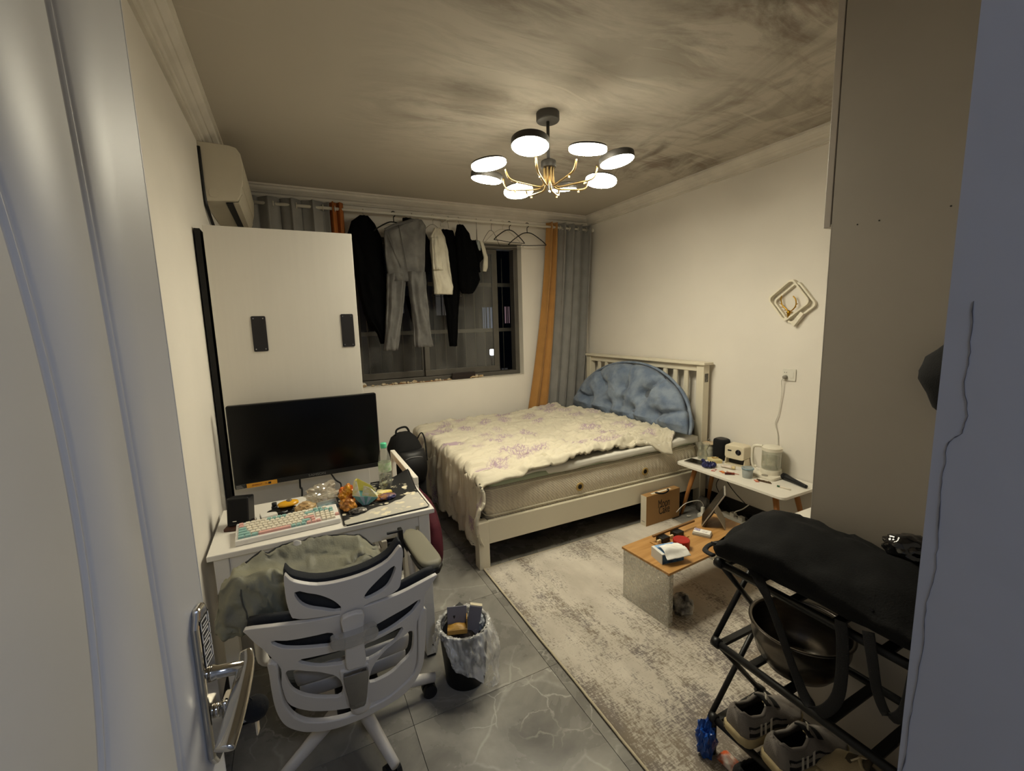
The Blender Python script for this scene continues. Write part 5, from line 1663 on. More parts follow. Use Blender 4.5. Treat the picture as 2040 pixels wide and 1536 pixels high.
obj('stem', tb([(0, 0, 0.0035), (0.028, -0.006, 0.0035)], 0.0032, n=8), wht, ep, smooth=True)
obj('bud', lt([(0, -0.006), (0.006, -0.003), (0.006, 0.003), (0, 0.006)], n=10, c=(-0.003, 0, 0.006)), wht, ep, smooth=True)
cc = thing('cable_bundle', 'black cables tangled along the baseboard under the side table', 'cable', (3.03, 2.1, 0))
bm = B()
tube(bm, smoothp([(0.02, 0.22, 0.36), (0.02, 0.18, 0.27), (0.0, 0.08, 0.2), (0.02, -0.05, 0.10), (0.0, -0.15, 0.02)], 6), 0.0035, n=6)
tube(bm, smoothp([(0.0, 0.24, 0.36), (-0.02, 0.22, 0.3), (-0.02, 0.24, 0.2), (0.01, 0.1, 0.05), (0.0, -0.2, 0.01)], 6), 0.003, n=6)
tube(bm, smoothp([(-0.02, 0.05, 0.006), (-0.10, -0.05, 0.006), (-0.08, -0.15, 0.006), (0.0, -0.2, 0.02), (0.01, -0.1, 0.08), (-0.04, -0.02, 0.09), (-0.06, -0.1, 0.04)], 6), 0.0035, n=6)
obj('wires', bm, dark_m, cc, smooth=True)
sock_c = thing('cloth_bundle', 'grey crumpled cloth on the floor behind the table leg', 'cloth', (2.95, 2.52, 0))
sock_c.location = (2.93, 2.40, 0.0)
bm = B()
bmesh.ops.create_icosphere(bm, subdivisions=4, radius=1)
for v in bm.verts:
    p = v.co.copy()
    d = 1 + 0.3 * fbm(p.x * 2, p.y * 2, p.z * 2 + 5, 3)
    v.co = V((p.x * 0.06 * d, p.y * 0.05 * d, max(p.z * 0.075 * d, -0.05) + 0.05))
obj('cloth', bm, M('grey_cloth', '#6a655e', 0.95, var=0.3, vscale=20), sock_c, smooth=True)

# ---------------------------------------------------------------- wall items on the right
deco = thing('wall_ornament', 'white double square frame with golden antlered deer head on the right wall', 'wall ornament', (RX1, 1.865, 1.665))
fr_m = M('ornament_white', '#e6dfcc', 0.45)
def ring_frame(cy, cz, half, ang, r, d0, d1, wth):
    """rounded square band standing off the wall"""
    out = [(y, z) for y, z in rrect(-half, -half, half, half, r, 6)]
    ca, sa2 = math.cos(ang), math.sin(ang)
    rings = []
    for (y, z) in out:
        n_ = V((y, z)).length
        iy, iz = y * (1 - wth / half), z * (1 - wth / half)
        def tr(a, b2):
            return (cy + a * ca - b2 * sa2, cz + a * sa2 + b2 * ca)
        o1, i1 = tr(y, z), tr(iy, iz)
        rings.append([(-d0, *o1), (-d1, *o1), (-d1, *i1), (-d0, *i1)])
    rings.append(rings[0])
    return loft(B(), rings, cap0=False, cap1=False)
obj('frame', ring_frame(0.012, 0.02, 0.106, math.radians(52), 0.03, 0.001, 0.04, 0.011), fr_m, deco)
o = obj('frame', ring_frame(-0.022, 0.0, 0.106, math.radians(52), 0.03, 0.0005, 0.026, 0.011), fr_m, deco)
# block at the lower right
bm = B()
sq = [(-0.13, 0.0), (-0.045, 0.0), (-0.045, 0.03), (-0.13, 0.03)]
ca, sa2 = math.cos(math.radians(52)), math.sin(math.radians(52))
obj('block', poly(B(), [(-0.001, -0.095 + 0.0 , -0.075), (-0.001, -0.035, -0.158), (-0.001, -0.015, -0.14), (-0.001, -0.075, -0.06)], (-0.035, 0, 0)), fr_m, deco)
gold = M('gold_paint', '#b58b2c', 0.3, metal=0.9)
bm = B()
D_ = -0.028
tube(bm, smoothp([(D_, 0.012, -0.055), (D_, 0.03, -0.035), (D_, 0.055, -0.01), (D_, 0.066, 0.03), (D_, 0.064, 0.052)], 5), 0.004, n=7)
tube(bm, smoothp([(D_, -0.004, -0.055), (D_, -0.024, -0.04), (D_, -0.038, -0.012), (D_, -0.034, 0.022), (D_, -0.016, 0.045)], 5), 0.004, n=7)
for p, q in (((0.04, -0.027), (0.065, -0.024)), ((0.056, -0.008), (0.076, 0.004)), ((0.064, 0.02), (0.072, 0.035)), ((-0.027, -0.036), (-0.042, -0.026)), ((-0.036, -0.016), (-0.05, -0.006)), ((0.02, -0.046), (0.04, -0.05))):
    tube(bm, [(D_, *p), (D_, *q)], [0.0034, 0.002], n=6)
obj('antlers', bm, gold, deco, smooth=True)
rings = []
for k in range(7):
    t_ = k / 6
    rr_ = interp(t_, [(0, 0.005), (0.3, 0.009), (0.75, 0.013), (1, 0.006)])
    rings.append([(D_ - 0.006 + rr_ * math.cos(a), 0.004 + rr_ * 0.9 * math.sin(a), lerp(-0.105, -0.048, t_)) for a in [2 * PI * q / 12 for q in range(12)]])
obj('deer_head', loft(B(), rings), gold, deco, smooth=True)
bm = B()
for s in (-1, 1):
    poly(bm, [(D_, 0.004 + s * 0.008, -0.06), (D_, 0.004 + s * 0.03, -0.056), (D_, 0.004 + s * 0.012, -0.068)], (-0.003, 0, 0))
obj('ears', bm, gold, deco)
soc = thing('wall_socket', 'white wall socket and switch plate on the right wall above the kettle', 'socket', (RX1, 1.857, 1.171))
obj('plate', rb((-0.009, -0.046, -0.042), (0.0, 0.046, 0.042), 0.005, ax=0), wht, soc, bevel=0.002)
obj('rocker', bx((-0.0115, -0.032, -0.022), (-0.009, -0.012, 0.022)), wht, soc, bevel=0.001)
for y in (0.016, 0.03):
    obj('pin_hole', lt([(0, 0), (0.0026, 0), (0.0026, 0.0006), (0, 0.0006)], n=8, c=(-0.009, y, 0.016), axis=(-1, 0, 0)), dark_m, soc)
KO = V((RX1 - 2.985, 1.857 - 1.885, 1.171 - SZ))
bm = lt([(0, 0.0095), (0.013, 0.0095), (0.014, 0.02), (0.011, 0.034), (0, 0.036)], n=18, c=(KO.x, KO.y + 0.02, KO.z - 0.016), axis=(-1, 0, 0))
for v in bm.verts:
    v.co.z /= 1.12
obj('plug', bm, M('grey_plug', '#8d887e', 0.5), kt_, smooth=True)
obj('cord', tb(smoothp([V(((KO + V(p)).x, (KO + V(p)).y, (KO + V(p)).z / 1.12)) for p in [(-0.03, 0.022, -0.022), (-0.032, 0.036, -0.045), (-0.018, 0.036, -0.12), (-0.014, 0.045, -0.2), (-0.013, 0.055, -0.29), (-0.013, 0.075, -0.36), (-0.012, 0.055, -0.43), (-0.012, 0.045, -0.53), (-0.012, 0.03, -0.62), (-0.012, 0.02, -0.68), (-0.02, 0.02, -0.712)]], 6), 0.0032, n=8), wht, kt_, smooth=True)

# ---------------------------------------------------------------- office chair, back turned to the camera
ch_head = [(-0.162, 0.628), (-0.15, 0.613), (-0.135, 0.599), (-0.089, 0.578), (-0.027, 0.573), (0.039, 0.579), (0.095, 0.599), (0.127, 0.635), (0.137, 0.612), (0.135, 0.567), (0.132, 0.503), (0.122, 0.474), (0.085, 0.463), (0.027, 0.458), (0.019, 0.417), (-0.035, 0.427), (-0.039, 0.452), (-0.084, 0.458), (-0.13, 0.464), (-0.149, 0.472), (-0.157, 0.481), (-0.164, 0.539)]
ch_headhL = [(-0.138, 0.564), (-0.115, 0.552), (-0.087, 0.536), (-0.056, 0.505), (-0.039, 0.468), (-0.078, 0.488), (-0.11, 0.506), (-0.129, 0.529)]
ch_headhR = [(0.033, 0.485), (0.04, 0.505), (0.057, 0.524), (0.085, 0.549), (0.11, 0.567), (0.106, 0.543), (0.095, 0.515), (0.078, 0.497)]
ch_back = [(-0.269, 0.45), (-0.199, 0.453), (-0.114, 0.45), (-0.037, 0.449), (0.036, 0.453), (0.125, 0.452), (0.189, 0.457), (0.249, 0.458), (0.241, 0.442), (0.224, 0.42), (0.21, 0.4), (0.208, 0.342), (0.187, 0.296), (0.189, 0.199), (0.188, 0.099), (0.168, 0.028), (0.127, 0.01), (0.081, 0.001), (0.026, 0.01), (-0.025, 0.022), (-0.075, 0.037), (-0.122, 0.056), (-0.149, 0.072), (-0.175, 0.094), (-0.195, 0.125), (-0.203, 0.183), (-0.204, 0.221), (-0.2, 0.28), (-0.219, 0.334), (-0.236, 0.372), (-0.251, 0.398), (-0.265, 0.43)]
ch_h1L = [(-0.209, 0.393), (-0.177, 0.386), (-0.135, 0.385), (-0.101, 0.385), (-0.066, 0.381), (-0.064, 0.342), (-0.095, 0.345), (-0.129, 0.352), (-0.158, 0.359), (-0.187, 0.37)]
ch_h1R = [(0.034, 0.349), (0.069, 0.359), (0.11, 0.369), (0.152, 0.376), (0.191, 0.384), (0.174, 0.361), (0.163, 0.35), (0.125, 0.333), (0.089, 0.322), (0.058, 0.318), (0.033, 0.317)]
ch_h2L = [(-0.15, 0.298), (-0.12, 0.3), (-0.084, 0.299), (-0.037, 0.293), (-0.034, 0.25), (-0.064, 0.253), (-0.091, 0.26), (-0.121, 0.275)]
ch_h2R = [(0.023, 0.285), (0.053, 0.291), (0.083, 0.295), (0.134, 0.3), (0.123, 0.274), (0.109, 0.256), (0.083, 0.242), (0.062, 0.232), (0.024, 0.229)]
ch_h3L = [(-0.186, 0.257), (-0.166, 0.259), (-0.137, 0.245), (-0.111, 0.232), (-0.085, 0.212), (-0.065, 0.191), (-0.051, 0.15), (-0.054, 0.102), (-0.076, 0.107), (-0.099, 0.117), (-0.135, 0.138), (-0.161, 0.163), (-0.178, 0.195)]
ch_h3R = [(0.039, 0.113), (0.042, 0.148), (0.051, 0.179), (0.067, 0.205), (0.088, 0.227), (0.115, 0.244), (0.142, 0.253), (0.168, 0.259), (0.169, 0.182), (0.158, 0.153), (0.132, 0.135), (0.109, 0.118), (0.082, 0.111)]
ch_U = [(-0.229, 0.315), (-0.23, 0.265), (-0.231, 0.198), (-0.23, 0.135), (-0.225, 0.085), (-0.214, 0.039), (-0.196, 0.008), (-0.165, -0.02), (-0.137, -0.033), (-0.109, -0.043), (-0.069, -0.049), (-0.028, -0.049), (0.014, -0.047), (0.053, -0.042), (0.098, -0.037), (0.139, -0.028), (0.169, -0.008), (0.196, 0.031), (0.212, 0.079), (0.216, 0.144), (0.217, 0.226), (0.215, 0.337), (0.2, 0.336), (0.189, 0.295), (0.191, 0.198), (0.191, 0.096), (0.174, 0.046), (0.138, 0.022), (0.092, 0.001), (0.048, -0.005), (0.005, -0.008), (-0.037, -0.01), (-0.077, -0.004), (-0.111, 0.005), (-0.143, 0.019), (-0.165, 0.038), (-0.184, 0.066), (-0.197, 0.102), (-0.205, 0.14), (-0.207, 0.184), (-0.208, 0.252), (-0.207, 0.307)]
ch_spine = [(-0.035, 0.454), (0.02, 0.454), (0.02, 0.396), (0.021, 0.308), (0.023, 0.236), (-0.003, 0.231), (-0.032, 0.242), (-0.032, 0.335), (-0.035, 0.4)]
ch_lumbar = [(-0.042, 0.201), (-0.031, 0.21), (0.016, 0.208), (0.029, 0.197), (0.026, 0.134), (0.018, 0.051), (0.001, 0.042), (-0.026, 0.05), (-0.033, 0.103)]
ch_knob = [(-0.07, 0.393), (-0.061, 0.403), (-0.03, 0.401), (0.012, 0.403), (0.035, 0.409), (0.052, 0.402), (0.058, 0.38), (0.051, 0.362), (0.025, 0.358), (-0.018, 0.353), (-0.054, 0.357), (-0.067, 0.368)]
CURV = 0.55
CP0, CB, CN = V((0.095, 1.37, 0.36)), V((0, -0.298, 0.954)), V((0, 0.954, 0.298))
def plate(outline, holes, off=0.0, curv=CURV, k=3, extra=None):
    """flat panel with holes bent to the curve of the chair back"""
    bm = B()
    edges = []
    for li, lp in enumerate([outline] + holes):
        pts = smoothp([(a, b_, 0) for a, b_ in lp], k, closed=True)
        if li > 0:
            # open the slot a little: the rounded edge takes some of it back
            n_ = len(pts)
            ar = sum(pts[i].x * pts[(i + 1) % n_].y - pts[(i + 1) % n_].x * pts[i].y for i in range(n_))
            sg = 1 if ar > 0 else -1
            out_ = []
            for i in range(n_):
                tg = pts[(i + 1) % n_] - pts[i - 1]
                nv = V((tg.y, -tg.x, 0)) * sg
                out_.append(pts[i] + nv.normalized() * 0.0055 if nv.length > 1e-6 else pts[i])
            pts = out_
        vs = [bm.verts.new(p) for p in pts]
        for i in range(len(vs)):
            edges.append(bm.edges.new((vs[i], vs[(i + 1) % len(vs)])))
    bmesh.ops.triangle_fill(bm, use_beauty=True, use_dissolve=False, edges=edges)
    for _ in range(2):
        long_ = [e for e in bm.edges if e.calc_length() > 0.035]
        if long_:
            bmesh.ops.subdivide_edges(bm, edges=long_, cuts=1)
            bmesh.ops.triangulate(bm, faces=[f for f in bm.faces if len(f.verts) > 3])
    for v in bm.verts:
        a, b_ = v.co.x, v.co.y
        v.co = CP0 + V((a, 0, 0)) + CB * b_ + CN * (curv * a * a + off + (extra(a, b_) if extra else 0))
    return bm
chair_w = M('chair_white_plastic', '#c9c4be', 0.42, var=0.02, vscale=4)
chair_d = M('chair_mesh', '#232529', 0.85, bump=0.3, bscale=500)
och = thing('office_chair', 'white office chair with slotted back and headrest, pushed to the desk', 'chair', (0, 0, 0))
hb_ = obj('headrest', plate(ch_head, [ch_headhL, ch_headhR]), chair_w, och, smooth=False, solid=0.012, bevel=0.0035)
obj('headrest_pad', plate([(a * 1.0, b_ + (0.006 if b_ > 0.55 else 0.0)) for a, b_ in ch_head if b_ > 0.455], [], off=0.022), chair_d, och, smooth=True, solid=0.022, bevel=0.006)
obj('back_shell', plate(ch_back, [ch_h1L, ch_h1R, ch_h2L, ch_h2R, ch_h3L, ch_h3R]), chair_w, och, smooth=False, solid=0.012, bevel=0.0035)
obj('back_mesh', plate([(-0.262, 0.455), (-0.11, 0.458), (0.03, 0.460), (0.13, 0.461), (0.245, 0.463), (0.215, 0.36), (0.195, 0.27), (0.0, 0.27), (-0.2, 0.27), (-0.235, 0.36)], [], off=0.026), chair_d, och, smooth=True, solid=0.014)
obj('lower_frame', plate(ch_U, [], off=-0.004), chair_w, och, smooth=False, solid=0.018, bevel=0.006)
obj('spine', plate(ch_spine, [], off=-0.018), chair_w, och, smooth=False, solid=0.016, bevel=0.005)
acr2 = Mclear('smoky_clear_plastic', tint=(0.8, 0.79, 0.78), haze=0.3, gloss=0.45, rough=0.08, hcol=(0.5, 0.49, 0.48))
obj('height_clip', plate(ch_knob, [], off=-0.034, curv=0.3), acr2, och, smooth=False, solid=0.02, bevel=0.008, seg=3)
obj('lumbar_knob', plate(ch_lumbar, [], off=-0.016), Mclear('smoke_plastic', tint=(0.45, 0.43, 0.41), haze=0.35, gloss=0.6, rough=0.08, hcol=(0.09, 0.085, 0.08)), och, smooth=False, solid=0.024, bevel=0.007, seg=3)
obj('lumbar_frame', plate([(a * 1.2, (b_ - 0.125) * 1.1 + 0.125) for a, b_ in ch_lumbar], [], off=-0.008), chair_w, och, smooth=False, solid=0.012, bevel=0.004)
# inner lumbar cushion bars seen through the slots
for b0, hw_, dz in ((0.155, 0.17, 0.035), (0.085, 0.16, 0.03)):
    pts = [CP0 + V((a, 0, 0)) + CB * (b0 - 0.5 * a * a) + CN * (CURV * a * a + 0.055) for a in np.linspace(-hw_, hw_, 17)]
    obj('lumbar_pad', tb(pts, dz, n=12, ry=0.35, up=tuple(CB)), M('pad_grey', '#8f8d8c', 0.6), och, smooth=True)
CX, CY = 0.10, 1.70
obj('seat', rb((CX - 0.24, CY - 0.24, 0.40), (CX + 0.24, CY + 0.24, 0.455), 0.09, ax=2, k=6), chair_d, och, bevel=0.015, seg=3)
obj('seat_pan', rb((CX - 0.225, CY - 0.225, 0.375), (CX + 0.225, CY + 0.225, 0.40), 0.09, ax=2, k=6), chair_w, och, bevel=0.008)
obj('mechanism', rb((CX - 0.07, CY - 0.30, 0.315), (CX + 0.07, CY + 0.12, 0.375), 0.02, ax=2), dark_m, och, bevel=0.006)
obj('back_link', tb(smoothp([(CX, CY - 0.27, 0.345), (CX, CY - 0.33, 0.355), (CX - 0.005, CY - 0.345, 0.40)], 4), 0.03, n=10, ry=0.6), chair_w, och, smooth=True)
obj('gas_lift', tb([(CX, CY, 0.10), (CX, CY, 0.22), (CX, CY, 0.2201), (CX, CY, 0.33)], [0.027, 0.027, 0.016, 0.016], n=16), dark_m, och)
for k in range(5):
    a = math.radians(-73 + 72 * k)
    d_ = V((math.cos(a), math.sin(a), 0))
    c0 = V((CX, CY, 0))
    R_ = 0.315
    lg = obj('base_leg', tb([c0 + d_ * 0.0 + V((0, 0, 0.125)), c0 + d_ * 0.10 + V((0, 0, 0.120)), c0 + d_ * 0.22 + V((0, 0, 0.095)), c0 + d_ * (R_ + 0.015) + V((0, 0, 0.074))], [0.036, 0.032, 0.026, 0.021], n=12, ry=0.75, up=(0, 0, 1)), chair_w, och, smooth=True)
    ca_ = V((-d_.y, d_.x, 0))
    cs_ = obj('caster', tb([c0 + d_ * (R_ - 0.012) + ca_ * -0.024 + V((0, 0, 0.029)), c0 + d_ * (R_ - 0.012) + ca_ * -0.006 + V((0, 0, 0.029))], 0.029, n=18), dark_m, lg)
    tube_bm = B()
    tube(tube_bm, [c0 + d_ * (R_ - 0.012) + ca_ * 0.006 + V((0, 0, 0.029)), c0 + d_ * (R_ - 0.012) + ca_ * 0.024 + V((0, 0, 0.029))], 0.029, n=18)
    obj('caster', tube_bm, dark_m, lg)
    obj('caster_stem', tb([c0 + d_ * R_ + V((0, 0, 0.03)), c0 + d_ * R_ + V((0, 0, 0.085))], 0.008, n=8), dark_m, lg)
armpad = M('arm_pad', '#7b7767', 0.55)
for s, (x0, x1, y0, y1, rz_) in ((1, (0.355, 0.445, 1.515, 1.845, 0.0)), (-1, (-0.255, -0.165, 1.50, 1.80, 0.0))):
    zt = 0.697
    bm = B()
    ring = []
    for t_ in np.linspace(0, 1, 11):
        y = lerp(y0, y1, t_)
        hw_ = 0.044 * (1 - 0.6 * abs(2 * t_ - 1) ** 8)
        xc = (x0 + x1) / 2 + (-0.018 + 0.036 * t_) * -0.4 * s
        ring.append([(xc + hw_ * math.copysign(abs(math.cos(q)) ** 0.5, math.cos(q)), y, zt - 0.011 + 0.011 * math.copysign(abs(math.sin(q)) ** 0.6, math.sin(q))) for q in [2 * PI * i / 24 for i in range(24)]])
    obj('arm_pad', loft(bm, ring), armpad, och, smooth=True)
    bm = B()
    ring = [[(p[0] + (p[0] - (x0 + x1) / 2) * 0.08, p[1] + (p[1] - (y0 + y1) / 2) * 0.02, p[2] - 0.020) for p in r] for r in ring]
    obj('arm_pad_base', loft(bm, ring), dark_m, och, smooth=True)
    xm = (x0 + x1) / 2 - 0.035 * s
    obj('arm_post', tb(smoothp([(CX + 0.20 * s, 1.70, 0.385), (xm + 0.01 * s, 1.70, 0.40), (xm + 0.015 * s, 1.70, 0.47), (xm, 1.69, 0.60), (xm, 1.69, 0.672)], 5), 0.028, n=12, ry=0.6, up=(0, 1, 0)), chair_w, och, smooth=True)
# black lever bars beside the right arm
bm = B()
for z in (0.735, 0.69):
    tube(bm, [(0.285, 1.77, z), (0.345, 1.77, z)], 0.006, n=8)
rbox(bm, (0.33, 1.755, 0.62), (0.348, 1.785, 0.745), 0.005, ax=1)
obj('arm_lever', bm, dark_m, och, bevel=0.002)

# ---------------------------------------------------------------- jacket thrown over the chair
jk_m = M('olive_grey_cloth', '#85836f', 0.6, bump=0.12, bscale=200, col2='#67665b', vscale=7)
jk = thing('jacket', 'olive grey jacket thrown over the office chair behind its headrest', 'jacket', (0, 0, 0))
def jkf(u, v):
    x = lerp(-0.255, 0.228, u)
    zt = interp(u, [(0, 0.79), (0.05, 0.86), (0.15, 0.915), (0.25, 0.932), (0.45, 0.930), (0.62, 0.924), (0.82, 0.918), (0.94, 0.86), (1, 0.78)])
    zb = interp(u, [(0, 0.755), (0.06, 0.735), (0.25, 0.72), (0.5, 0.70), (1, 0.70)])
    yc = interp(u, [(0, 1.40), (0.3, 1.41), (1, 1.43)])
    yw = interp(u, [(0, 0.02), (0.06, 0.06), (0.3, 0.085), (0.7, 0.10), (0.95, 0.08), (1, 0.03)])
    a = 2 * PI * v
    sy, sz = math.cos(a), math.sin(a)
    y = yc + yw * math.copysign(abs(sy) ** 0.7, sy)
    h = 0.5 + 0.5 * math.copysign(abs(sz) ** 0.8, sz)
    z = lerp(zb, zt, h)
    # hollow between the near and the far edge, near edge lower
    if sz > 0:
        z -= 0.075 * sz ** 2 * max(0, 1 - (sy / 0.75) ** 2) * math.sin(PI * min(1, max(0, (u - 0.12) / 0.86))) ** 0.5
        z -= 0.05 * max(0, -sy) * max(0, math.sin(PI * min(1, max(0, (u - 0.3) / 0.7))))
    n1 = fbm(x * 7, z * 7, y * 7, 3)
    n2 = abs(fbm(x * 16 + 2 * n1, z * 6 + 4, y * 16, 3))
    n3 = max(0, 1 - 2.6 * abs(fbm(x * 9 + 3, z * 7 + 1.5 * n1, y * 9, 2))) ** 2
    y += 0.022 * n1 - (0.018 * n2 + 0.014 * n3) * (1 if sy < 0 else -1)
    x += 0.012 * fbm(x * 5 + 9, z * 12, 2)
    z += 0.012 * n1 + 0.011 * n3 * max(sz, 0)
    return (x, y, z)
bm = B()
grid(bm, lambda v, u: jkf(u, v), 72, 90, closed_u=True)
obj('jacket_body', bm, jk_m, jk, smooth=True)
blk = M('black_binding', '#17171a', 0.7)
obj('binding', tb([V(jkf(u, 0.105)) + V((0, 0, 0.002)) for u in np.linspace(0.16, 0.94, 40)], 0.005, n=6), blk, jk, smooth=True)
obj('seam', tb([V(jkf(0.16, v)) for v in np.linspace(0.42, 0.68, 20)], 0.0025, n=5), M('seam_shadow', '#4c4b44', 0.9), jk, smooth=True)
p_ = V(jkf(0.45, 0.11))
obj('care_label', grid(B(), lambda u, v: (p_.x - 0.012 + 0.024 * u, p_.y - 0.010 - 0.012 * v, p_.z + 0.008 - 0.024 * v + 0.004 * math.sin(4 * u)), 6, 6), M('white_label', '#cfcac0', 0.7), jk, smooth=True, solid=0.001)

# ---------------------------------------------------------------- waste bin with clear liner and rubbish
bin_ = thing('waste_bin', 'black round waste bin standing on the tiles right of the chair', 'bin', (0.578, 1.715, 0))
obj('shell', lt([(0, 0.0), (0.083, 0.0), (0.088, 0.004), (0.110, 0.262), (0.113, 0.268), (0.110, 0.27), (0.106, 0.266), (0.085, 0.012), (0, 0.01)], n=40), M('bin_black', '#0b0b0c', 0.5), bin_, smooth=True)
lin_m = bpy.data.materials.new('clear_liner')
lin_m.use_nodes = True
t = lin_m.node_tree
t.nodes.clear()
out = nn(t, 'ShaderNodeOutputMaterial')
tr = nn(t, 'ShaderNodeBsdfTransparent')
df = nn(t, 'ShaderNodeBsdfDiffuse')
df.inputs['Color'].default_value = (0.92, 0.91, 0.88, 1)
gl = nn(t, 'ShaderNodeBsdfGlossy')
gl.inputs['Roughness'].default_value = 0.22
m1, m2 = nn(t, 'ShaderNodeMixShader'), nn(t, 'ShaderNodeMixShader')
tcn = nn(t, 'ShaderNodeTexCoord')
cl_ = ramp(t, noisetex(t, mapping(t, tcn.outputs['Object'], scale=(1.6, 1.6, 0.6)), 12, 3, 0.5, 0.8), [(0.38, (0.16, 0.16, 0.16)), (0.64, (0.60, 0.60, 0.60))])
t.links.new(cl_, m1.inputs[0])
t.links.new(tr.outputs[0], m1.inputs[1])
t.links.new(df.outputs[0], m1.inputs[2])
m2.inputs[0].default_value = 0.06
t.links.new(m1.outputs[0], m2.inputs[1])
t.links.new(gl.outputs[0], m2.inputs[2])
t.links.new(m2.outputs[0], out.inputs['Surface'])
lin_t = thing('bin_liner', 'crumpled clear plastic liner folded over the rim of the black bin', 'bin liner', (0.578, 1.715, 0))
def linf(u, v):
    a = 2 * PI * u
    # hang length: long toward the camera-right side
    g = math.cos(a - math.radians(-58))
    L = 0.045 + 0.20 * max(0, 0.5 + 0.5 * g) ** 3.5 + 0.02 * math.sin(5 * a) + (0.06 if math.cos(a - math.radians(170)) > 0.94 else 0)
    inn = 0.06
    s = v * (L + inn) - inn
    n_ = fbm(math.cos(a) * 3, math.sin(a) * 3, v * 3, 3)
    n2 = fbm(math.cos(a) * 9, math.sin(a) * 9, v * 7 + 4, 3)
    if s < 0:
        r, z = 0.102 + 0.003 * n2, 0.272 + s
    else:
        r = 0.1165 + 0.022 * min(1, s / 0.10) * (0.8 + 0.9 * n_) + 0.010 * n2
        r += 0.02 * max(0, g) * min(1, s / 0.15)
        z = 0.275 + 0.006 * n2 - s
    r = max(r, 0.1155 if s >= 0 else 0.095)
    return (r * math.cos(a), r * math.sin(a), max(z, 0.02))
bm = B()
grid(bm, linf, 140, 40, closed_u=True)
# the carry handle cut-out near the hem on the hanging side
kill = []
for f in bm.faces:
    c = f.calc_center_median()
    a = math.degrees(math.atan2(c.y, c.x))
    if ((a + 66) / 15) ** 2 + ((c.z - 0.085) / 0.034) ** 2 < 1 and math.hypot(c.x, c.y) > 0.114:
        kill.append(f)
bmesh.ops.delete(bm, geom=kill, context='FACES')
obj('film', bm, lin_m, lin_t, smooth=True)
def trash(name, label, cat, loc, rx, ry_, rz, build, **k):
    o = thing(name, label, cat, loc)
    o.rotation_euler = (rx, ry_, rz)
    build(o)
    return o
gold_c = M('gold_card', '#a27a32', 0.5, bump=0.3, bscale=60)
grey_c = M('grey_card', '#7d7c85', 0.6)
def t1(o):
    # open carton: grey lid, gold inside
    obj('flap', bx((-0.045, -0.004, 0.02), (0.04, 0.0, 0.095)), grey_c, o, bevel=0.001)
    obj('tray', bx((-0.045, -0.055, 0.0), (0.04, 0.0, 0.02)), gold_c, o, bevel=0.002)
    obj('pad', grid(B(), lambda u, v: (lerp(-0.04, 0.036, u), lerp(-0.052, -0.004, v), 0.021 + 0.014 * math.sin(PI * u) * math.sin(PI * v)), 10, 10), gold_c, o, smooth=True)
    obj('side', bx((0.038, -0.05, 0.02), (0.041, 0.0, 0.06)), gold_c, o)
trash('carton', 'open grey and gold carton sticking out of the bin', 'carton', (0.548, 1.70, 0.262), math.radians(-8), 0, math.radians(-20), t1)
trash('carton', 'slim grey carton standing upright in the bin', 'carton', (0.612, 1.70, 0.212), math.radians(-10), math.radians(10), math.radians(-25), lambda o: (obj('body', bx((-0.028, -0.014, 0), (0.028, 0.014, 0.125)), grey_c, o, bevel=0.002), obj('end_flap', bx((-0.027, -0.012, 0.1252), (0.027, 0.012, 0.128)), M('pale_flap', '#c9bfa5', 0.6), o)))
trash('carton', 'black carton at the back of the bin', 'carton', (0.572, 1.755, 0.225), math.radians(8), math.radians(-12), math.radians(20), lambda o: obj('body', bx((-0.035, -0.02, 0), (0.035, 0.02, 0.105)), dark_m, o, bevel=0.002))
crumple('paper_wad', 'crumpled pale paper at the right side in the bin', 'paper', (0.645, 1.715, 0.215), (0.026, 0.032, 0.04), M('pale_paper', '#a8adb2', 0.8), 55.0)
crumple('plastic_wad', 'clear crumpled film at the back right of the bin', 'plastic', (0.635, 1.765, 0.215), (0.028, 0.022, 0.04), lin_m, 58.0)
crumple('rubbish_fill', 'dark rubbish filling the bin below the cartons', 'rubbish', (0.578, 1.715, 0.02), (0.078, 0.078, 0.115), M('rubbish_dark', '#2a211c', 0.8, col2='#0d0b0b', vscale=25), 61.0, amp=0.12)

# ---------------------------------------------------------------- folding shoe rack
rk_m = M('rack_black', '#0b0b0c', 0.45)
rack = thing('shoe_rack', 'black folding three-tier shoe rack in front of the built-in cupboard', 'shoe rack', (0, 0, 0))
XA, XB, YA, YB = 1.245, 1.505, 0.945, 0.235
for z in (0.15, 0.45, 0.75):
    for x in (XA, XB):
        obj('rail', tb([(x, YB - 0.02, z), (x, YA + 0.012, z)], 0.0125, n=10), rk_m, rack, smooth=True)
    for k in range(7):
        y = lerp(YA - 0.012, YB + 0.012, k / 6)
        obj('slat', bx((XA, y - 0.013, z - 0.006), (XB, y + 0.013, z + 0.006)), rk_m, rack, bevel=0.003)
    for x in (XA, XB):
        for y in (YA, YB):
            obj('joint', lt([(0, -0.014), (0.017, -0.013), (0.018, 0.0), (0.017, 0.013), (0, 0.014)], n=14, c=(x, y, z), axis=(0, 1, 0)), rk_m, rack, smooth=True)
for z0, z1 in ((0.15, 0.45), (0.45, 0.75)):
    for y, dy in ((YA, 0.012), (YB, -0.012)):
        obj('cross_leg', tb([(XA, y + dy, z0), (XB, y + dy, z1)], 0.0095, n=10), rk_m, rack, smooth=True)
        obj('cross_leg', tb([(XB, y, z0), (XA, y, z1)], 0.0095, n=10), rk_m, rack, smooth=True)
for x in (XA, XB):
    for y in (YA, YB):
        obj('foot', tb([(x, y, 0.011), (x, y, 0.15)], [0.014, 0.011], n=10), rk_m, rack, smooth=True)

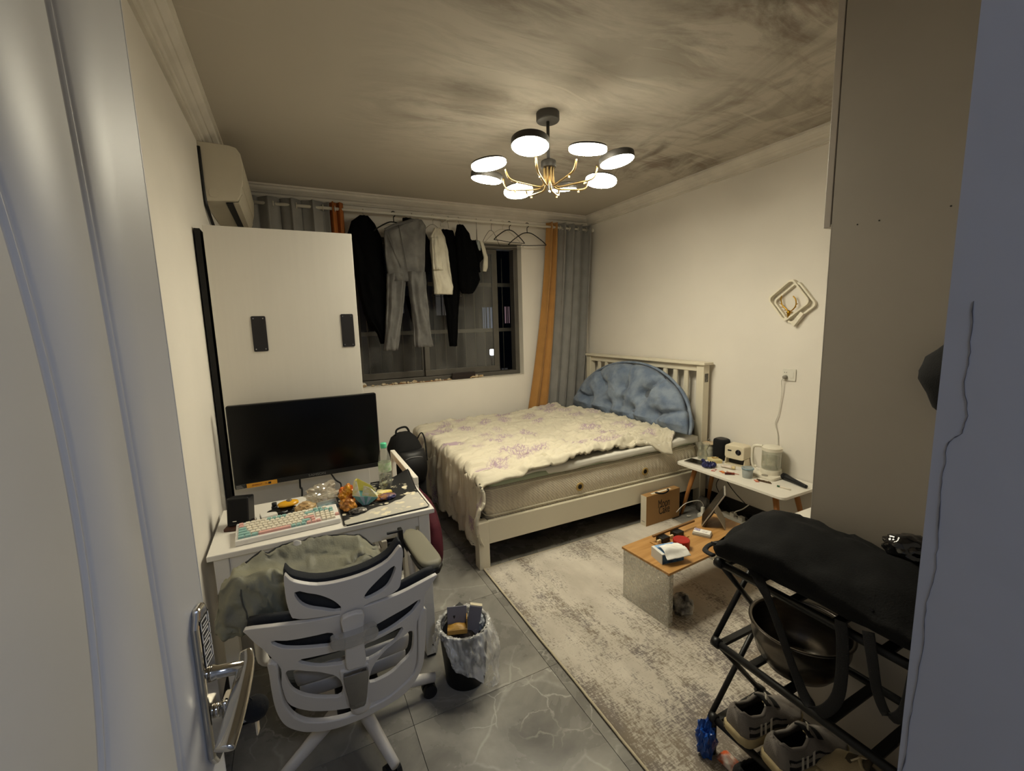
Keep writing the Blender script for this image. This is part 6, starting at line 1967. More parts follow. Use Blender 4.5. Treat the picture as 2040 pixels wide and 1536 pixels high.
# ---------------------------------------------------------------- black duffel on the rack
bagm = M('black_nylon', '#070708', 0.85, bump=0.2, bscale=220, var=0.3, vscale=8, spec=0.3)
bag = thing('duffel_bag', 'big black bag with hanging straps lying on top of the shoe rack', 'bag', (0, 0, 0))
rings = []
NY = 34
for k in range(NY):
    t_ = k / (NY - 1)
    y = lerp(0.985, 0.24, t_)
    zt = interp(t_, [(0, 0.815), (0.06, 0.865), (0.14, 0.928), (0.25, 0.942), (0.4, 0.935), (0.6, 0.915), (0.85, 0.90), (1, 0.84)])
    zb = interp(t_, [(0, 0.785), (0.06, 0.768), (1, 0.768)])
    xl = interp(t_, [(0, 1.27), (0.05, 1.205), (0.12, 1.20), (0.4, 1.205), (1, 1.225)])
    xr = interp(t_, [(0, 1.38), (0.1, 1.47), (0.3, 1.51), (1, 1.52)])
    xc, hw_, zc, hh = (xl + xr) / 2, (xr - xl) / 2, (zt + zb) / 2, (zt - zb) / 2
    ring = []
    for q in range(48):
        a = 2 * PI * q / 48
        ca, sa2 = math.cos(a), math.sin(a)
        px = xc + hw_ * math.copysign(abs(ca) ** 0.75, ca)
        pz = zc + hh * math.copysign(abs(sa2) ** 0.8, sa2)
        # top leans toward the wall side, sunken towards the near edge
        if sa2 > 0:
            pz -= 0.055 * sa2 * max(0, -(px - xc) / hw_)
            n1 = fbm(px * 8, y * 8, 1.0, 3)
            pz += 0.022 * n1 + 0.012 * abs(fbm(px * 18 + n1, y * 14, 4, 3))
        px += 0.008 * fbm(pz * 20, y * 12, 6)
        ring.append((px, y + 0.006 * fbm(px * 14, pz * 14, 2), max(pz, 0.763)))
    rings.append(ring)
obj('bag_body', loft(B(), rings), bagm, bag, smooth=True)
web = M('webbing', '#121214', 0.8, bump=0.3, bscale=400)
obj('strap', tb(smoothp([(1.24, 0.83, 0.80), (1.205, 0.76, 0.765), (1.213, 0.72, 0.68), (1.222, 0.69, 0.60), (1.225, 0.665, 0.545), (1.215, 0.625, 0.50), (1.205, 0.585, 0.505), (1.208, 0.55, 0.58), (1.205, 0.545, 0.70), (1.215, 0.56, 0.79)], 6), 0.015, n=10, ry=0.16, up=(0, 1, 0.2)), web, bag, smooth=True)
obj('strap', tb(smoothp([(1.215, 0.50, 0.80), (1.20, 0.48, 0.74), (1.205, 0.465, 0.66), (1.205, 0.44, 0.62), (1.20, 0.41, 0.66), (1.205, 0.40, 0.78)], 6), 0.013, n=10, ry=0.16, up=(0, 1, 0.2)), web, bag, smooth=True)
obj('zip', tb(smoothp([(1.225, 0.965, 0.82), (1.225, 0.86, 0.842), (1.228, 0.70, 0.85), (1.23, 0.5, 0.85)], 6), 0.004, n=6), M('zip_dark', '#2a2a2d', 0.35, metal=0.5), bag, smooth=True)
bk = obj('buckle', bx((1.212, 0.606, 0.818), (1.222, 0.646, 0.838)), M('buckle_gloss', '#1a1a1c', 0.12), bag, bevel=0.004)
obj('side_handle', tb(smoothp([(1.30, 0.972, 0.80), (1.26, 0.995, 0.79), (1.22, 0.985, 0.783), (1.205, 0.94, 0.79)], 5), 0.010, n=8, ry=0.5), web, bag, smooth=True)
shb = thing('shiny_pouch', 'small glossy black pouch at the back end of the rack by the cupboard', 'pouch', (1.475, 0.535, 0.0))
bm = B()
bmesh.ops.create_icosphere(bm, subdivisions=4, radius=1)
for v in bm.verts:
    p = v.co.copy()
    d = 1 + 0.25 * fbm(p.x * 2, p.y * 2, p.z * 2 + 8, 3) + 0.1 * abs(fbm(p.x * 6, p.y * 6, p.z * 6, 2))
    v.co = V((p.x * 0.05 * d, p.y * 0.05 * d, 0.935 + max(p.z * 0.035 * d, -0.02)))
obj('film', bm, M('gloss_black_film', '#101012', 0.08, coat=0.5), shb, smooth=True)

# ---------------------------------------------------------------- steel bowl on the middle tier
bw = thing('steel_bowl', 'large steel bowl on the middle tier of the shoe rack', 'bowl', (1.375, 0.745, 0.4565))
steel = M('brushed_steel', '#77716a', 0.28, metal=1.0, var=0.15, vscale=14, stretch=(1, 1, 6))
obj('bowl_wall', lt([(0, 0.0), (0.075, 0.0), (0.095, 0.008), (0.12, 0.045), (0.136, 0.10), (0.139, 0.142), (0.146, 0.145), (0.146, 0.149), (0.137, 0.149), (0.134, 0.142), (0.131, 0.10), (0.115, 0.047), (0.092, 0.012), (0.075, 0.004), (0, 0.004)], n=56), steel, bw, smooth=True)
bm = B()
random.seed(5)
for k in range(16):
    a = math.radians(95 + 2.2 * k)
    lathe(bm, [(0, 0), (0.0018, 0.0), (0, 0.0012)], n=6, c=(0.1325 * math.cos(a), 0.1325 * math.sin(a), 0.105 + 0.004 * (k % 3)), axis=(-math.cos(a), -math.sin(a), 0))
o = obj('gauge_marks', bm, M('gauge_gold', '#8c7436', 0.5), bw)
o['kind'] = 'stuff'

# ---------------------------------------------------------------- shoes
def shoe(name, label, loc, rz, L=0.285, upper='#817a74', sole_c='#b7a67f', dark='#141416', stripe='#c9c3b6', group=None, low=1.0):
    o = thing(name, label, 'shoe', loc, rz, group)
    W_ = 0.056
    def hw(t):
        return W_ * interp(t, [(0, 0.5), (0.04, 0.76), (0.15, 0.88), (0.4, 0.86), (0.68, 1.0), (0.85, 0.86), (0.96, 0.5), (1, 0.2)])
    def cy(t):
        return 0.004 * math.sin(PI * t)
    # sole
    rings = []
    for k in range(25):
        t_ = k / 24
        x = lerp(-0.012, L, t_)
        h = interp(t_, [(0, 0.046), (0.15, 0.042), (0.45, 0.034), (0.75, 0.030), (0.93, 0.034), (1, 0.030)])
        z0 = interp(t_, [(0, 0.014), (0.08, 0.0), (0.8, 0.0), (1, 0.018)])
        w_ = hw(t_) * 1.10 + 0.002
        ring = []
        for q in range(16):
            a = 2 * PI * q / 16
            ring.append((x, cy(t_) + w_ * math.copysign(abs(math.cos(a)) ** 0.4, math.cos(a)), (z0 + h) / 2 + (h - z0) / 2 * math.copysign(abs(math.sin(a)) ** 0.4, math.sin(a)) + (0.0015 * math.sin(a * 0 + z0 * 100))))
        rings.append(ring)
    so_ = obj('sole', loft(B(), rings), M(name + '_sole', sole_c, 0.7, bump=0.15, bscale=80), o, smooth=True)
    for dz in (0.022, 0.032):
        obj('sole_groove', tb([(lerp(-0.0135, L * 0.7, s), side * (hw(s * 0.7) * 1.10 + 0.0024), dz) for side in (1,) for s in np.linspace(0, 1, 16)], 0.0012, n=5), M(name + '_groove', '#6d6149', 0.8), so_)
    # upper : outer wall
    def top(t):
        return low * interp(t, [(0, 0.118), (0.06, 0.124), (0.16, 0.108), (0.32, 0.100), (0.46, 0.122), (0.56, 0.098), (0.75, 0.068), (0.9, 0.05), (1, 0.036)])
    def upf(u, v):
        # u along, v around from left sole to right sole
        x = lerp(-0.004, L - 0.006, u)
        a = PI * v
        w_ = hw(u)
        c = math.cos(a)
        s = math.sin(a)
        zt = top(u)
        y = cy(u) + w_ * c * (1 - 0.22 * s)
        z = 0.038 + (zt - 0.038) * s ** (0.55)
        return (x, y, z)
    NU_, NV_ = 40, 33
    bm = B()
    g = [[bm.verts.new(upf(i / (NU_ - 1), j / (NV_ - 1))) for j in range(NV_)] for i in range(NU_)]
    for i in range(NU_ - 1):
        for j in range(NV_ - 1):
            u = (i + .5) / (NU_ - 1)
            v = (j + .5) / (NV_ - 1)
            lim_ = interp(u, [(0.0, 0.0), (0.03, 0.17), (0.1, 0.25), (0.3, 0.27), (0.44, 0.20), (0.5, 0.0), (1, 0.0)])
            if abs(v - 0.5) < lim_:
                continue
            bm.faces.new((g[i][j], g[i + 1][j], g[i + 1][j + 1], g[i][j + 1]))
    # heel cap
    hc = [g[0][j] for j in range(NV_)]
    bm.faces.new(hc)
    bmesh.ops.delete(bm, geom=[v for v in bm.verts if not v.link_faces], context='VERTS')
    obj('upper', bm, M(name + '_knit', upper, 0.9, bump=0.25, bscale=260, var=0.1, vscale=20), o, smooth=True, solid=0.007)
    # lining and insole
    bm = B()
    for k in range(15):
        pass
    rings = []
    for k in range(13):
        t_ = lerp(0.02, 0.62, k / 12)
        x = lerp(-0.004, L - 0.006, t_)
        rings.append([(x, cy(t_) + hw(t_) * 0.86 * math.cos(PI * q / 12), 0.044 + (top(t_) - 0.056) * 0.0 + (1 - abs(math.cos(PI * q / 12)) ** 4) * -0.004) for q in range(13)])
    loft(bm, rings, closed=False)
    obj('insole', bm, M(name + '_insole', dark, 0.9), o, smooth=True, solid=0.004)
    rim_pts = []
    for side in (0, 1):
        for t_ in (np.linspace(0.03, 0.48, 16) if side == 0 else np.linspace(0.48, 0.03, 16)):
            lim_ = interp(t_, [(0.0, 0.0), (0.03, 0.17), (0.1, 0.25), (0.3, 0.27), (0.44, 0.20), (0.5, 0.0), (1, 0.0)])
            rim_pts.append(upf(t_, 0.5 - lim_ if side == 0 else 0.5 + lim_))
    obj('collar', tb(rim_pts, 0.0058, n=8, closed=True), M(name + '_collar', upper, 0.95), o, smooth=True)
    obj('tongue', grid(B(), lambda u, v: (lerp(0.105, 0.165, u), lerp(-0.026, 0.026, v), lerp(0.128, 0.098, u) * low - 0.010 * (2 * v - 1) ** 2), 8, 8), M(name + '_tongue', dark, 0.9), o, smooth=True, solid=0.006)
    obj('lace', tb(smoothp([(0.10, -0.024, 0.115 * low), (0.13, 0.0, 0.124 * low), (0.15, 0.022, 0.112 * low)], 5), 0.003, n=6, ry=0.5), M(name + '_lace', stripe, 0.8), o, smooth=True)
    # dark quarter with pale stripes above the sole
    for side in (0.045, 0.955):
        bm = B()
        for i in range(24):
            u0, u1 = lerp(0.06, 0.62, i / 24), lerp(0.06, 0.62, (i + 1) / 24)
            v0, v1 = (0.005, 0.10) if side < 0.5 else (0.90, 0.995)
            qd = []
            for (uu, vv_) in ((u0, v0), (u1, v0), (u1, v1), (u0, v1)):
                p = V(upf(uu, vv_))
                cc_ = V((p.x, cy(uu), p.z))
                qd.append(bm.verts.new(p + (p - cc_).normalized() * 0.0045))
            bm.faces.new(qd)
        obj('quarter', bm, M(name + '_quarter', dark, 0.7), o)
        for uu in (0.20, 0.27, 0.36):
            bm = B()
            qd = []
            for (u_, vv_) in ((uu, 0.005 if side < .5 else 0.995), (uu + 0.03, 0.005 if side < .5 else 0.995), (uu + 0.055, 0.13 if side < .5 else 0.87), (uu + 0.025, 0.13 if side < .5 else 0.87)):
                p = V(upf(u_, vv_))
                cc_ = V((p.x, cy(u_), p.z))
                qd.append(bm.verts.new(p + (p - cc_).normalized() * 0.0062))
            bm.faces.new(qd)
            obj('stripe', bm, M(name + '_stripe', stripe, 0.7), o, solid=0.001)
    return o
SG = 'grey trainers on the lower tier'
shoe('trainer', 'grey trainer with cream sole on the rack, the one farther from the doorway', (1.232, 0.850, 0.1565), math.radians(-8), group=SG)
shoe('trainer', 'grey trainer with cream sole on the rack, the one nearer the doorway', (1.240, 0.722, 0.1565), math.radians(-11), group=SG)
shoe('black_shoe', 'black low shoe on the floor under the rack beside a blue bag', (1.19, 0.79, 0.0112), math.radians(-8), upper='#141416', sole_c='#3a3838', dark='#0a0a0b', stripe='#2b2b2e', low=0.88)
shoe('cream_shoe', 'cream shoe on the lower tier close to the cupboard side', (1.60, 0.56, 0.1565), math.radians(100), upper='#a8987a', sole_c='#b9a77f', dark='#4c4335', stripe='#cfc3a6', low=0.9).location = (1.435, 0.44, 0.1565)
crumple('blue_bag', 'blue glossy plastic bag on the rug beside the rack foot', 'plastic bag', (1.222, 0.952, 0.0112), (0.036, 0.026, 0.068), M('blue_film', '#1f55b0', 0.3, col2='#173f86', vscale=20), 71.0, n=4, amp=0.45)
og = thing('orange_wrapper', 'orange and white wrapper on the rug under the grey trainers', 'packaging', (1.30, 0.815, 0.10), 0)
og.location = (1.265, 0.885, 0.0112)
bm = B()
grid(bm, lambda u, v: (lerp(-0.03, 0.03, u), lerp(-0.035, 0.035, v), 0.002 + 0.02 * math.sin(PI * u) * (0.6 + 0.5 * fbm(u * 3, v * 3))), 10, 10)
obj('film', bm, M('orange_film', '#c9582a', 0.4, col2='#e0d8cc', vscale=30), og, smooth=True, solid=0.001)

# ---------------------------------------------------------------- laundry on the pole
def hanger(o, c, yaw, w, drop, r, mat, bar=True, neck=0.055, ryk=1.0):
    """hanger hooked over the pole: c = hook centre on the pole"""
    d = V((math.cos(yaw), math.sin(yaw), 0))
    c = V(c)
    hk = smoothp([c + d * -0.018 + V((0, 0, 0.004)), c + d * -0.010 + V((0, 0, 0.017)), c + d * 0.006 + V((0, 0, 0.0185)), c + d * 0.019 + V((0, 0, 0.004)), c + d * 0.014 + V((0, 0, -0.016)), c + V((0, 0, -0.028)), c + V((0, 0, -neck))], 5)
    obj('hook', tb(hk, r * 0.8, n=7), mat, o, smooth=True)
    n0 = c + V((0, 0, -neck))
    arms = smoothp([n0 - d * w + V((0, 0, -drop)), n0 - d * w * 0.75 + V((0, 0, -drop * 0.62)), n0 - d * w * 0.3 + V((0, 0, -drop * 0.12)), n0, n0 + d * w * 0.3 + V((0, 0, -drop * 0.12)), n0 + d * w * 0.75 + V((0, 0, -drop * 0.62)), n0 + d * w + V((0, 0, -drop))], 5)
    obj('shoulder', tb(arms, r, n=7), mat, o, smooth=True)
    if bar:
        obj('bar', tb([n0 - d * w + V((0, 0, -drop)), n0 + V((0, 0, -drop * 1.05)), n0 + d * w + V((0, 0, -drop))], r * 0.7, n=7), mat, o, smooth=True)
def cloth_tube(bm, rows, seed=0.0, fold=0.16, n=64, kf=7):
    """rows: (x, y, z, half width, half depth, yaw) -> folded closed tube"""
    R = []
    m_ = 6
    for i in range(len(rows) - 1):
        for s in range(m_):
            t_ = s / m_
            R.append([lerp(a, b_, t_) for a, b_ in zip(rows[i], rows[i + 1])])
    R.append(list(rows[-1]))
    # light smoothing of the width profile
    rings = []
    for (x, y, z, hw_, hd, yaw) in R:
        ring = []
        cw, sw = math.cos(yaw), math.sin(yaw)
        for q in range(n):
            a = 2 * PI * q / n
            f = 1 + fold * 2.2 * math.sin(kf * a + seed + 3.0 * fbm(z * 2.5, seed, 1)) * 0.6 + fold * 1.8 * fbm(math.cos(a) * 2.2 + seed, math.sin(a) * 2.2, z * 7) + fold * 1.2 * fbm(math.cos(a) * 4 + seed, z * 16 + 6 * math.cos(a), 2)
            lx = hw_ * math.copysign(abs(math.cos(a)) ** 0.7, math.cos(a)) + 0.006 * fbm(z * 6, seed + (1 if math.cos(a) > 0 else 5), 3)
            ly = hd * f * math.sin(a)
            ring.append((x + lx * cw - ly * sw, y + lx * sw + ly * cw, z + 0.006 * fbm(a * 2, z * 8 + seed, 3)))
        rings.append(ring)
    loft(bm, rings)
    return bm
HY = 4.02
blk_cloth = M('black_laundry', '#050506', 0.95, var=0.2, vscale=15, bump=0.15, bscale=200, spec=0.1)
yw = math.radians(12)
# 1 black long-sleeved garment
g = thing('black_garment', 'long black garment on the hanger nearest the wardrobe', 'garment', (0, 0, 0))
bm = B()
cloth_tube(bm, [(0.645, HY, 2.515, 0.035, 0.03, yw), (0.635, HY, 2.46, 0.10, 0.045, yw), (0.64, HY, 2.36, 0.145, 0.06, yw), (0.655, HY, 2.2, 0.14, 0.065, yw), (0.68, HY, 1.9, 0.125, 0.06, yw), (0.695, HY, 1.7, 0.115, 0.055, yw), (0.735, HY, 1.52, 0.05, 0.045, yw), (0.748, HY, 1.435, 0.038, 0.035, yw)], 1.0)
cloth_tube(bm, [(0.55, HY + 0.03, 2.36, 0.06, 0.045, yw), (0.585, HY + 0.035, 2.1, 0.06, 0.045, yw), (0.63, HY + 0.035, 1.8, 0.055, 0.04, yw), (0.675, HY + 0.035, 1.55, 0.045, 0.035, yw)], 2.0)
obj('cloth', bm, blk_cloth, g, smooth=True)
obj('hook', tb(smoothp([(0.645, PY - 0.018, PZ + 0.006), (0.645, PY, PZ + 0.0185), (0.645, PY + 0.02, PZ), (0.645, HY + 0.02, PZ - 0.03), (0.645, HY, PZ - 0.06)], 5), 0.0025, n=6), chrome_m, g, smooth=True)
# 2 grey trousers
gry = M('grey_denim', '#6d6b68', 0.9, col2='#5a5856', vscale=10, bump=0.15, bscale=260)
g = thing('grey_trousers', 'grey trousers hanging by one side from a black hanger', 'trousers', (0, 0, 0))
bm = B()
cloth_tube(bm, [(1.07, HY - 0.04 - 0.05, 2.50, 0.05, 0.018, 0.1), (1.03, HY - 0.04 - 0.05, 2.455, 0.12, 0.03, 0.1), (0.965, HY - 0.04 - 0.05, 2.38, 0.185, 0.04, 0.1), (0.955, HY - 0.04 - 0.05, 2.2, 0.18, 0.05, 0.1), (0.955, HY - 0.04 - 0.05, 1.97, 0.16, 0.055, 0.1)], 3.0, fold=0.2)
cloth_tube(bm, [(0.87, HY - 0.04 - 0.05, 2.03, 0.085, 0.06, 0.1), (0.835, HY - 0.04 - 0.05, 1.75, 0.075, 0.055, 0.1), (0.80, HY - 0.04 - 0.05, 1.5, 0.065, 0.05, 0.1), (0.775, HY - 0.04 - 0.05, 1.375, 0.06, 0.045, 0.1)], 4.0, fold=0.2)
cloth_tube(bm, [(1.035, HY - 0.04 - 0.06, 2.05, 0.085, 0.06, 0.1), (1.05, HY - 0.04 - 0.07, 1.75, 0.075, 0.06, 0.1), (1.055, HY - 0.04 - 0.07, 1.55, 0.078, 0.055, 0.1), (1.065, HY - 0.04 - 0.07, 1.395, 0.09, 0.055, 0.1)], 5.0, fold=0.2)
obj('cloth', bm, gry, g, smooth=True)
obj('waistband', tb(smoothp([(0.785, HY - 0.04 - 0.095, 2.385), (0.86, HY - 0.04 - 0.10, 2.425), (0.95, HY - 0.04 - 0.09, 2.455), (1.03, HY - 0.04 - 0.078, 2.485)], 5), 0.012, n=8, ry=0.4, up=(0, 0, 1)), M('grey_band', '#565452', 0.9), g, smooth=True)
obj('fly_seam', tb(smoothp([(0.90, HY - 0.04 - 0.106, 2.43), (0.925, HY - 0.04 - 0.108, 2.25), (0.95, HY - 0.04 - 0.112, 2.05)], 5), 0.003, n=5), M('grey_seam', '#4c4a48', 0.9), g, smooth=True)
for pp in ([(0.80, HY - 0.04 - 0.105, 2.36), (0.85, HY - 0.04 - 0.118, 2.20), (0.90, HY - 0.04 - 0.118, 2.08)],):
    obj('seam', tb(smoothp(pp, 4), 0.003, n=5), gry, g, smooth=True)
o = thing('hanger', 'black plastic hanger carrying the grey trousers', 'hanger', (0, 0, 0))
hanger(o, (0.90, PY - 0.0, PZ - 0.0), math.radians(20), 0.20, 0.10, 0.0055, rk_m, bar=False, neck=0.07)
# 3 black garment with short sleeve and long tail
g = thing('black_garment', 'black garment hanging between grey trousers and white shirt', 'garment', (0, 0, 0))
bm = B()
cloth_tube(bm, [(1.02, HY + 0.03, 2.53, 0.04, 0.03, 0.15), (1.07, HY + 0.03, 2.44, 0.10, 0.05, 0.15), (1.115, HY + 0.03, 2.3, 0.115, 0.06, 0.15), (1.12, HY + 0.03, 2.16, 0.11, 0.06, 0.15), (1.09, HY + 0.03, 2.0, 0.085, 0.055, 0.15), (1.085, HY + 0.03, 1.76, 0.08, 0.05, 0.15)], 6.0)
cloth_tube(bm, [(1.04, HY + 0.05, 1.85, 0.08, 0.045, 0.15), (1.08, HY + 0.05, 1.62, 0.07, 0.04, 0.15), (1.13, HY + 0.05, 1.47, 0.025, 0.02, 0.15)], 6.5)
obj('cloth', bm, blk_cloth, g, smooth=True)
obj('hook', tb(smoothp([(1.06, PY - 0.018, PZ + 0.006), (1.06, PY, PZ + 0.0185), (1.06, PY + 0.02, PZ), (1.04, HY + 0.03, PZ - 0.03)], 5), 0.0025, n=6), chrome_m, g, smooth=True)
# 4 white shirt
wsh = M('white_laundry', '#cfc9b8', 0.9, col2='#bcb5a3', vscale=8, bump=0.15, bscale=120)
g = thing('white_shirt', 'white shirt hanging slanted on a wire hanger among black clothes', 'shirt', (0, 0, 0))
bm = B()
cloth_tube(bm, [(1.275, HY - 0.02, 2.455, 0.03, 0.02, 0.25), (1.275, HY - 0.02, 2.38, 0.075, 0.04, 0.25), (1.285, HY - 0.02, 2.25, 0.085, 0.05, 0.25), (1.295, HY - 0.02, 2.1, 0.09, 0.05, 0.25), (1.31, HY - 0.02, 1.93, 0.10, 0.05, 0.25), (1.305, HY - 0.02, 1.865, 0.098, 0.045, 0.25)], 7.0, fold=0.22, kf=4)
cloth_tube(bm, [(1.235, HY - 0.06, 2.36, 0.035, 0.03, 0.2), (1.245, HY - 0.065, 2.2, 0.045, 0.035, 0.2), (1.25, HY - 0.065, 2.08, 0.05, 0.035, 0.2)], 7.7, fold=0.2)
obj('cloth', bm, wsh, g, smooth=True)
o = thing('hanger', 'thin wire hanger carrying the white shirt', 'hanger', (0, 0, 0))
hanger(o, (1.255, PY, PZ), math.radians(25), 0.12, 0.075, 0.0022, chrome_m, bar=False, neck=0.065)
# 5 black trousers
g = thing('black_trousers', 'black trousers tapering to one narrow leg right of the white shirt', 'trousers', (0, 0, 0))
bm = B()
cloth_tube(bm, [(1.385, HY + 0.02, 2.45, 0.06, 0.03, 0.2), (1.415, HY + 0.05, 2.33, 0.08, 0.05, 0.2), (1.425, HY + 0.05, 2.1, 0.07, 0.05, 0.2), (1.41, HY + 0.06, 1.85, 0.08, 0.05, 0.2), (1.395, HY + 0.02, 1.65, 0.055, 0.045, 0.2), (1.39, HY + 0.02, 1.38, 0.035, 0.035, 0.2)], 8.0)
obj('cloth', bm, blk_cloth, g, smooth=True)
obj('hook', tb(smoothp([(1.40, PY - 0.018, PZ + 0.006), (1.40, PY, PZ + 0.0185), (1.40, PY + 0.02, PZ), (1.40, HY + 0.02, PZ - 0.09)], 5), 0.0025, n=6), chrome_m, g, smooth=True)
# 6 black t-shirt
g = thing('black_tshirt', 'black t-shirt hanging right of the black trousers', 't-shirt', (0, 0, 0))
bm = B()
cloth_tube(bm, [(1.50, HY - 0.01, 2.50, 0.028, 0.025, 0.3), (1.52, HY - 0.01, 2.42, 0.07, 0.05, 0.3), (1.54, HY - 0.01, 2.3, 0.09, 0.065, 0.3), (1.56, HY - 0.01, 2.12, 0.105, 0.07, 0.3), (1.575, HY - 0.01, 2.0, 0.115, 0.065, 0.3), (1.55, HY - 0.01, 1.92, 0.09, 0.05, 0.3), (1.545, HY - 0.01, 1.875, 0.05, 0.04, 0.3)], 9.0)
cloth_tube(bm, [(1.60, HY + 0.01, 2.37, 0.05, 0.045, 0.3), (1.635, HY + 0.01, 2.22, 0.055, 0.04, 0.3), (1.65, HY + 0.01, 2.08, 0.05, 0.035, 0.3)], 9.5)
obj('cloth', bm, blk_cloth, g, smooth=True)
obj('hook', tb(smoothp([(1.50, PY - 0.018, PZ + 0.006), (1.50, PY, PZ + 0.0185), (1.50, PY + 0.02, PZ), (1.50, HY - 0.01, PZ - 0.06)], 5), 0.0025, n=6), chrome_m, g, smooth=True)
# 7 small garments
g = thing('small_garment', 'small black cloth with pale print hanging from the first wire hanger', 'garment', (0, 0, 0))
obj('cloth', cloth_tube(B(), [(1.665, HY + 0.02, 2.375, 0.03, 0.02, 0.3), (1.685, HY + 0.02, 2.3, 0.05, 0.03, 0.3), (1.705, HY + 0.02, 2.23, 0.055, 0.03, 0.3), (1.675, HY + 0.02, 2.17, 0.025, 0.02, 0.3)], 10.0), blk_cloth, g, smooth=True)
obj('print', cloth_tube(B(), [(1.672, HY - 0.006, 2.37, 0.018, 0.006, 0.3), (1.685, HY - 0.012, 2.31, 0.02, 0.006, 0.3), (1.69, HY - 0.012, 2.28, 0.008, 0.005, 0.3)], 10.5, n=16), M('pale_print', '#8f9490', 0.9), g, smooth=True)
g = thing('white_strap_cloth', 'narrow white cloth strip hanging beside the small black cloth', 'garment', (0, 0, 0))
obj('cloth', cloth_tube(B(), [(1.715, HY + 0.0, 2.365, 0.018, 0.012, 0.3), (1.735, HY, 2.30, 0.022, 0.012, 0.3), (1.755, HY, 2.22, 0.025, 0.015, 0.3), (1.745, HY, 2.12, 0.028, 0.015, 0.3), (1.735, HY, 2.085, 0.02, 0.012, 0.3)], 11.0, n=20), wsh, g, smooth=True)
wire = M('wire_dark', '#4a3f36', 0.4, metal=0.6)
wire_w = M('wire_white', '#b8b0a2', 0.4)
o = thing('hanger', 'brown wire hanger with the small black cloth', 'hanger', (0, 0, 0))
hanger(o, (1.682, PY, PZ), math.radians(68), 0.19, 0.13, 0.0024, wire, bar=True, neck=0.075)
o = thing('hanger', 'empty brown wire hanger left of the two black hangers', 'hanger', (0, 0, 0))
hanger(o, (1.838, PY, PZ), math.radians(40), 0.19, 0.13, 0.0024, wire, bar=False, neck=0.08)
o = thing('hanger', 'empty black plastic hanger, the left of two overlapping ones', 'hanger', (0, 0, 0))
hanger(o, (2.035, PY, PZ), math.radians(14), 0.20, 0.11, 0.005, rk_m, bar=True, neck=0.062)
o = thing('hanger', 'empty black plastic hanger nearest the ochre curtain', 'hanger', (0, 0, 0))
hanger(o, (2.235, PY, PZ), math.radians(-14), 0.20, 0.12, 0.005, rk_m, bar=True, neck=0.075)
o = thing('hanger', 'empty white wire hanger drooping between the black hangers', 'hanger', (0, 0, 0))
hanger(o, (1.96, PY, PZ), math.radians(-8), 0.215, 0.165, 0.0022, wire_w, bar=True, neck=0.06)

# ---------------------------------------------------------------- rubble and things on the window sill
bm = B()
random.seed(11)
for k in range(46):
    x = WX0 + 0.03 + random.random() ** 1.4 * 1.25
    y = RY1 + random.uniform(0.006, 0.045)
    s = random.uniform(0.006, 0.016) * (1.6 if random.random() < 0.15 else 1)
    r_ = bmesh.ops.create_icosphere(bm, subdivisions=1, radius=1, matrix=Matrix.Translation((x, y, WZ0 + 0.013 + s * 0.7)) @ Matrix.Diagonal((s * random.uniform(0.8, 1.9), s, s * 0.8, 1)))
    for v in r_['verts']:
        v.co += V((random.uniform(-1, 1), random.uniform(-1, 1), random.uniform(-1, 1))) * s * 0.25
o = obj('plaster_rubble', bm, M('plaster_bits', '#c9bda5', 0.95, col2='#a98b63', vscale=18), None)
o['kind'] = 'stuff'
tag(o, 'crumbled plaster bits scattered along the window sill', 'rubble')
o = thing('sill_stone', 'round pale stone at the left end of the window sill', 'stone', (0.565, RY1 + 0.028, WZ0 + 0.0122))
bm = B()
bmesh.ops.create_icosphere(bm, subdivisions=3, radius=1)
for v in bm.verts:
    d = 1 + 0.15 * fbm(v.co.x * 2, v.co.y * 2, v.co.z * 2)
    v.co = V((v.co.x * 0.026 * d, v.co.y * 0.02 * d, 0.02 + max(v.co.z, -0.9) * 0.021 * d))
obj('stone', bm, M('pale_stone', '#cfc7b8', 0.9), o, smooth=True)
o = thing('brown_wallet', 'dark brown leather case standing on the window sill', 'case', (1.55, RY1 + 0.03, WZ0 + 0.0122))
obj('case_body', rb((-0.125, -0.014, 0.0), (0.125, 0.014, 0.068), 0.010, ax=1), M('dark_brown_leather', '#1d120f', 0.5), o, bevel=0.003)
obj('flap_edge', bx((-0.12, -0.0155, 0.034), (0.12, -0.0142, 0.038)), M('brown_edge', '#33201a', 0.5), o)
o = thing('sill_stick', 'thin brown stick lying along the window sill', 'stick', (1.12, RY1 + 0.02, WZ0 + 0.017))
obj('shaft', tb([(-0.30, 0.0, 0), (0.25, 0.0, 0.0)], 0.0045, n=7), M('brown_stick', '#8a5f3c', 0.7), o, smooth=True)
obj('frayed_end', tb([(-0.33, 0.003, 0.0), (-0.30, 0.0, 0)], [0.0018, 0.0045], n=7), M('pale_frayed', '#b9946a', 0.8), o, smooth=True)
o = thing('tape_strip', 'clear crumpled tape along the right part of the window sill', 'tape', (1.85, RY1 + 0.02, WZ0 + 0.0124))
bm = B()
grid(bm, lambda u, v: (lerp(-0.14, 0.16, u), lerp(-0.016, 0.016, v), 0.003 + 0.008 * abs(fbm(u * 6, v * 3, 2))), 24, 6)
obj('film', bm, M('pale_tape', '#cfc8b8', 0.5), o, smooth=True, solid=0.001)

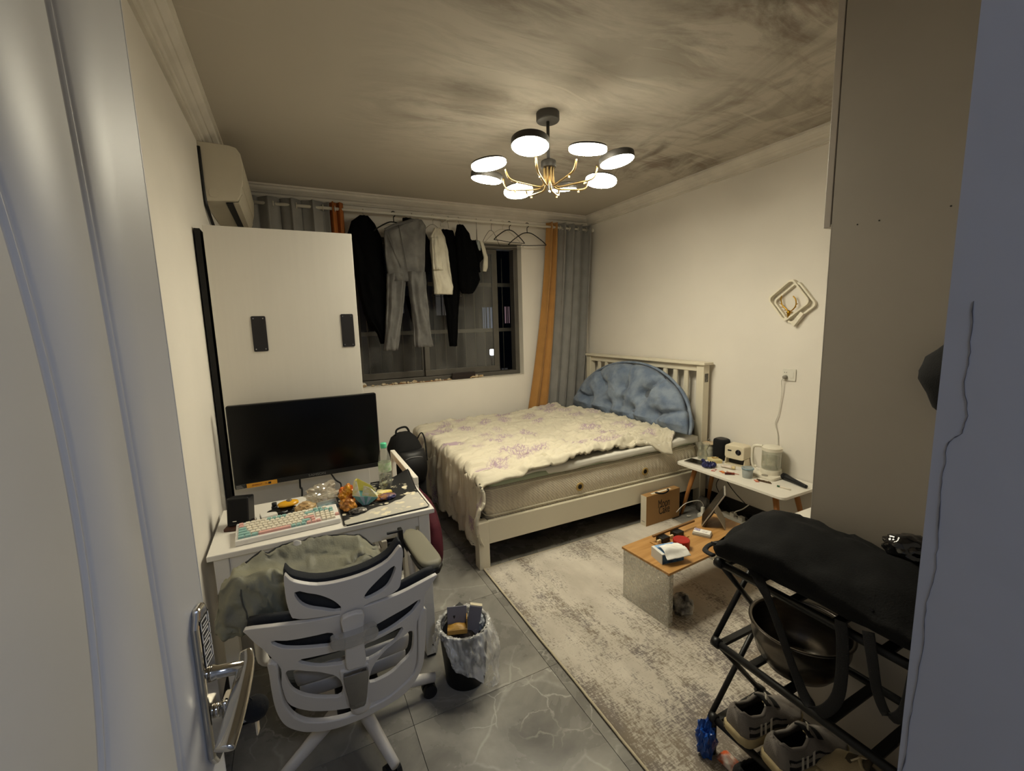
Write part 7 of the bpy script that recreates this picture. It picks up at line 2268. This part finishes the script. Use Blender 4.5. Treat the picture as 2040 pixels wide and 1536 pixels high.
# ---------------------------------------------------------------- beyond the window: grille and dark houses
gr = thing('window_grille', 'white metal security grille outside the window with thin upright wires', 'grille', (0.3, RY1 + 0.62, 0.9))
gm = M('grille_paint', '#6f6b62', 0.5)
for z in (0.05, 0.588, 1.112, 1.7):
    obj('cross_bar', bx((0.0, -0.018, z), (2.3, 0.018, z + 0.042)), gm, gr, bevel=0.003)
for x in (0.03, 2.27):
    for z in (0.06, 1.71):
        obj('wall_bracket', bx((x - 0.012, -0.43, z), (x + 0.012, 0.0, z + 0.022)), gm, gr, bevel=0.002)
for k in range(19):
    obj('wire', tb([(0.06 + 0.121 * k, 0, 0.06), (0.06 + 0.121 * k, 0, 1.72)], 0.0042, n=6), gm, gr, smooth=True)
ogr = thing('hanger', 'white hanger hooked on the grille outside the window', 'hanger', (0, 0, 0))
hanger(ogr, (1.60, RY1 + 0.60, 2.07), 0.05, 0.18, 0.11, 0.004, gm, bar=True, neck=0.06)
bld_m = M('night_facade', '#3f444c', 0.9, var=0.2, vscale=0.6)
bld = thing('apartment_building', 'dark apartment building across the yard with a few dim lit windows', 'building', (0, 0, 0))
obj('wall', bx((-4, 16.0, -8), (12, 20.0, 14)), bld_m, bld)
lit = {'cold': M_emit('cold_window', (0.55, 0.72, 1.0), 0.10), 'pink': M_emit('pink_window', (1.0, 0.62, 0.66), 0.14), 'dim': M_emit('dim_window', (0.6, 0.55, 0.45), 0.03)}
for (x, z, w_, h_, k) in ((6.96, 1.80, 0.42, 0.85, 'cold'), (7.80, 1.92, 0.2, 0.65, 'pink'), (5.2, 2.4, 0.6, 0.9, 'dim'), (7.3, -0.6, 0.9, 0.8, 'dim'), (3.4, 2.5, 0.6, 0.9, 'dim'), (9.2, 3.4, 0.5, 0.9, 'dim'), (4.9, -0.4, 0.6, 0.7, 'dim')):
    f_ = obj('window', bx((x - w_ / 2 - 0.06, 15.95, z - h_ / 2 - 0.06), (x + w_ / 2 + 0.06, 16.0, z + h_ / 2 + 0.06)), bld_m, bld)
    obj('pane', bx((x - w_ / 2, 15.93, z - h_ / 2), (x + w_ / 2, 15.95, z + h_ / 2)), lit[k], f_)
    for q in (-0.17, 0.17):
        obj('muntin', bx((x + q * w_ - 0.02, 15.91, z - h_ / 2), (x + q * w_ + 0.02, 15.93, z + h_ / 2)), bld_m, f_)
yl_ = thing('yard_lamp', 'bright white lamp shining low in the yard beyond the grille', 'lamp', (5.60, 12.5, -0.5))
obj('post', tb([(0, 0.1, -8), (0, 0.1, 1.15)], 0.05, n=10), dark_m, yl_)
obj('lamp_head', bx((-0.10, -0.05, 1.12), (0.10, 0.05, 1.30)), M_emit('yard_glow', (0.85, 0.92, 1.0), 14.0), yl_, bevel=0.02)
